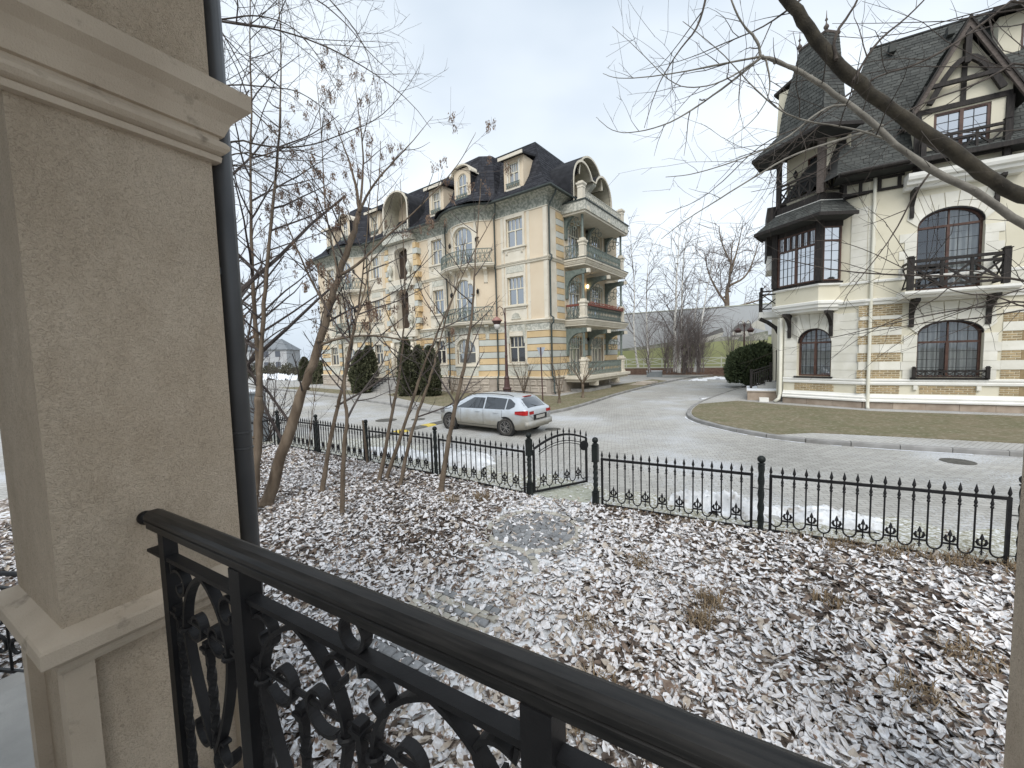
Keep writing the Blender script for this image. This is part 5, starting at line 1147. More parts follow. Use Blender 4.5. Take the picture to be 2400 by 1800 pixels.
for s_ in (-1,1):
    x0, x1 = 2.5+s_*1.62, 2.5; z0, z1 = 11.25, 14.45
    A, B = Vector((x0,-.62,z0)), Vector((x1,-.62,z1)); d = (B-A).normalized(); n_ = Vector((d.z,0,-d.x))*(1 if s_ < 0 else -1)
    m = MB(); wv = Vector((0,0,-.34)); m.prism([A,A+wv,B+wv,B],[v+Vector((0,.10,0)) for v in (A,A+wv,B+wv,B)]); m.build('barge_board', MT['h_timber_w'], HH)
    m = MB(); m.prism([A+Vector((0,-.05,.06)),A+Vector((0,-.05,-.06)),B+Vector((0,-.05,-.06)),B+Vector((0,-.05,.06))],[v+Vector((0,.06,0)) for v in (A+Vector((0,-.05,.06)),A+Vector((0,-.05,-.06)),B+Vector((0,-.05,-.06)),B+Vector((0,-.05,.06)))]); m.build('barge_trim', MT['h_timber'], HH)
    Bk = Vector((0,2.9,0)); m = MB(); m.prism([A,A+Bk,B+Bk,B],[v+Vector((0,0,.08)) for v in (A,A+Bk,B+Bk,B)]); m.build('dormer_roof', MT['h_roof'], HH)
    m = MB(); up = Vector((0,0,.085))
    if s_ < 0: shingles(m, A+up+Bk, A+up, B+up, B+Bk+up, .165, .29)
    else: shingles(m, A+up, A+Bk+up, B+Bk+up, B+up, .165, .29)
    stuff(m.build('roof_shingles', MT['h_slate'], HH))
MB().box(2.42,2.58,-.60,-.45,12.9,14.2).build('gable_pendant', TB, HH); MB().box(1.35,3.65,-.60,-.48,12.28,12.42).build('gable_tie', TB, HH)
for x in (1.42, 3.58): m = MB(); post(m, x, -.56, 9.36, 10.62, .075); m.build('balcony_post', TB, HH)
xrail((1.5,-.56),(3.5,-.56), 9.58, 10.50, 3, HH, TB, .2, .065)
# second dormer further right
m = MB(); wallgrid(m, lambda s,z,o: (s, 1.5-o, z), 3.95, 6.6, 12.6, 15.2, [(4.55,6.0,13.0,14.75)], .15); m.poly([(3.95,1.5,12.6),(3.95,1.5,15.2),(3.95,4,15.2),(3.95,4,12.6)]); m.build('dormer_wall', MT['h_wall'], HH)
window(HH, lambda s,z,o: (s, 1.5-o, z), 4.55, 6.0, 13.0, 14.75, 0, .12, 2, 2, .999, .085, MT['h_frame'], MT['h_glass_sky'], (.018,2,4,1), MT['h_bar'])
m = MB(); m.prism([(3.6,.9,15.15),(7,.9,15.15),(7,4.5,16.0),(3.6,4.5,16.0)],[(3.6,.9,15.3),(7,.9,15.3),(7,4.5,16.15),(3.6,4.5,16.15)]); m.build('dormer_roof', TB, HH)
# rain pipes
m = MB(); m.tube([(.15,-.10,9.55),(.15,-.12,9.0),(.15,-.11,.45),(.15,-.14,.2),(.15,-.22,.1)], .062, 10); m.build('rain_pipe', MT['h_pipe'], HH, True)
m = MB(); p = Vector(mK(-3.12,0,.10)); m.tube([p+Vector((0,0,4.2)),p+Vector((0,0,.55)),p+Vector((-.05,-.05,.30)),p+Vector((-.22,-.1,.15))], .075, 10); m.build('rain_pipe', MT['h_pipe'], HH, True)
m = MB(); p = Vector(mK(-3.30,0,-.1)); m.tube([p+Vector((0,0,4.2)),p+Vector((0,0,.45))], .06, 10); m.build('rain_pipe', MT['h_pipe'], HH, True)
# side entrance: balcony, canopy pieces, porch stair
MB().box(-3.75,-2.75,2.6,4.6,4.35,4.65).build('side_balcony_slab', MT['h_mould'], HH)
for y in (2.7,4.5): m = MB(); post(m, -3.65, y, 4.65, 5.85, .06); m.build('balcony_post', TB, HH)
xrail((-3.65,2.7),(-3.65,4.5), 4.8, 5.7, 2, HH, TB); xrail((-3.6,2.7),(-2.75,2.7), 4.8, 5.7, 1, HH, TB)
m = MB(); m.tube([(-2.75,2.65,3.3),(-3.0,2.65,3.8),(-3.35,2.65,4.1),(-3.7,2.65,4.3)], 0, flat=(.09,.09), up=(0,1,0)); m.build('bracket', TB, HH)
MB().box(-3.5,-2.70,1.6,3.8,7.3,9.6).build('side_oriel', TB, HH); m = MB(); m.box(-3.45,-2.72,1.7,3.7,6.6,7.3); m.build('side_oriel_base', MT['h_mould'], HH)
MB().box(-4.22,-2.78,1.98,4.6,-.05,.55).build('porch_base', MT['h_plinth'], HH); MB().box(-4.27,-2.74,1.93,4.65,.551,.60).build('porch_slab', MT['b_block'], HH); MB().box(-4.25,-2.75,1.95,4.62,.601,.64).build('slab_snow', MT['snow'], HH)
for k in range(2): MB().box(-3.75+.35*k,-2.75,2.9,4.5,.641+.16*k,.80+.16*k).build('porch_step', MT['concrete'], HH)
SPT = [(-4.05,3.0,.64,1.60),(-3.15,3.45,.80,1.95),(-2.85,3.6,.96,2.6)]
for x, y, z0, z1 in SPT: m = MB(); post(m, x, y, z0, z1, .06); m.build('stair_post', TB, HH)
for (x0,y0,a0,b0),(x1,y1,a1,b1) in zip(SPT, SPT[1:2]):
    for dz in (-.06,-.20): m = MB(); m.bar((x0,y0,b0+dz),(x1,y1,b1+dz-.05),.06,.06); m.build('stair_handrail', TB, HH)
    m = MB(); m.bar((x0,y0,a0+.10),(x1,y1,a1+.18),.05,.06); m.build('stair_rail', TB, HH)
    for k in range(9): t = (k+.5)/9; m = MB(); m.bar((x0+(x1-x0)*t,y0+(y1-y0)*t,a0+.1+(a1-a0+.08)*t),(x0+(x1-x0)*t,y0+(y1-y0)*t,b0-.2+(b1-b0-.05)*t),.07,.05,(1,0,0)); m.build('baluster', TB, HH)
MB().box(-3.7,-3.3,1.35,1.8,-.02,.28).build('splash_block', MT['h_mould'], HH)
# ------------------------------------------------------------------ the porch the camera stands in (frame: x along the railing, y outwards)
PO, PR = Vector((-1.618, 1.712, 0)), R(-30)
def pier(name, x0, x1, y0, y1, label, ztop=4.9):
    e_ = empty(name, PO, PR, label, 'column'); cxm, cym = (x0+x1)/2, (y0+y1)/2
    def ring(d, z): return [(x0-d,y0-d,z),(x1+d,y0-d,z),(x1+d,y1+d,z),(x0-d,y1+d,z)]
    MB().loft([ring(0,1.745),ring(0,3.735)]).build('shaft', MT['stucco_in'], e_)
    MB().loft([ring(.012,4.02),ring(.012,ztop)]).build('upper_shaft', MT['stucco_in'], e_)
    prof = [(.0,3.725),(.030,3.728),(.034,3.752),(.020,3.760),(.046,3.772),(.060,3.790),(.060,3.806),(.046,3.822),(.028,3.832),(.028,3.846),(.044,3.850),(.052,3.870),(.066,3.905),(.092,3.945),(.128,3.975),(.134,3.980),(.134,4.055),(.012,4.075)]
    MB().loft([ring(d,z) for d, z in prof]).build('capital_moulding', MT['stucco_trim'], e_)
    prof = [(-.02,1.575),(.022,1.585),(.030,1.602),(.024,1.618),(.050,1.642),(.072,1.652),(.074,1.655),(.074,1.712),(.068,1.722),(-.01,1.752)]
    MB().loft([ring(d,z) for d, z in prof]).build('ledge', MT['stucco_trim'], e_)
    MB().loft([ring(-.035,-.02),ring(-.035,1.58)]).build('pedestal', MT['stucco_in'], e_)
    p = MB()
    for (a, b) in ((x0-.012,x0+.075),(x1-.075,x1+.012)):
        for (c, d) in ((y0-.012,y0+.075),(y1-.075,y1+.012)): p.box(a, b, c, d, -.02, 1.581)
    p.build('pedestal_edge', MT['stucco_trim'], e_)
    return e_
pier('stucco_column', -.66, 0, -.27, .37, 'big square stucco porch column with moulded capital, behind the end of the railing')
# projecting house corner beside the porch, its edge enters the picture on the right
q = Vector((2.318,1.80,0))-PO; cq, sq = math.cos(-PR), math.sin(-PR); qx, qy = q.x*cq-q.y*sq, q.x*sq+q.y*cq
e_ = empty('stucco_pier', PO, PR, 'rough stucco house corner beside the last fence post', 'pier')
MB().box(qx-.0, qx+.7, qy-.65, qy, -.02, 4.9).build('shaft', MT['stucco_in'], e_)
MT['porch_bounce'] = pm('pale_bounce_surface', (.70,.68,.63), (.76,.74,.70), 2, .9, .2, 60)  # invented pale tone that bounces light onto the stucco column
# porch shell: floor, then unseen ceiling and house wall as pale reflectors
e_ = empty('porch_house', PO, PR, 'porch floor with unseen light-bouncing ceiling and house wall round the viewer', 'porch')
MB().box(-.02, 3.6, -3.2, .12, .55, .80).build('floor', MT['concrete'], e_)
MB().box(-.75, 1.7, -3.2, .45, 4.9, 5.2).build('ceiling', MT['porch_bounce'], e_)  # out of view, ends early so more sky light reaches the column
MB().box(-3.5, 3.9, -3.4, -3.2, -.02, 5.2).build('house_wall', MT['porch_bounce'], e_)
# rain pipe behind the column
e_ = empty('rain_pipe', PO, PR, 'dark round metal rain pipe running up behind the stucco column', 'pipe')
MB().tube([(-.045,.435,.05),(-.045,.435,6.0)], .046, 16).build('pipe', MT['pipe_dark'], e_, True)
for z in (2.30, 2.385): MB().lathe([(.046,-.006),(.051,-.004),(.051,.004),(.046,.006)], -.045, .435, z, 16).build('joint_ring', MT['pipe_dark'], e_)
for z in (1.2, 3.2): MB().box(-.06, -.03, .371, .39, z, z+.03).build('bracket', MT['pipe_dark'], e_)

# ---- wrought iron railing
rl = empty('porch_railing', PO, PR, 'black wrought iron porch railing with pointed arches, scrolls and a broad handrail', 'railing')
hp = [(-.030,2.072),(.030,2.072),(.030,2.094),(.036,2.096),(.036,2.103),(.031,2.106),(.037,2.112),(.036,2.124),(.028,2.136),(.014,2.143),(-.014,2.143),(-.028,2.136),(-.036,2.124),(-.037,2.112),(-.031,2.106),(-.036,2.103),(-.036,2.096),(-.030,2.094)]
MB().prism([(.105,y,z) for y, z in hp], [(3.4,y,z) for y, z in hp]).build('handrail', MT['wood_rail'], rl)
m = MB(); m.tube([(.0,0,2.09),(.10,0,2.105)], .016, 8); m.sphere((.012,0,2.09), .03, 8); m.build('wall_anchor', MT['iron'], rl, True)
MB().box(.06, .1955, -.02, .02, 1.958, 1.970).box(.2445,.7755,-.02,.02,1.958,1.976).box(.8445,1.8845,-.02,.02,1.958,1.976).box(1.9535,3.4,-.02,.02,1.958,1.976).build('upper_rail', MT['iron'], rl)
MB().box(.2445,.7755,-.02,.02,.93,.95).box(.8445,1.8845,-.02,.02,.93,.95).box(1.9535,3.4,-.02,.02,.93,.95).build('lower_rail', MT['iron'], rl)
MB().box(.196,.244,-.024,.024,.802,2.071).build('post', MT['iron'], rl)
for px in (.81, 1.919, 3.03): MB().box(px-.034,px+.034,-.034,.034,.802,2.071).build('post', MT['iron'], rl)
def flatbar(m, pts, w_=.0075, dpt=.017, off=0): m.tube([(p[0], off, p[1]) for p in pts], 0, flat=(dpt, w_), up=(0,1,0))
def twistbar(m, x, z0, z1, y=0):
    m.tube([(x,y,z0),(x,y,z0+.05)], 0, flat=(.012,.012), up=(1,0,0)); n_ = 34
    m.tube([(x,y,z0+.05+(z1-z0-.10)*k/n_) for k in range(n_+1)], 0, flat=(.012,.012), up=(1,0,0), twist=.42)
    m.tube([(x,y,z1-.05),(x,y,z1)], 0, flat=(.012,.012), up=(1,0,0))
def capbox(m, x, z, s_=.024):
    m.box(x-s_, x+s_, -s_, s_, z, z+.012); m.box(x-s_*.75, x+s_*.75, -s_*.75, s_*.75, z-.018, z); m.box(x-s_*.7, x+s_*.7, -s_*.7, s_*.7, z+.012, z+.03)
def collar(m, x, z): m.tube([(x+.022*math.cos(a_), .024*math.sin(a_), z) for a_ in [2*math.pi*k/10 for k in range(11)]], .008, 6)
def arch_motif(c, hw, parent):
    zt = 1.957; m = MB()
    for s_ in (-1, 1):      # one leg of the pointed arch, bowing out then running down to a point
        pts = bez((c,0,zt), (c+s_*hw*.75,0,zt-.055), (c+s_*hw*1.08,0,zt-.18), (c+s_*hw*.98,0,zt-.30), 12)[:] + bez((c+s_*hw*.98,0,zt-.30), (c+s_*hw*.85,0,zt-.44), (c+s_*hw*.35,0,zt-.62), (c+s_*.012,0,1.27), 10)[1:]
        flatbar(m, [(p.x,p.z) for p in pts])
    m.build('pointed_arch', MT['iron'], parent)
    m = MB()
    for s_ in (-1, 1):      # inner scrolls curling above the twisted bar
        flatbar(m, [(p[0],p[2]) for p in spiral((c+s_*hw*.47,1.745), hw*.44, .020, math.pi*(.5 if s_ > 0 else .5)-s_*2.2, math.pi*.5-s_*(2.2+5.4)+s_*0, 22)], .006, .015, .001)
    m.build('scroll', MT['iron'], parent)
    m = MB(); twistbar(m, c, .95, 1.665); capbox(m, c, 1.672); m.build('twisted_bar', MT['iron'], parent)
    for s_ in (-1, 1): m = MB(); collar(m, c+s_*hw, 1.70); m.build('collar', MT['iron'], parent)
def hanging_scroll(c, s_, parent, z=1.955, r=.07):
    m = MB(); pts = [(c,z-.005)] + [(p[0],p[2]) for p in spiral((c+s_*r*.9, z-.085), r, .018, math.pi*.5+s_*.9, math.pi*.5+s_*.9-s_*5.6, 20)]
    flatbar(m, pts, .006, .015, -.001); m.build('scroll', MT['iron'], parent)
for c in (1.098, 1.630): arch_motif(c, .21, rl)
arch_motif(.51, .165, rl)
m = MB(); m.tube([(1.362+.046*math.cos(2*math.pi*k/24), 0, 2.022+.046*math.sin(2*math.pi*k/24)) for k in range(25)], 0, flat=(.015,.006), up=(0,1,0), caps=False); m.build('ring', MT['iron'], rl)
for c, s_ in ((1.345,-1),(1.381,1),(.862,1),(1.866,-1),(.262,1),(.757,-1)): hanging_scroll(c, s_, rl)
m = MB(); m.tube([(.846,0,1.735),(1.885,0,1.735)], .009, 8); m.tube([(.245,0,1.735),(.775,0,1.735)], .009, 8); m.build('round_bar', MT['iron'], rl)
for x in (.875, 1.364, 1.852, .275, .745):
    m = MB(); twistbar(m, x, .95, 1.735, .0); capbox(m, x, 1.742); m.build('twisted_bar', MT['iron'], rl)
for c in (1.098,1.630,.51):    # lower scrolls
    m = MB()
    for s_ in (-1, 1): flatbar(m, [(p[0],p[2]) for p in spiral((c+s_*.075,1.30), .07, .018, math.pi*.5-s_*1.2, math.pi*.5-s_*6.4, 18)], .006, .015, .002)
    m.build('scroll', MT['iron'], rl)
for x in (2.25,2.6,2.8):
    m = MB(); twistbar(m, x, .95, 1.955); m.build('twisted_bar', MT['iron'], rl)
# ---- low scrolled railing and stone step out in the garden left of the column
gr = empty('garden_railing', (-3.75, 3.25, 0), R(172), 'low black scrolled railing standing by the stone step beyond the column', 'railing')
m = MB(); m.tube([(0,0,1.0),(3.2,0,1.0)], .02, 8); m.build('handrail', MT['iron'], gr)
m = MB(); m.box(0,3.2,-.012,.012,.86,.88); m.box(0,3.2,-.012,.012,.10,.125); m.build('rail', MT['iron'], gr)
for x in (.02, 1.6, 3.18): MB().box(x-.02,x+.02,-.02,.02,.03,1.0).build('post', MT['iron'], gr)
for k in range(7):
    m = MB(); x = .25+.45*k
    for s_ in (-1, 1):
        flatbar(m, [(p[0],p[2]) for p in spiral((x+s_*.10,.62), .13, .03, math.pi*.5-s_*1.4, math.pi*.5-s_*7, 18)], .008, .012); flatbar(m, [(p[0],p[2]) for p in spiral((x+s_*.10,.33), .13, .03, -math.pi*.5+s_*1.4, -math.pi*.5+s_*7, 18)], .008, .012)
    m.tube([(x,0,.12),(x,0,.86)], .01, 6); m.build('scroll', MT['iron'], gr)
o = MB().box(-1.3,.25,-.55,.55,-.02,.12).build('stone_step', MT['concrete']); o.location = (-3.2,2.75,0); o.rotation_euler = (0,0,R(-30)); tag(o, 'grey stone step slab on the ground left of the column pedestal', 'step')
o = MB().box(-1.2,.15,-.45,.45,.12,.26).build('stone_step', MT['concrete']); o.location = (-3.05,2.2,0); o.rotation_euler = (0,0,R(-30)); tag(o, 'upper grey stone step, nearer the porch, left of the column pedestal', 'step')
# ------------------------------------------------------------------ wrought iron garden fence
def picket(h0, zr):
    m = MB(); m.tube([(0,0,h0),(0,0,zr+.01)], .0105, 6)
    m.lathe([(.0105,-.03),(.019,-.02),(.019,-.006),(.012,.006),(.020,.03),(.014,.055),(.0105,.075)], 0, 0, zr-.115, 6)
    m.lathe([(.009,0),(.015,.008),(.009,.020),(.018,.034),(.021,.052),(.015,.080),(.002,.135)], 0, 0, zr+.012, 6); return m.mesh('picket')
ZR = .86
RUN = {}
def run(key):
    if key not in RUN:
        lab = {'far':'black iron spear fence running from the grey cabinet to the open gate','near':'black iron spear fence from the gate opening to the stucco house corner','side':'short black iron spear fence in front of the grey cabinet'}[key]
        RUN[key] = empty('garden_fence', (0,0,0), 0, lab, 'fence')
    return RUN[key]
PK = picket(.20, ZR); 
def u_scroll(d):                      # U shaped foot joining two pickets
    m = MB(); m.tube([(d/2*math.cos(math.pi+math.pi*k/10), 0, .20+.085*math.sin(math.pi+math.pi*k/10)) for k in range(11)], .0105, 6); m.box(-.006,.006,-.006,.006,.06,.118); return m.mesh('u_foot')
def fleur(d):                         # lily ornament on a short crossbar between two U feet
    m = MB(); m.box(-d/2,d/2,-.010,.010,.200,.220); m.tube([(0,0,.12),(0,0,.38)], .009, 6)
    m.lathe([(.004,0),(.024,.022),(.017,.05),(.003,.09)], 0, 0, .30, 6)
    for s_ in (-1,1):
        m.tube([(0,0,.235),(s_*.028,0,.245),(s_*.044,0,.280),(s_*.034,0,.315),(s_*.018,0,.31)], [.009,.015,.017,.012,.005], 6)
        m.tube([(0,0,.17),(s_*.016,0,.16),(s_*.018,0,.145)], .005, 5)
    m.lathe([(.002,0),(.012,.015),(.002,.05)], 0, 0, .115, 6); return m.mesh('lily_ornament')
PANELM = {}
def panel(a, b, key, n=18, lead=(.12,.12)):
    d = b-a; L = d.length; rz = math.atan2(d.y, d.x); x0, x1 = lead[0], L-lead[1]
    m = MB(); m.box(x0-.018,x1+.018,-.017,.017,ZR-.020,ZR+.018); m.box(x0-.018,x1+.018,-.017,.017,.02,.058)
    for x in (x0, x1): m.box(x-.018,x+.018,-.016,.016,.058,ZR-.020)
    e_ = m.build('panel_frame', MT['iron'], run(key)); e_.location = (a.x,a.y,.03); e_.rotation_euler = (0,0,rz)
    for x in (x0, x1):
        m = MB(); m.lathe([(.009,0),(.015,.008),(.009,.020),(.018,.034),(.021,.052),(.015,.080),(.002,.135)], x, 0, ZR+.014, 6); m.build('spear_tip', MT['iron'], e_)
    sp = (x1-x0)/(n-1); key = round(sp, 4)
    if key not in PANELM: PANELM[key] = (u_scroll(sp), fleur(sp))
    U_, Fl = PANELM[key]
    for k in range(1, n-1): o = obj('picket', PK, MT['iron'], e_); o.location = (x0+sp*k, 0, 0)
    for k in range(n-1):
        if k % 2 == 0: o = obj('u_foot', U_, MT['iron'], e_)
        else: o = obj('lily_ornament', Fl, MT['iron'], e_)
        o.location = (x0+sp*(k+.5), 0, 0)
    for s_, x in ((-1,x0),(1,x1)):
        for z in (ZR-.2, .16): m = MB(); m.tube([(x,0,z),(x+s_*.10,0,z)], .007, 6); m.build('fixing_bolt', MT['iron'], e_)
    return e_
def fpost(p, key, wide=False, h=1.03):
    m = MB(); r0 = .036
    if wide: m.box(-.05,.05,-.05,.05,0,.26); m.box(-.05,.05,-.05,.05,h-.30,h); m.box(-.055,.055,-.055,.055,.26,.275); m.box(-.054,.054,-.054,.054,h-.31,h-.30)
    n_ = 30; loops = []
    for k in range(n_+1):             # twisted square shaft
        a_ = .55*k*.5; z = (.27 if wide else 0)+(h-(.56 if wide else 0))*k/n_; loops.append([(r0*1.25*math.cos(a_+i*math.pi/4)*(1 if i % 2 == 0 else .82), r0*1.25*math.sin(a_+i*math.pi/4)*(1 if i % 2 == 0 else .82), z) for i in range(8)])
    m.loft(loops); e_ = m.build('post', MT['iron_green'], run(key)); e_.location = (p.x,p.y,.02); e_.rotation_euler = (0,0,R(-31))
    m = MB(); m.lathe([(.035,0),(.05,.006),(.05,.018),(.026,.026)], 0, 0, h, 12); m.sphere((0,0,h+.078), .056, 8); m.build('ball', MT['iron_green'], e_, True)
    return e_
for i, p in enumerate(FENCE): fpost(p, 'far' if i < 5 else 'near', i in (4,5), 1.12 if i in (4,5) else 1.03)
for i in range(4): panel(FENCE[i], FENCE[i+1], 'far')
panel(FENCE[5], FENCE[6], 'near'); panel(FENCE[6], FENCE[7], 'near')
cl = FENCE[0]+Vector((-.50,-.86,0))*2.5; panel(cl, FENCE[0], 'side', 14); fpost(cl+Vector((-.03,-.05,0)), 'side')
panel(FENCE[7], FENCE[7]+Vector((2.2,-1.15,0)), 'near', 16)
# gate: hung on the post left of the opening, swung outwards
gp = FENCE[4]; ge = Vector((1.50,8.22,0)); d = ge-gp; gl = d.length
g = empty('garden_gate', gp, math.atan2(d.y,d.x), 'black iron garden gate with arched top standing open', 'gate'); g.location.z = .08
x0, x1 = .10, gl
for x in (x0, x1): MB().box(x-.020,x+.020,-.018,.018,.0,.84 if x == x0 else .93).build('frame_upright', MT['iron'], g)
MB().box(x0+.020,x1-.020,-.018,.018,.0,.036).build('bottom_rail', MT['iron'], g)
zz = lambda x: .86+.17*math.sin(math.pi*(x-x0)/(x1-x0))+.07*(x-x0)/(x1-x0)
m = MB(); m.tube([(x0+(x1-x0)*k/16,0,zz(x0+(x1-x0)*k/16)) for k in range(17)], 0, flat=(.017,.019), up=(0,1,0)); m.build('arched_rail', MT['iron'], g)
for dz in (.13,.18): m = MB(); m.tube([(x0+.12+(x1-x0-.16)*k/16,.012,zz(x0+(x1-x0)*(.1+.85*k/16))-dz) for k in range(17)], .008, 6); m.build('arch_band', MT['iron'], g)
n_ = 10; sp = (x1-x0)/(n_-1); U_, Fl = u_scroll(sp), fleur(sp)
for k in range(n_):
    x = x0+sp*k; m = MB()
    if 0 < k < n_-1: m.tube([(0,0,.20),(0,0,zz(x))], .0105, 6); m.lathe([(.0105,-.03),(.019,-.02),(.019,-.006),(.012,.006),(.020,.03),(.014,.055),(.0105,.075)], 0, 0, zz(x)-.115, 6)
    m.lathe([(.009,0),(.015,.008),(.009,.020),(.018,.034),(.021,.052),(.015,.080),(.002,.135)], 0, 0, zz(x)+.012, 6)
    o = m.build('picket', MT['iron'], g); o.location = (x,0,0)
for k in range(n_-1):
    o = obj('u_foot' if k % 2 == 0 else 'lily_ornament', U_ if k % 2 == 0 else Fl, MT['iron'], g); o.location = (x0+sp*(k+.5),0,-.03)
m = MB(); m.T = Matrix.Translation((x1-.055,0,.78)) @ Matrix.Rotation(R(90),4,'X'); m.lathe([(.005,-.02),(.10,-.018),(.105,0),(.10,.018),(.005,.02)], 0, 0, 0, 16); m.build('lock_plate', MT['iron'], g)
for z in (.2,.75): m = MB(); m.tube([(0,0,z),(x0,0,z)], .012, 6); m.build('hinge', MT['iron'], g)
# ------------------------------------------------------------------ trees
def perp(t, r_):
    v = Vector((r_.gauss(0,1), r_.gauss(0,1), r_.gauss(0,1))); v -= t*v.dot(t); return v.normalized() if v.length > 1e-4 else t.orthogonal().normalized()
def resample(pts, n_):
    pts = [Vector(p) for p in pts]; L = [0]
    for a, b in zip(pts, pts[1:]): L.append(L[-1]+(b-a).length)
    out = []
    for k in range(n_+1):
        t = L[-1]*k/n_
        i = max(i for i in range(len(pts)-1) if L[i] <= t+1e-9); d = L[i+1]-L[i]
        out.append(pts[i]+(pts[i+1]-pts[i])*((t-L[i])/d if d > 1e-9 else 0))
    return out, L[-1]
def smooth3(pts, it=2):
    pts = [Vector(p) for p in pts]
    for _ in range(it):
        q = [pts[0]]
        for a, b in zip(pts, pts[1:]): q += [a*.75+b*.25, a*.25+b*.75]
        q.append(pts[-1]); pts = q
    return pts
def shoot(r_, p, d, L, seg, wig, up, droop=0.0):
    pts = [Vector(p)]; d = Vector(d).normalized()
    for k in range(seg):
        d = (d + Vector((r_.gauss(0,wig), r_.gauss(0,wig), r_.gauss(0,wig)*.8+up-droop*k/seg))).normalized(); pts.append(pts[-1]+d*(L/seg))
    return pts
RMIN = .0024; L0 = (.12,.46)
def branch(m, r_, pts, r0, r1, lvl, spec, tips=None, sides=5, add=True):
    """a limb and everything that grows from it. spec[lvl] = (per metre, rel. length, spread, wiggle, up, from)"""
    n_ = len(pts); rs = [r0+(r1-r0)*(k/(n_-1)) for k in range(n_)]
    if add: m.tube(pts, rs, sides if r0 > .012 else 4 if r0 > .005 else 3, caps=False)
    if lvl < 0:
        if tips is not None: tips.append((pts[-1], (pts[-1]-pts[-2]).normalized()))
        return
    dens, rel, spread, wig, up, frm = spec[lvl]
    q, L = resample(pts, max(4, int(12)))
    cnt = max(1, int(dens*L*(1-frm)+r_.random())); ph = r_.uniform(0,6)
    for k in range(cnt):
        u = frm+(1-frm)*(k+r_.random())/cnt; u = min(.985,u); i = min(len(q)-2, int(u*(len(q)-1))); f = u*(len(q)-1)-i
        p = q[i]+(q[i+1]-q[i])*f; t = (q[i+1]-q[i]).normalized(); v = perp(t, r_)
        d = (t*math.cos(spread)+v*math.sin(spread)); cl = L*rel*(1-.62*u)*r_.uniform(.6,1.25)
        if lvl == 0: cl = r_.uniform(*L0)*rel*2
        rr = (r0+(r1-r0)*u)*(.62 if lvl else .5); rr = max(RMIN, min(rr, .0125*cl+.001))
        branch(m, r_, shoot(r_, p, d, cl, 6 if lvl > 1 else 5 if lvl else 3, wig, up), rr, max(RMIN*.6, rr*.35), lvl-1, spec, tips)
def tree(name, label, stems, seed, spec, lvl=2, bark='bark', twig='twig', group=None, cat='tree', r_end=.012, samara=0, frm=None, rmin=.0024, l0=(.12,.46)):
    """stems: list of (points, base radius, end radius, level)"""
    global RMIN, L0
    RMIN, L0 = rmin, l0
    r_ = random.Random(seed); b0 = Vector(stems[0][0][0]); e_ = empty(name, (b0.x,b0.y,b0.z), 0, label, cat, group)
    tips = []; mt = MB(Matrix.Translation(-b0)); mc = MB(Matrix.Translation(-b0))
    for pts, ra, rb, lv in stems:
        P = smooth3(pts, 2); 
        P = [p+Vector((r_.gauss(0,ra*.10), r_.gauss(0,ra*.10), 0)) if 0 < i < len(P)-1 else p for i, p in enumerate(P)]
        n_ = len(P); mt.tube(P, [(rb+(ra-rb)*(1-k/(n_-1))**(1.0 if rb > ra*.5 else 1.35))*(1+.05*r_.gauss(0,1)) * (1.35 if k == 0 and ra > .04 else 1.12 if k == 1 and ra > .04 else 1) for k in range(n_)], 9 if ra > .03 else 6)
        branch(mc, r_, P, ra, rb, lv, spec, tips, add=False)
    # knots and pruning scars on the bole
    P0 = smooth3(stems[0][0], 2)
    if stems[0][1] > .05:
        for k in range(7):
            i = r_.randrange(2, len(P0)-4); mt.sphere(P0[i]+perp(Vector((0,0,1)), r_)*stems[0][1]*.72, stems[0][1]*.42, 5, .7)
    mt.build('trunk', MT[bark], e_, True); stuff(mc.build('crown', MT[twig], e_))
    if samara:
        ms = MB(Matrix.Translation(-b0)); T_ = [t for t in tips if t[0].z > 3.3]
        for k in range(samara):
            p, d = r_.choice(T_); c = p+Vector((r_.gauss(0,.03),r_.gauss(0,.03),r_.uniform(-.03,.0)))
            for j in range(r_.randrange(8,20)):
                q = c+Vector((r_.gauss(0,.014),r_.gauss(0,.014),-r_.uniform(.01,.15))); a_ = r_.uniform(0,6.28); l_ = r_.uniform(.030,.048); w_ = Vector((math.cos(a_),math.sin(a_),0))*.0075; dn = Vector((r_.gauss(0,.16),r_.gauss(0,.16),-1)).normalized()*l_
                ms.add([q,q+w_+dn*.4,q+dn,q-w_+dn*.4],[(0,1,2,3)])
        stuff(ms.build('seed_clusters', MT['samara'], e_))
    return e_
def px(pts, y): return [at(*pts[0], .02)] + [atY(a, b, y if not isinstance(y, (list,tuple)) else y[0]+(y[1]-y[0])*(i+1)/len(pts)) for i, (a, b) in enumerate(pts[1:])]
SP = {0:(7,.32,.75,.10,.06,.12), 1:(4.2,.42,.78,.10,.07,.15), 2:(2.4,.34,.85,.08,.07,.34), 3:(2.0,.4,.8,.08,.08,.3)}
SPl = {0:(6.5,.36,.75,.10,.06,.12), 1:(4.2,.44,.78,.10,.06,.12), 2:(2.3,.30,.95,.07,.05,.22)}
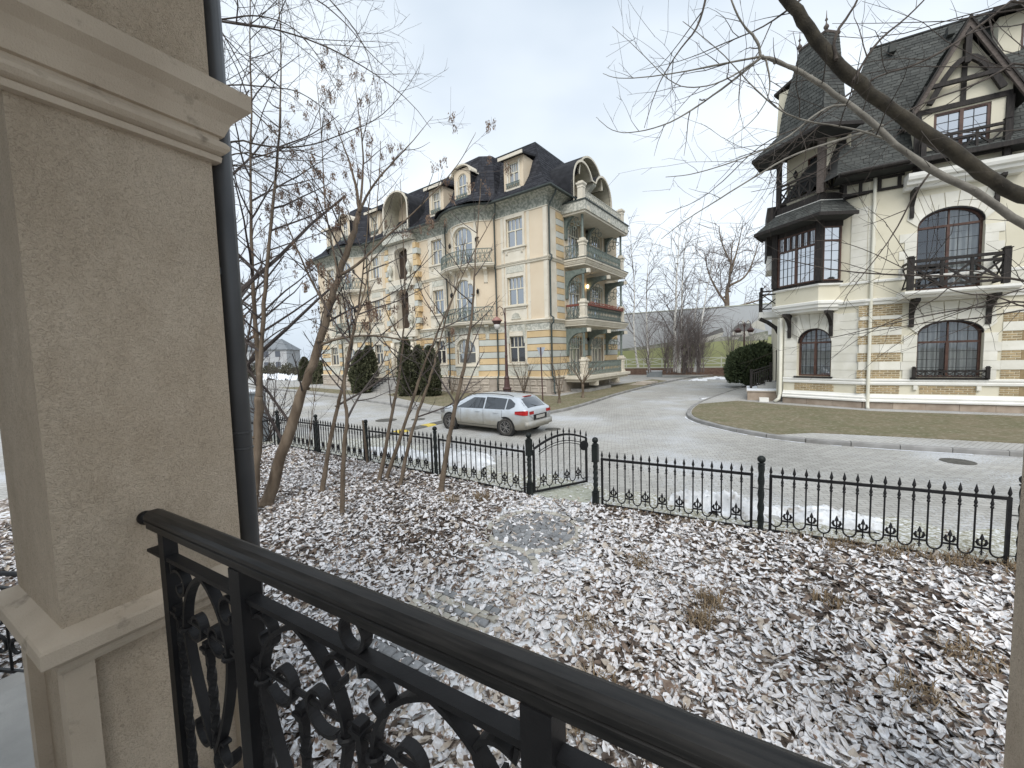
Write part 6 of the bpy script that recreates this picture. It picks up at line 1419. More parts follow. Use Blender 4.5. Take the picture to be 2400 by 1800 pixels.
tree('bare_tree', 'bare slim double stemmed tree next to the rain pipe', [(px([(592,1205),(600,1080),(607,930)],7.15),.085,.070,-1),
    ([atY(607,930,7.15),atY(604,820,7.2),atY(594,713,7.25),atY(589,576,7.3),atY(586,420,7.3),atY(590,250,7.35),atY(584,110,7.4),atY(588,-80,7.4)],.050,.006,3),
    ([atY(607,930,7.15),atY(611,860,7.1),atY(617,729,7.0),atY(630,576,6.95),atY(646,420,6.9),atY(655,300,6.9),atY(660,150,6.9),atY(652,-40,6.85)],.052,.006,3)], 11, {0:(6,.4,.8,.10,.07,.12),1:(3.6,.45,.8,.10,.08,.12),2:(2.8,.42,.8,.09,.06,.12),3:(3.6,.27,1.05,.07,.04,.08)}, rmin=.0021)
tree('bare_tree', 'thick leaning brown tree with hanging clusters of dry winged seeds', [(px([(625,1185),(655,1085),(692,960),(721,882),(747,810),(770,729),(793,648),(822,566),(842,498)],(7.5,7.4)),.115,.045,2),
    ([atY(842,498,7.4),atY(836,440,7.4),atY(818,375,7.4),atY(800,330,7.35),(atY(778,270,7.3))],.034,.004,2),
    ([atY(842,498,7.4),atY(868,440,7.3),atY(923,377,7.2),atY(961,339,7.1),atY(1015,272,7.0)],.028,.003,2),
    ([atY(842,498,7.4),atY(850,430,7.5),atY(852,350,7.6),atY(838,250,7.6),atY(830,170,7.6)],.030,.003,2),
    ([atY(747,810,7.45),atY(800,790,7.3),atY(880,785,7.1),atY(960,800,7.0),atY(1060,790,6.9)],.030,.006,1),
    ([atY(793,648,7.4),atY(840,620,7.3),atY(900,560,7.2),atY(980,490,7.1),atY(1070,395,7.0),atY(1115,310,7.0)],.032,.003,2),
    ([atY(770,729,7.4),atY(730,660,7.4),atY(690,570,7.4),atY(655,480,7.4)],.03,.006,1),
    ([atY(793,648,7.4),atY(775,560,7.45),atY(760,470,7.5),atY(755,330,7.5),atY(742,190,7.5)],.022,.005,1)], 12, {0:(7,.36,.75,.10,.03,.12),1:(4.2,.45,.75,.10,.05,.15),2:(2.2,.42,.8,.08,.05,.2)}, samara=950)
tree('bare_tree', 'thin leaning sapling standing in front of the second fence panel', [(px([(755,1155),(770,1051),(791,952),(800,916),(817,856),(829,780),(842,713),(858,566),(868,450),(872,330)],8.2),.052,.005,2)], 13, SPl)
tree('bare_tree', 'thin sapling with a knobbly kink low on its stem', [(px([(803,1210),(803,1120),(807,1040),(814,985),(809,940),(806,890),(815,830),(832,760),(850,700),(872,600),(886,470),(892,330)],6.93),.046,.005,2)], 14, SPl)
tree('bare_tree', 'thin straight sapling, outer one of the pair by the middle fence panel', [(px([(888,1130),(902,1060),(922,950),(937,880),(945,800),(950,700),(947,580),(938,420)],8.85),.052,.005,2)], 15, SPl)
tree('bare_tree', 'strongly leaning thin sapling growing from the foot of another sapling', [(px([(905,1125),(940,1020),(970,930),(985,880),(1008,820),(1050,720),(1100,610),(1160,500)],8.95),.050,.007,2)], 16, SPl)
tree('bare_tree', 'thin dark sapling leaning across the fence beside the leaning pair', [(px([(938,1140),(957,1040),(985,950),(1008,890),(1024,830),(1040,760),(1075,660),(1090,560)],8.5),.046,.007,2)], 17, SPl)
tree('bare_tree', 'bare leaning tree right in front of the silver car', [(px([(1033,1158),(1047,1060),(1065,960),(1085,870),(1100,790),(1110,700),(1113,620),(1120,520),(1128,420)],7.95),.060,.006,2)], 18, SPl)
tree('dead_stem', 'short broken dead stem leaning on the fence post', [(px([(862,1087),(856,1040),(850,985)],10.0),.035,.022,-1)], 19, SPl, cat='stem')
tree('bare_shrub', 'spindly young shrub behind the leaning seed tree', [(px([(722,1065),(728,1000),(738,920),(748,870)],11.2),.018,.004,1),([atY(738,940,11.2),atY(728,880,11.2),atY(735,830,11.3)],.012,.003,1)], 20, SPl, cat='shrub')
# shrub and old tree by the grey cabinet
r_ = random.Random(5)
tree('bare_shrub', 'many stemmed bare shrub at the garden corner beside the cabinet', [([at(632+r_.uniform(-6,6),1035,.0)]+[atY(632+dx*t+r_.gauss(0,3),1035-h*t,13.3) for t in (.35,.7,1)],.022,.006,1) for dx, h in ((-50,120),(-25,190),(0,220),(25,200),(60,190),(95,150),(-75,80),(40,120))], 21, SPl, bark='twig', cat='shrub')
tree('bare_tree', 'gnarled old forked tree behind the grey cabinet', [([at(562,1045),atY(566,960,13.8),atY(575,880,13.8)],.13,.10,-1),
    ([atY(575,880,13.8),atY(570,800,13.9),atY(558,700,14),atY(550,560,14),atY(548,440,14)],.07,.010,2),([atY(575,880,13.8),atY(590,830,13.7),atY(630,790,13.5),atY(680,760,13.3),atY(740,745,13)],.045,.008,2),([atY(572,850,13.8),atY(585,770,13.8),atY(600,680,13.8),atY(625,560,13.8)],.05,.008,2),([atY(575,880,13.8),atY(555,850,13.8),atY(530,800,13.8)],.07,.02,1)], 22, {0:(4,.4,.75,.1,.05,.12),1:(3.4,.45,.8,.1,.05,.12),2:(2.8,.46,.85,.08,.05,.12)}, bark='bark_dark', rmin=.0035, l0=(.2,.7))
# tall tree behind the column whose limbs reach in from the left
TK = [Vector((-5.6,6.6,0)),Vector((-5.6,6.6,3)),Vector((-5.5,6.7,6)),Vector((-5.3,6.7,9.5))]
def lk(z, pts, y): return [Vector((-5.55,6.65,z))]+[atY(a,b,y) for a, b in pts]
tree('bare_tree', 'bare tree behind the column, its long drooping limbs reaching over the saplings', [(TK,.15,.06,1),
    (lk(8.3,[(540,55),(640,65),(760,105),(870,165),(960,235),(1010,300)],6.4),.022,.003,2),(lk(8.0,[(530,45),(600,33),(680,55),(740,120),(800,230)],6.2),.017,.003,2),
    (lk(6.9,[(530,195),(640,205),(700,212),(770,260),(830,330)],6.2),.016,.003,2),(lk(6.8,[(535,215),(600,265),(660,330),(740,400),(830,470)],6.0),.016,.003,2),
    (lk(5.6,[(540,320),(620,345),(720,345),(800,315),(890,280),(960,200),(985,150)],6.3),.020,.003,2),(lk(5.5,[(545,350),(640,370),(740,380),(800,360)],6.1),.017,.003,2),(lk(5.2,[(545,365),(640,430),(730,480),(800,560)],5.9),.016,.003,2),
    (lk(9.6,[(560,-60),(700,-30),(800,40),(870,130),(930,180)],6.6),.020,.003,2),(lk(9.9,[(640,-90),(760,-20),(850,90),(880,190),(890,300)],6.8),.017,.0025,2)], 23, {0:(7.5,.45,.85,.10,.0,.1),1:(4.0,.44,.8,.10,.02,.1),2:(4.0,.36,.85,.08,.01,.10)}, bark='bark_dark', rmin=.0021)
# big limbs reaching in from the tree on the right
TR = [Vector((9.2,5.6,0)),Vector((9.0,5.55,2)),Vector((8.5,5.5,4)),Vector((8.0,5.4,5.2))]
def rk(z, pts, y): return [Vector((8.9-.12*z,5.5,z))]+[atY(a,b,y if not isinstance(y,tuple) else y[0]+(y[1]-y[0])*i/max(1,len(pts)-1)) for i, (a, b) in enumerate(pts)]
tree('bare_tree', 'bare tree in front of the timbered house with thick dark and pale limbs', [(TR,.20,.14,-1),
    (rk(4.6,[(2400,475),(2290,395),(2190,325),(2080,250),(1975,165),(1900,80),(1845,0),(1800,-80)],(5.2,5.0)),.088,.056,0)], 31, {0:(.5,.8,.9,.08,.05,.3),1:(1,.3,.8,.08,.03,.5)}, bark='bark_olive')
tree('bare_tree', 'pale barked limb with fine twigs arching over from beside the timbered house', [(rk(3.6,[(2420,545),(2290,450),(2180,400),(2090,330),(1995,245),(1900,180),(1835,148),(1782,133)],(4.9,4.7)),.054,.020,0),
    ([atY(1782,133,4.7),atY(1776,92,4.7),atY(1742,62,4.7),atY(1712,0,4.7),atY(1700,-60,4.7)],.018,.007,1),
    ([atY(1782,133,4.7),atY(1700,148,4.7),atY(1620,165,4.65),atY(1540,178,4.6),atY(1450,186,4.6),atY(1413,172,4.6)],.014,.0025,2),
    ([atY(1782,136,4.7),atY(1740,172,4.7),atY(1660,232,4.7),atY(1580,285,4.65),atY(1500,310,4.6),atY(1440,312,4.6),atY(1397,275,4.6)],.016,.0025,2),
    ([atY(1782,136,4.7),atY(1700,190,4.65),atY(1632,208,4.6),atY(1575,198,4.6),atY(1500,120,4.55),atY(1435,62,4.55)],.011,.002,1),
    ([atY(1795,140,4.7),atY(1806,190,4.7),atY(1800,235,4.7),atY(1760,290,4.65),atY(1700,330,4.6)],.012,.002,2),
    ([atY(2060,300,4.9),atY(1960,330,4.7),atY(1850,365,4.6),atY(1760,420,4.5),atY(1680,470,4.4),atY(1600,520,4.4),atY(1550,560,4.4)],.016,.003,2),
    ([atY(1990,245,4.8),atY(1930,250,4.7),atY(1840,330,4.6),atY(1720,380,4.5),atY(1620,410,4.5),atY(1560,415,4.5)],.014,.003,2),
    ([atY(2100,335,4.9),atY(2000,300,4.7),atY(1850,280,4.6),atY(1760,200,4.6),atY(1690,120,4.5),atY(1600,50,4.5)],.014,.003,1)], 32, {0:(5.0,.5,.8,.12,.0,.1),1:(4.4,.42,.8,.12,-.01,.08),2:(2.8,.34,.8,.10,-.01,.06)}, bark='bark_pale', twig='bark_dark', rmin=.0019)
tree('bare_tree', 'long thin dark branches crossing in front of the timbered house', [
    (rk(3.0,[(2420,655),(2280,648),(2100,645),(1960,635),(1850,610),(1800,605)],5.3),.022,.003,1),(rk(2.8,[(2420,700),(2300,718),(2190,735),(2060,765),(1960,790),(1890,800),(1840,775)],5.4),.016,.002,1),
    (rk(3.2,[(2420,730),(2330,690),(2250,690),(2140,640),(2000,570),(1900,560),(1830,600)],5.2),.014,.002,1),
    ([atY(2190,390,5.0),atY(2140,460,5.0),atY(2100,540,5.0),atY(2050,610,5.0),atY(1985,690,5.0),atY(1975,715,5.0)],.014,.003,1),
    (rk(5.2,[(2420,-40),(2280,75),(2160,150),(2040,180),(1900,290),(1790,330),(1700,420),(1640,470),(1560,500)],5.6),.020,.003,1),
    (rk(4.9,[(2420,120),(2300,195),(2160,240),(2060,300),(1960,380),(1860,430),(1760,450)],5.5),.018,.003,1),
    ([atY(1960,140,5.0),atY(1950,90,5.0),atY(2000,20,5.0),atY(2030,-40,5.0)],.022,.010,1),([atY(2000,190,5.0),atY(2050,100,5.0),atY(2140,30,5.0),atY(2200,-40,5.0)],.018,.006,1),([atY(1660,-30,5),atY(1640,60,5),atY(1590,120,5),atY(1540,200,5),atY(1510,300,5)],.016,.003,1),([atY(1900,-20,5.2),atY(1800,60,5.1),atY(1700,100,5.0),atY(1610,140,5.0),atY(1500,165,5.0)],.014,.002,1)], 33, {0:(3.2,.6,.8,.12,.0,.1),1:(2.4,.42,.8,.12,.0,.15),2:(1.6,.4,.8,.1,0,.1)}, bark='bark_dark', twig='bark_dark')
# birches and shrubs under the printed wall
def birch(name, label, pts, y, r0, seed, bark='birch', lean=True):
    P = [at(pts[0][0],pts[0][1],.1)]; 
    s_ = y/P[0].y if False else 1
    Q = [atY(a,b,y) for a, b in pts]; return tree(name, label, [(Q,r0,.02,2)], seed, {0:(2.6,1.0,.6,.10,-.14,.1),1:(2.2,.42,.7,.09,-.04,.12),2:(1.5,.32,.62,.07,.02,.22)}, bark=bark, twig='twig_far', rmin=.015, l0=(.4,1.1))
birch('birch_tree', 'slender curved birch next to the balcony side of the apartment house', [(1496,862),(1490,830),(1484,760),(1488,680),(1480,590),(1478,545)], 41, .13, 41)
birch('birch_tree', 'slender straight birch, second from the apartment house', [(1521,866),(1517,800),(1515,730),(1515,680),(1520,600),(1530,570)], 42, .11, 42)
birch('birch_tree', 'tallest dark trunked birch in the clump below the printed wall', [(1583,872),(1581,780),(1585,700),(1586,640),(1590,580),(1592,538)], 40, .20, 43)
birch('birch_tree', 'birch close beside the tallest birch of the clump', [(1592,874),(1597,780),(1598,700),(1600,640),(1605,580),(1612,550)], 40.5, .15, 44)
birch('birch_tree', 'birch leaning towards the timbered house, white trunk with dark bands', [(1628,872),(1640,780),(1650,720),(1662,650),(1675,600)], 40, .14, 45)
birch('birch_tree', 'second leaning birch beside the round crowned tree', [(1605,868),(1622,790),(1630,730),(1638,670),(1648,610)], 41.5, .12, 46)
tree('bare_tree', 'large round crowned bare tree standing behind the printed wall', [([atY(1705,735,52),atY(1703,690,52),atY(1712,640,52),atY(1718,560,52)],.40,.03,2),([atY(1704,715,52),atY(1680,680,52),atY(1660,640,52),atY(1650,590,52)],.20,.03,2),([atY(1708,670,52),atY(1750,650,52),atY(1770,600,52),atY(1780,560,52)],.18,.03,2),([atY(1706,725,52),atY(1750,712,52),atY(1790,700,52),atY(1830,660,52)],.18,.03,2),([atY(1712,640,52),atY(1730,580,52),atY(1740,530,52)],.16,.03,2),([atY(1715,620,52),atY(1690,570,52),atY(1685,530,52)],.15,.03,2)], 47, {0:(2.2,1.0,.7,.12,.02,.1),1:(1.6,.5,.75,.1,.02,.1),2:(1.3,.55,.75,.1,.04,.12)}, twig='twig_far', bark='bark', rmin=.026, l0=(.5,1.6))
r_ = random.Random(77)
lab = ['bare shrub beneath the tall birches','bare shrub in the dense thicket under the printed wall','single bare shrub with forked stem right of the thicket']
for k in range(15):
    x = r_.uniform(1548,1660) if k < 12 else (1715,1522,1750)[k-12]; y = 38.5+r_.uniform(0,3); b = at(x, 872, .08); s_ = []
    for j in range(4):
        dx, h = r_.uniform(-22,22), r_.uniform(60,120)
        s_.append(([atY(x+r_.uniform(-5,5),868+r_.uniform(0,8),y),atY(x+dx*.4,868-h*.5,y),atY(x+dx,868-h,y)],.045,.010,1))
    L = 'forked bare shrub alone below the printed white railing' if k == 12 else 'low bare shrub between the two slender birches' if k == 13 else 'small bare shrub by the road end next to the evergreen bush' if k == 14 else 'bare shrub in the dense thicket below the birches'
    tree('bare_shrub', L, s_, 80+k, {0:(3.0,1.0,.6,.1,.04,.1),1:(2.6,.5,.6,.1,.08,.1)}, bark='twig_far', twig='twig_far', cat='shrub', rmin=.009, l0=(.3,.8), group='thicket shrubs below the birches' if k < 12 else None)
# bare shrubs before the apartment house
def lowshrub(px_, py_, label, seed, n_, sp, h, y=None, trunk=0):
    b = at(px_, py_, .11); r2 = random.Random(seed); st = []
    if trunk: st.append(([b, b+Vector((0,0,trunk))],.09,.07,-1))
    for j in range(n_):
        a_ = 6.28*j/n_+r2.uniform(-.3,.3); d = Vector((math.cos(a_)*sp, math.sin(a_)*sp, h*r2.uniform(.75,1.1))); s0 = b+Vector((0,0,trunk)); st.append(([s0, s0+Vector((d.x*.45,d.y*.45,d.z*.55)), s0+d],.035 if trunk else .03,.007,2))
    tree('bare_shrub', label, st, seed, {0:(3.6,.8,.6,.12,.04,.1),1:(2.2,.5,.6,.1,.04,.15),2:(2.0,.55,.6,.08,.04,.2)}, cat='shrub', twig='twig', rmin=.005, l0=(.15,.5))
lowshrub(1228,926,'bushy bare shrub in front of the ground floor window beside the lamp post',61,9,.8,2.4)
lowshrub(1311,945,'small bare bush by the rain pipe at the house corner',62,5,.5,2.2,None,.3)
lowshrub(1366,932,'wide spreading bare bush with one short trunk before the balcony steps',63,9,1.3,1.6,None,.8)
lowshrub(1060,925,'thin bare shrub left of the lamp post against the plinth',64,5,.5,1.5)
# conical thujas and clipped evergreen
def leafy(name, label, fn, n_, seed, mat, size, core, group=None, cat='shrub'):
    """dense evergreen: dark core plus many small sprays on its outside. fn(r) -> (point, outward)"""
    r2 = random.Random(seed); e0 = core; e_ = empty(name, core['loc'], 0, label, cat, group); m = MB()
    for k in range(n_):
        p, o_ = fn(r2); s_ = r2.uniform(*size); up = Vector((0,0,1)); d = (o_*r2.uniform(.5,1.1)+up*r2.uniform(.1,1.1)+perp(o_, r2)*.45).normalized(); v = perp(d, r2)*s_*.32
        m.add([p-v*.4, p+d*s_*.5-v, p+d*s_, p+d*s_*.5+v, p+v*.4],[(0,1,2,3,4)])
    stuff(m.build('foliage', mat, e_)); return e_
def thuja(px_, py_, h, rad, label, seed):
    b = at(px_, py_, .1); rr = random.Random(seed)
    lum = [(rr.uniform(0,6.28),rr.uniform(.1,.9),rr.uniform(.72,1.3)) for _ in range(30)]
    def prof(t, a_):
        s_ = 1.0
        for la, lt, ls in lum:
            da = math.atan2(math.sin(a_-la), math.cos(a_-la)); q = math.exp(-(da/.5)**2-((t-lt)/.12)**2); s_ += (ls-1)*q
        return rad*s_*(1-t**1.6)**.62*(.72+.55*t if t < .5 else 1.0)
    def fn(r2):
        t = r2.random()**1.25; a_ = r2.uniform(0,6.28); q = prof(t,a_)*r2.uniform(.80,1.0); return Vector((q*math.cos(a_),q*math.sin(a_),t*h)), Vector((math.cos(a_),math.sin(a_),.3)).normalized()
    e_ = leafy('thuja', label, fn, 4200, seed, MT['thuja'], (.12,.32), {'loc':b}, 'conical thujas by the entrance stair')
    m = MB(); m.loft([[(prof(t,2*math.pi*k/14)*.74*math.cos(2*math.pi*k/14),prof(t,2*math.pi*k/14)*.74*math.sin(2*math.pi*k/14),t*h) for k in range(14)] for t in [j/9*.97 for j in range(10)]]); m.build('core', MT['thuja'], e_)
thuja(848,921,3.24,0.80,'conical thuja left of the entrance stair, the one nearer the road',51); thuja(868,914,3.69,0.80,'taller conical thuja tucked close to the stair wall left of the entrance',52)
thuja(955,928,3.96,0.64,'slim tall thuja against the entrance, right of the stair',53); thuja(984,925,3.42,0.58,'slim thuja between two others right of the stair',54); thuja(1011,928,3.33,0.74,'broad conical thuja furthest right of the entrance stair',55)
thuja(716,893,3.06,0.88,'brownish conical thuja at the far end of the apartment house',56)
b = at(1772,905,.1); lum = [(r_.uniform(0,6.28),r_.uniform(-.3,1.2),r_.uniform(.7,1.35)) for _ in range(34)]
def bushr(a_, el):
    s_ = 1
    for la, le, ls in lum:
        da = math.atan2(math.sin(a_-la), math.cos(a_-la)); s_ += (ls-1)*math.exp(-(da/.45)**2-((el-le)/.35)**2)
    return s_
def fn(r2):
    a_ = r2.uniform(0,6.28); el = math.asin(r2.uniform(-.25,1)); q = bushr(a_,el)*r2.uniform(.82,1.0); o_ = Vector((math.cos(a_)*math.cos(el),math.sin(a_)*math.cos(el),math.sin(el))); return Vector((o_.x*1.75*q,o_.y*1.75*q,1.15+o_.z*1.75*q if o_.z > 0 else 1.15+o_.z*1.15*3)), o_
e_ = leafy('evergreen_bush', 'big dark green rounded evergreen bush beside the timbered house stair', fn, 8000, 57, MT['yew'], (.14,.34), {'loc':b})
m = MB(); m.sphere((0,0,1.10), 1.25, 10, 1.0); m.build('core', MT['yew'], e_)
# ------------------------------------------------------------------ silver estate car
def dirty_paint():
    m, t, b = new_mat('dirty_silver_paint'); n = t.nodes.new; l = t.links.new
    tcn = n('ShaderNodeTexCoord'); sx = n('ShaderNodeSeparateXYZ'); l(tcn.outputs['Object'], sx.inputs[0]); no = n('ShaderNodeTexNoise'); no.inputs['Scale'].default_value = 3.5; no.inputs['Detail'].default_value = 7; l(tcn.outputs['Object'], no.inputs['Vector'])
    ma = n('ShaderNodeMath'); ma.operation = 'MULTIPLY_ADD'; ma.inputs[1].default_value = .55; l(no.outputs['Fac'], ma.inputs[0]); l(sx.outputs['Z'], ma.inputs[2])
    mr = n('ShaderNodeMapRange'); mr.inputs['From Min'].default_value = .70; mr.inputs['From Max'].default_value = 1.22; mr.inputs['To Min'].default_value = .92; mr.inputs['To Max'].default_value = 0; l(ma.outputs[0], mr.inputs['Value'])
    mxn = n('ShaderNodeMix'); mxn.data_type = 'RGBA'; mxn.inputs['A'].default_value = (.55,.59,.63,1); mxn.inputs['B'].default_value = (.30,.275,.22,1); l(mr.outputs['Result'], mxn.inputs['Factor']); l(mxn.outputs['Result'], b.inputs['Base Color'])
    r2 = n('ShaderNodeMapRange'); r2.inputs['To Min'].default_value = .28; r2.inputs['To Max'].default_value = .8; l(mr.outputs['Result'], r2.inputs['Value']); l(r2.outputs['Result'], b.inputs['Roughness']); b.inputs['Metallic'].default_value = .35; return m
MT['paint'] = dirty_paint(); MT['car_glass'] = glass_mat('tinted_car_glass', (.012,.014,.016), .09); MT['tyre'] = pm('dusty_tyre', (.035,.033,.031), (.075,.07,.062), 8, .9); MT['rim'] = pm('dirty_alloy', (.16,.15,.14), (.26,.25,.24), 8, .5, metal=.5)
MT['tail'] = pm('red_tail_lamp', (.26,.008,.008), (.40,.02,.02), 8, .2); MT['black_trim'] = pm('black_trim', (.012,.012,.012), None, 1, .6); MT['plate'] = pm('dirty_plate', (.34,.33,.30), (.42,.41,.38), 6, .7)
car = empty('estate_car', (0,0,0), 0, 'dirty silver estate car standing on the road outside the fence', 'car')
rw, fw_ = Vector((-.16,14.05,0)), Vector((-2.28,15.65,0)); hd = (fw_-rw).normalized(); side_ = Vector((-hd.y,hd.x,0))
car.scale = (.975,.96,.93); car.location = Vector((-.22,13.71,0))-hd*.90*.975-side_*.80*.96; car.rotation_euler = (0,0,math.atan2(hd.y,hd.x))
XS = [0,.03,.10,.2,.35,.55,.8,1.1,1.5,1.9,2.3,2.7,3.0,3.25,3.5,3.75,4.0,4.25,4.42,4.50]
def itp(x, T):
    for (a,b),(c,d) in zip(T, T[1:]):
        if x <= c: return b+(d-b)*(x-a)/(c-a)
    return T[-1][1]
ZT = [(0,.80),(.03,.93),(.10,1.01),(.2,1.09),(.35,1.24),(.55,1.40),(.8,1.435),(1.4,1.468),(2.2,1.485),(2.7,1.45),(3.0,1.36),(3.4,1.17),(3.75,1.00),(4.1,.91),(4.35,.80),(4.5,.62)]
ZB = [(0,.36),(.1,.28),(.5,.22),(4,.22),(4.5,.30)]
BW = [(0,.70),(.05,.78),(.15,.83),(.5,.875),(1.2,.89),(3.3,.89),(3.9,.86),(4.25,.78),(4.42,.66),(4.5,.50)]
RWd = [(0,.70),(.1,.70),(.3,.66),(.55,.60),(1.2,.63),(2.4,.63),(2.9,.60),(3.4,.64),(3.75,.72),(4.1,.74),(4.4,.62),(4.5,.45)]
BL = lambda x: min(.985-.02*x, itp(x,ZT)-.03)
def ring(x):
    zt, zb, w_, wr, zl = itp(x,ZT), itp(x,ZB), itp(x,BW), itp(x,RWd), BL(x)
    h = [(0,zb),(w_*.86,zb),(w_*.965,zb+.06),(w_*.99,zb+.22),(w_,zb+.40 if zb+.40 < zl-.05 else (zb+zl)/2),(w_*.985,zl-.05),(w_*.955,zl),(wr+(w_*.955-wr)*.35,zl+(zt-zl)*.60),(wr,zt-.045*min(1,(zt-zl)/.2)),(wr*.86,zt-.006),(wr*.5,zt+.004),(0,zt+.006)]
    return [(x,y,z) for y, z in h]+[(x,-y,z) for y, z in h[-2:0:-1]]
XS = sorted(set([.0,.012,.03,.06]+[.1+.075*k for k in range(58)]+[4.46,4.49,4.5]))
m = MB(); m.loft([ring(x) for x in XS]); body = m.build('body', MT['paint'], car, True)
def ysurf(x, z):
    zt, w_, wr, zl, zb = itp(x,ZT), itp(x,BW), itp(x,RWd), BL(x), itp(x,ZB)
    if z <= zl: return w_*(.985 if z > zl-.1 else .995)
    k = wr+(w_*.955-wr)*.35; zk = zl+(zt-zl)*.60; ze = zt-.045*min(1,(zt-zl)/.2)
    return w_*.955+(k-w_*.955)*(z-zl)/max(.001,zk-zl) if z < zk else k+(wr-k)*min(1,(z-zk)/max(.001,ze-zk))
def patch(name, mat, xs, lo, hi, sgn=1, off=.010, rows=8, parent=None):
    m = MB(); V = []; n_ = len(xs)
    for x in xs:
        for j in range(rows+1):
            z = lo(x)+(hi(x)-lo(x))*j/rows; V.append((x, sgn*(ysurf(x,z)+off), z))
    F_ = [(i*(rows+1)+j, (i+1)*(rows+1)+j, (i+1)*(rows+1)+j+1, i*(rows+1)+j+1) for i in range(n_-1) for j in range(rows)]
    m.add(V, F_); return m.build(name, mat, parent or car, True)
lin = lambda a, b, n_: [a+(b-a)*k/n_ for k in range(n_+1)]
for sg in (1,-1):
    patch('side_window', MT['car_glass'], lin(1.95,3.28,14), lambda x: BL(x)+.015, lambda x: min(itp(x,ZT)-.085, 1.36-(max(0,x-2.5))*.52), sg)
    patch('side_window', MT['car_glass'], lin(.95,1.88,10), lambda x: BL(x)+.015, lambda x: itp(x,ZT)-.085, sg)
    patch('quarter_window', MT['car_glass'], lin(.56,.90,6), lambda x: BL(x)+.02+.10*max(0,(.75-x))/.2, lambda x: itp(x,ZT)-.085-.12*max(0,(.8-x))/.25, sg)
    patch('tail_lamp', MT['tail'], lin(.02,.48,10), lambda x: .80+.10*max(0,x-.2), lambda x: .965-.10*max(0,(x-.15)), sg, .02)
    patch('headlamp', MT['rim'], lin(4.0,4.40,6), lambda x: .66, lambda x: .82-.12*max(0,x-4.2), sg, .012)
    for x in (1.05,1.92,3.05): patch('door_gap', MT['black_trim'], [x-.005,x+.005], lambda x: .36, lambda x: BL(x)-.02, sg, .008)
    patch('door_gap', MT['black_trim'], lin(.95,3.3,12), lambda x: .335, lambda x: .345, sg, .004, 1)
    for x in (1.22,2.1): m = MB(); m.tube([(x,sg*(ysurf(x,.86)+.01),.845),(x+.04,sg*(ysurf(x,.86)+.035),.85),(x+.18,sg*(ysurf(x,.86)+.035),.85),(x+.22,sg*(ysurf(x,.86)+.01),.845)], .012, 6); m.build('door_handle', MT['paint'], car)
    m = MB(); m.tube([(.7,sg*.60,1.45),(.9,sg*.61,1.50),(1.6,sg*.62,1.52),(2.4,sg*.61,1.50),(2.6,sg*.60,1.46)], .014, 6); m.build('roof_rail', MT['black_trim'], car)
    m = MB(); m.sphere((3.22,sg*1.0,.99), .09, 7, .8); m.tube([(3.22,sg*.88,.93),(3.22,sg*.97,.96)], .03, 6); m.build('wing_mirror', MT['paint'], car, True)
    for x in (.90,3.66):
        m = MB(Matrix.Translation((x,sg*.80,.335)) @ Matrix.Rotation(R(90),4,'X')); m.lathe([(.385,-.085),(.385,.085)],0,0,0,28); m.build('wheel_arch', MT['black_trim'], car)
        T_ = Matrix.Translation((x,sg*.80,.325)) @ Matrix.Rotation(R(-90*sg),4,'X')
        m = MB(T_); m.lathe([(.21,-.10),(.30,-.105),(.325,-.08),(.325,.08),(.305,.105),(.225,.10),(.215,.06)],0,0,0,32); wh = m.build('wheel', MT['tyre'], car, True)
        m = MB(T_); m.lathe([(.02,.03),(.19,.03),(.215,.06),(.225,.10),(.215,.104),(.20,.07),(.18,.045),(.02,.045)],0,0,0,28)
        m.build('rim_well', MT['black_trim'], wh)
        m = MB(T_); m.lathe([(.002,.06),(.05,.06),(.05,.085),(.002,.09)],0,0,0,14)
        for k in range(10):
            a_ = 2*math.pi*(k//2)/5+(.16 if k % 2 else -.16); m.bar((.03*math.cos(a_),.03*math.sin(a_),.078),(.205*math.cos(a_+(.08 if k % 2 else -.08)),.205*math.sin(a_+(.08 if k % 2 else -.08)),.09),.026,.02)
        m.tube([(.213*math.cos(2*math.pi*k/28),.213*math.sin(2*math.pi*k/28),.098) for k in range(29)], .010, 6, caps=False); m.build('rim', MT['rim'], wh)
def backpatch(name, mat, xs, hw, off=.016, parent=None):
    m = MB(); V = []
    for i, x in enumerate(xs):
        for j in range(9): u = -1+2*j/8; y = hw(i/(len(xs)-1))*u; V.append((x-off*.8-.0+.05*0, y, itp(x,ZT)+off-.012*abs(u)**3*4))
    F_ = [(i*9+j,i*9+j+1,(i+1)*9+j+1,(i+1)*9+j) for i in range(len(xs)-1) for j in range(8)]; m.add(V, F_); return m.build(name, mat, parent or car, True)
backpatch('rear_window', MT['car_glass'], lin(.15,.50,7), lambda t: .66-.10*t); backpatch('windscreen', MT['car_glass'], lin(3.02,3.70,8), lambda t: .56+.10*t)
MB().box(-.022,.0,-.27,.27,.64,.755).build('number_plate', MT['plate'], car); MB().box(-.015,.02,-.42,.42,.60,.79).build('plate_recess', MT['black_trim'], car)
m = MB(); m.tube([(.10,-.83,.46),(.0,-.74,.47),(-.03,-.4,.47),(-.035,0,.47),(-.03,.4,.47),(.0,.74,.47),(.10,.83,.46)], 0, flat=(.10,.035), up=(0,0,1)); m.build('rear_bumper', MT['paint'], car, True)
for sg in (-1,1): MB().box(-.015,.012,sg*.42 if sg > 0 else -.66,.66 if sg > 0 else -.42,.82,.93).build('tail_lamp', MT['tail'], car)
MB().box(.50,.60,-.22,.22,1.405,1.425).build('brake_lamp', MT['tail'], car)
m = MB(); m.tube([(.13,.0,1.08),(.18,.12,1.105),(.24,.26,1.15)], .008, 5); m.build('rear_wiper', MT['black_trim'], car)
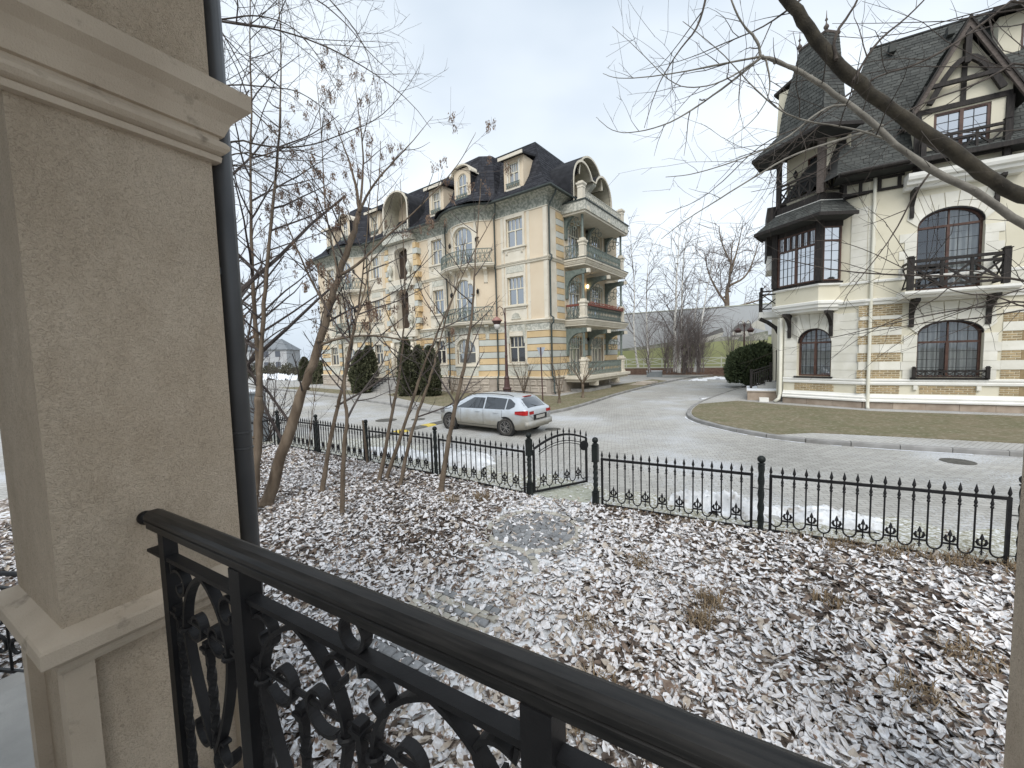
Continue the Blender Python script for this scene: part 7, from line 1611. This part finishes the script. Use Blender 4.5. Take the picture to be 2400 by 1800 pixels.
# ------------------------------------------------------------------ street furniture
MT['lamp_brown'] = pm('maroon_brown_iron', (.055,.028,.026), (.085,.045,.040), 5, .5); MT['lamp_cap'] = pm('faded_red_lamp_cap', (.24,.12,.10), (.32,.175,.145), 5, .6); MT['lamp_glass'] = pm('milky_lamp_glass', (.55,.53,.50), (.62,.60,.57), 3, .3)
def lamp(loc, rz, label, arms=1, h=5.35, capm='lamp_cap'):
    e_ = empty('street_lamp', loc, rz, label, 'street lamp')
    m = MB(); m.lathe([(.30,0),(.30,.25),(.24,.32),(.22,.75),(.26,.82),(.17,.92),(.13,1.35),(.15,1.42),(.09,1.55),(.075,2.6),(.09,2.64),(.07,2.7),(.05,h-.9),(.07,h-.85),(.04,h-.78),(.03,h-.1)],0,0,0,12); m.build('pole', MT['lamp_brown'], e_)
    for k in range(arms):
        s_ = -1 if k == 0 else 1
        m = MB(); m.tube([(0,0,h-.95),(s_*.03,0,h-.5),(s_*.12,0,h-.12),(s_*.28,0,h+.0),(s_*.43,0,h-.12),(s_*.46,0,h-.38),(s_*.46,0,h-.55)], .022, 6); m.tube([(p[0],0,p[2]) for p in spiral((s_*.16,h-.42),.13,.03,0,7,18)], .014, 5); m.build('arm', MT['lamp_brown'], e_)
        x = s_*.46; m = MB(); m.lathe([(.02,.0),(.10,-.04),(.27,-.18),(.29,-.20),(.29,-.24)],x,0,h-.55,8); c = m.build('lamp_cap', MT[capm], e_)
        m = MB(); m.lathe([(.26,-.24),(.24,-.30),(.18,-.40),(.17,-.42)],x,0,h-.55,8); m.build('lamp_skirt', MT['lamp_brown'], e_)
        m = MB(); m.lathe([(.15,-.42),(.17,-.50),(.12,-.66),(.03,-.72)],x,0,h-.55,10); m.build('lamp_globe', MT['lamp_glass'], e_, True)
lamp((-.28,22.3,.1), R(8), 'maroon street lamp with one hooked arm in front of the apartment house')
lamp((19.4,33.6,.1), R(-20), 'dark double armed street lamp in front of the printed wall', 2, 5.0, 'lamp_brown')
MT['sign_back'] = pm('grey_sign_back', (.28,.31,.36), (.34,.37,.42), 3, .5)
sp_ = at(1273,958,.11); e_ = empty('road_sign', sp_, R(-10), 'small triangular road sign seen from behind on a maroon pole', 'road sign')
MB().tube([(0,0,0),(-.06,0,3.0)], .032, 8).build('pole', MT['lamp_brown'], e_)
m = MB(); tri = [(-.24,3.0),(.14,3.0),(.155,2.96),(-.03,2.55),(-.07,2.55),(-.255,2.96)]; m.prism([(x,.04,z) for x, z in tri],[(x,.055,z) for x, z in tri]); m.build('sign_plate', MT['sign_back'], e_)
# cabinet
MT['cabinet'] = pm('grey_blue_cabinet', (.24,.27,.29), (.29,.32,.34), 2, .6, dirt=((.18,.19,.19), 3, .6))
cb = at(588,1042); e_ = empty('utility_cabinet', cb, R(-31), 'grey metal utility cabinet behind the fence corner by the old tree', 'cabinet')
MB().box(-1.25,0,0,.6,0,.75).build('lower_case', MT['cabinet'], e_); MB().box(-1.24,-.01,.012,.59,.762,1.70).build('upper_case', MT['cabinet'], e_); MB().box(-1.30,.05,-.05,.65,1.701,1.75).build('roof_plate', MT['cabinet'], e_); MB().box(-.63,-.62,-.004,.011,.05,.74).build('door_gap', MT['black_trim'], e_)
MB().box(-1.30,.05,-.05,.65,1.752,1.785).build('snow_cover', MT['snow'], e_)
# speed hump, manholes
MT['hump_y'] = pm('yellow_rubber', (.55,.42,.07), (.62,.48,.12), 8, .85, dirt=((.30,.27,.2), 9, .55)); MT['hump_b'] = pm('black_rubber', (.09,.088,.08), (.15,.145,.13), 8, .9)
a, b = at(872,1027), at(1060,984); d = (b-a); L = d.length; n_ = int(L/.5); e_ = empty('speed_hump', a, math.atan2(d.y,d.x), 'worn yellow and black speed hump across the road before the silver car', 'speed hump')
for k in range(n_): m = MB(); pr = [(-.28,.004),(-.16,.045),(.16,.045),(.28,.004)]; m.prism([(.5*k+.01,y,z) for y, z in pr],[(.5*k+.49,y,z) for y, z in pr]); m.build('hump_segment', MT['hump_y'] if k % 3 == 2 else MT['hump_b'], e_)
MT['manhole'] = pm('cast_iron_lid', (.07,.068,.06), (.12,.115,.10), 12, .8, .8, 40)
for (x, y, r0, lab) in ((2245,1082,.27,'round manhole lid in the road below the timbered house lawn'),(905,985,.42,'round manhole lid in the road behind the saplings'),(980,983,.28,'small drain lid near the speed hump'),(1296,1006,.26,'small lid in the road behind the garden gate')):
    p = at(x, y); o = MB().lathe([(r0*1.12,.002),(r0*1.12,.010),(r0,.012),(r0,.008),(r0*.6,.010),(r0*.2,.012)],0,0,0,24).build('manhole_lid', MT['manhole']); o.location = p; tag(o, lab, 'manhole')
# ------------------------------------------------------------------ long printed wall at the end of the lane
WO = Vector((4.0,53.2,0)); WA = R(-29.3); wx = Vector((math.cos(WA),math.sin(WA),0)); wn = Vector((-wx.y,wx.x,0))
def wp(px_, py_):
    d = _F + _R*((px_-1200)/943) - _U*((py_-900)/943); t = (WO-Vector((0,0,CAM_H))).dot(wn)/d.dot(wn); p = Vector((0,0,CAM_H))+d*t; return ((p-WO).dot(wx), p.z)
MT['print_sky'] = pm('printed_grey_sky', (.42,.44,.455), (.47,.49,.51), .22, .75, stretch=(1,1,.4)); MT['print_field'] = pm('printed_green_field', (.30,.33,.16), (.36,.38,.20), .5, .8); MT['print_white'] = pm('printed_white_rail', (.52,.54,.45), None, 1, .8); MT['print_dark'] = pm('printed_dark_roof', (.13,.13,.13), (.19,.19,.185), 2, .8); MT['print_wall'] = pm('printed_pale_wall', (.48,.47,.42), (.54,.53,.48), 2, .8); MT['print_tree'] = pm('printed_bushes', (.17,.185,.14), (.36,.36,.31), 1.4, .8, lo=.42, hi=.6); MT['wall_brick'] = pm('brown_brick_base', (.13,.085,.065), (.19,.13,.10), 6, .9)
e_ = empty('printed_wall', WO, WA, 'long tall wall printed with a green field, houses and white railing', 'wall')
MB().box(0,36,0,.3,.86,7.25).build('board', MT['print_sky'], e_); MB().box(-.2,36.2,-.05,.35,-.1,.86).build('brick_base', MT['wall_brick'], e_); MB().box(-.05,36.05,-.06,.36,7.25,7.33).build('top_edge', MT['print_white'], e_)
def printed(name, mat, pts, off): MB().poly([(x,-off,z) for x, z in pts]).build(name, mat, e_)
hill = [(0,2.6),(4,2.7),(9,2.85),(13,3.05),(17,3.4),(21,3.7),(25,3.95),(30,4.1),(36,4.1)]
printed('printed_field', MT['print_field'], [(0,.9)]+[(36,.9)]+hill[::-1], .004)
printed('printed_treeline', MT['print_tree'], [(x,z-.02) for x, z in hill]+[(x,z+.35+.25*math.sin(x*1.9)+.12*math.sin(x*5)) for x, z in hill[::-1]], .006)
def phouse(pl, k):
    for name, mat, pts in pl: printed(name, mat, [wp(*q) for q in pts], k); k += .002
phouse([('printed_wall_front', MT['print_wall'], [(1717,796),(1717,776),(1765,774),(1768,792)]),('printed_roof', MT['print_dark'], [(1712,778),(1724,764),(1735,758),(1758,757),(1768,775)]),('printed_spire', MT['print_wall'], [(1738,758),(1742,748),(1746,758)]),('printed_spire', MT['print_wall'], [(1750,758),(1753,747),(1757,757)]),('printed_eave', MT['print_dark'], [(1716,790),(1740,788),(1740,784),(1716,786)])], .009)
phouse([('printed_wall_front', MT['print_wall'], [(1618,806),(1618,795),(1650,784),(1696,778),(1694,786),(1660,800)]),('printed_roof', MT['print_dark'], [(1618,797),(1632,786),(1660,782),(1692,768),(1697,778),(1650,792)]),('printed_spire', MT['print_dark'], [(1632,785),(1637,771),(1640,784)])], .009)
phouse([('printed_gable', MT['print_wall'], [(1752,766),(1775,750),(1790,752),(1795,775),(1775,770)])], .009)
phouse([('printed_bushes', MT['print_tree'], [(1726,800),(1735,788),(1750,790),(1765,782),(1800,775),(1800,797)])], .017)
for k in range(18): x = 1+2*k; printed('printed_post', MT['print_white'], [(x,1.0),(x+.12,1.0),(x+.12,2.05),(x,2.05)], .008)
for z in (1.25,1.9): printed('printed_rail', MT['print_white'], [(0,z),(36,z),(36,z+.09),(0,z+.09)], .010)
for k in range(17):
    x = 1.12+2*k
    for s_ in (0,1): a, b = (1.3,1.85) if s_ else (1.85,1.3); printed('printed_brace', MT['print_white'], [(x,a),(x+1.85,b),(x+1.85,b+.08),(x,a+.08)], .012+.001*s_)
printed('printed_strip', MT['print_white'], [(0,.87),(36,.87),(36,1.0),(0,1.0)], .011)
# snow remains at the lane end
for x, y, r0, lab in ((1635,891,.8,'small patch of old snow beside the lane, below the birches'),(1680,887,1.2,'longer patch of old snow beside the lane near the evergreen bush')):
    p = at(x, y, .05); o = lump('snow_patch', p.x, p.y, r0, .35, .16, R(-20), int(x), MT['snow'], lab); o['group'] = 'snow patches at the lane end'
for x, y, s_, lab in ((1534,884,.75,'small grey metal box with a snowy lid beneath the birches'),(1573,878,.6,'dark low box in the thicket beneath the birches')):
    p = at(x, y, .08); e_ = empty('metal_box', p, R(-25), lab, 'box'); MB().box(-s_,s_,-.3,.3,0,.62).build('case', MT['cabinet'], e_); MB().box(-s_-.03,s_+.03,-.33,.33,.621,.68).build('lid', MT['snow'] if s_ > .7 else MT['black_trim'], e_)
# ------------------------------------------------------------------ far end of the road on the left
MT['far_wall'] = pm('far_grey_wall', (.40,.41,.42), (.46,.47,.48), .3, .9); MT['far_roof'] = pm('far_grey_roof', (.16,.175,.19), (.20,.215,.23), .5, .9); MT['far_win'] = pm('far_window', (.10,.11,.13), None, 1, .4)
def farhouse(x, y, w_, h, d, rz, label):
    e_ = empty('far_house', (x,y,-.06), rz, label, 'house'); MB().box(-w_/2,w_/2,0,d,0,h).build('wall', MT['far_wall'], e_)
    m = MB(); m.prism([(-w_/2-.5,-.5,h),(w_/2+.5,-.5,h),(w_/2+.5,d+.5,h),(-w_/2-.5,d+.5,h)],[(-w_/2+3,d/2-.5,h+3.2),(w_/2-3,d/2-.5,h+3.2),(w_/2-3,d/2+.5,h+3.2),(-w_/2+3,d/2+.5,h+3.2)]); m.build('roof', MT['far_roof'], e_)
    for k in range(int(w_/3)):
        for z in (1.2,4.2):
            if z+1.6 < h: MB().box(-w_/2+1+3*k,-w_/2+2.3+3*k,-.05,.05,z,z+1.6).build('window', MT['far_win'], e_)
farhouse(-74,112,22,6.2,10,R(8),'far grey house with hipped roof at the end of the road'); farhouse(-50,125,16,7.5,9,R(-4),'far pale house partly hidden behind the hedge'); farhouse(-105,125,20,5.5,10,R(20),'far low grey house behind the old tree')
def hedge(a, b, h, wd, label, seed, mat='hedge', n_=9000):
    a, b = Vector(a), Vector(b); d = (b-a); L = d.length; d.normalize(); nn = Vector((-d.y,d.x,0)); r2 = random.Random(seed); e_ = empty('hedge', a, 0, label, 'hedge'); m = MB()
    for k in range(n_):
        u = r2.random()*L; top = h*(.8+.2*math.sin(u*1.3+seed)+.12*math.sin(u*3.7)); t = r2.random(); p = d*u+nn*r2.uniform(-wd,wd)*(1-.5*t)+Vector((0,0,top*t)); s_ = r2.uniform(.12,.3); v = perp(Vector((0,0,1)), r2)*s_*.4; m.add([p-v,p+v,p+Vector((r2.gauss(0,.1),r2.gauss(0,.1),s_))],[(0,1,2)])
    stuff(m.build('foliage', MT[mat], e_)); m = MB(); m.prism([(0,-wd*.5,0),(0,wd*.5,0),(0,wd*.3,h*.6),(0,-wd*.3,h*.6)],[(0.01,-wd*.5,0),(0.01,wd*.5,0),(0.01,wd*.3,h*.6),(0.01,-wd*.3,h*.6)]); return e_
hedge((-46,72,0),(-25,60,0),2.4,.9,'brown leafless hedge along the far road',1); hedge((-24.5,50,0),(-21.8,45.5,0),2.6,.9,'dark hedge by the far end of the apartment house',2,'thuja',6000); hedge((-66,88,0),(-48,74,0),3.0,1.2,'tall brown hedge further down the road',3)
lump('snow_heap', -38, 64.5, 4.0, 1.6, .75, R(-30), 8, MT['snow'], 'big white snow bank beside the far hedge'); lump('snow_heap', -33, 60.0, 2.2, 1.0, .6, R(-30), 9, MT['snow'], 'smaller white snow bank next to the big one by the far hedge')
r2 = random.Random(99)
for k in range(16):
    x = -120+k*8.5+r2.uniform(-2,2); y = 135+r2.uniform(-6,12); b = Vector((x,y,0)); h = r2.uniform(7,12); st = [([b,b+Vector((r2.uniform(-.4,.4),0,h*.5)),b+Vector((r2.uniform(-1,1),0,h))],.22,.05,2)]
    tree('bare_tree', 'hazy bare tree on the skyline at the end of the road', st, 200+k, {0:(1.1,1.0,.7,.1,.03,.1),1:(.9,.5,.7,.1,.03,.12),2:(1.1,.42,.7,.08,.05,.2)}, bark='twig_far', twig='twig_far', group='skyline trees at the road end', rmin=.03, l0=(.8,2.0))
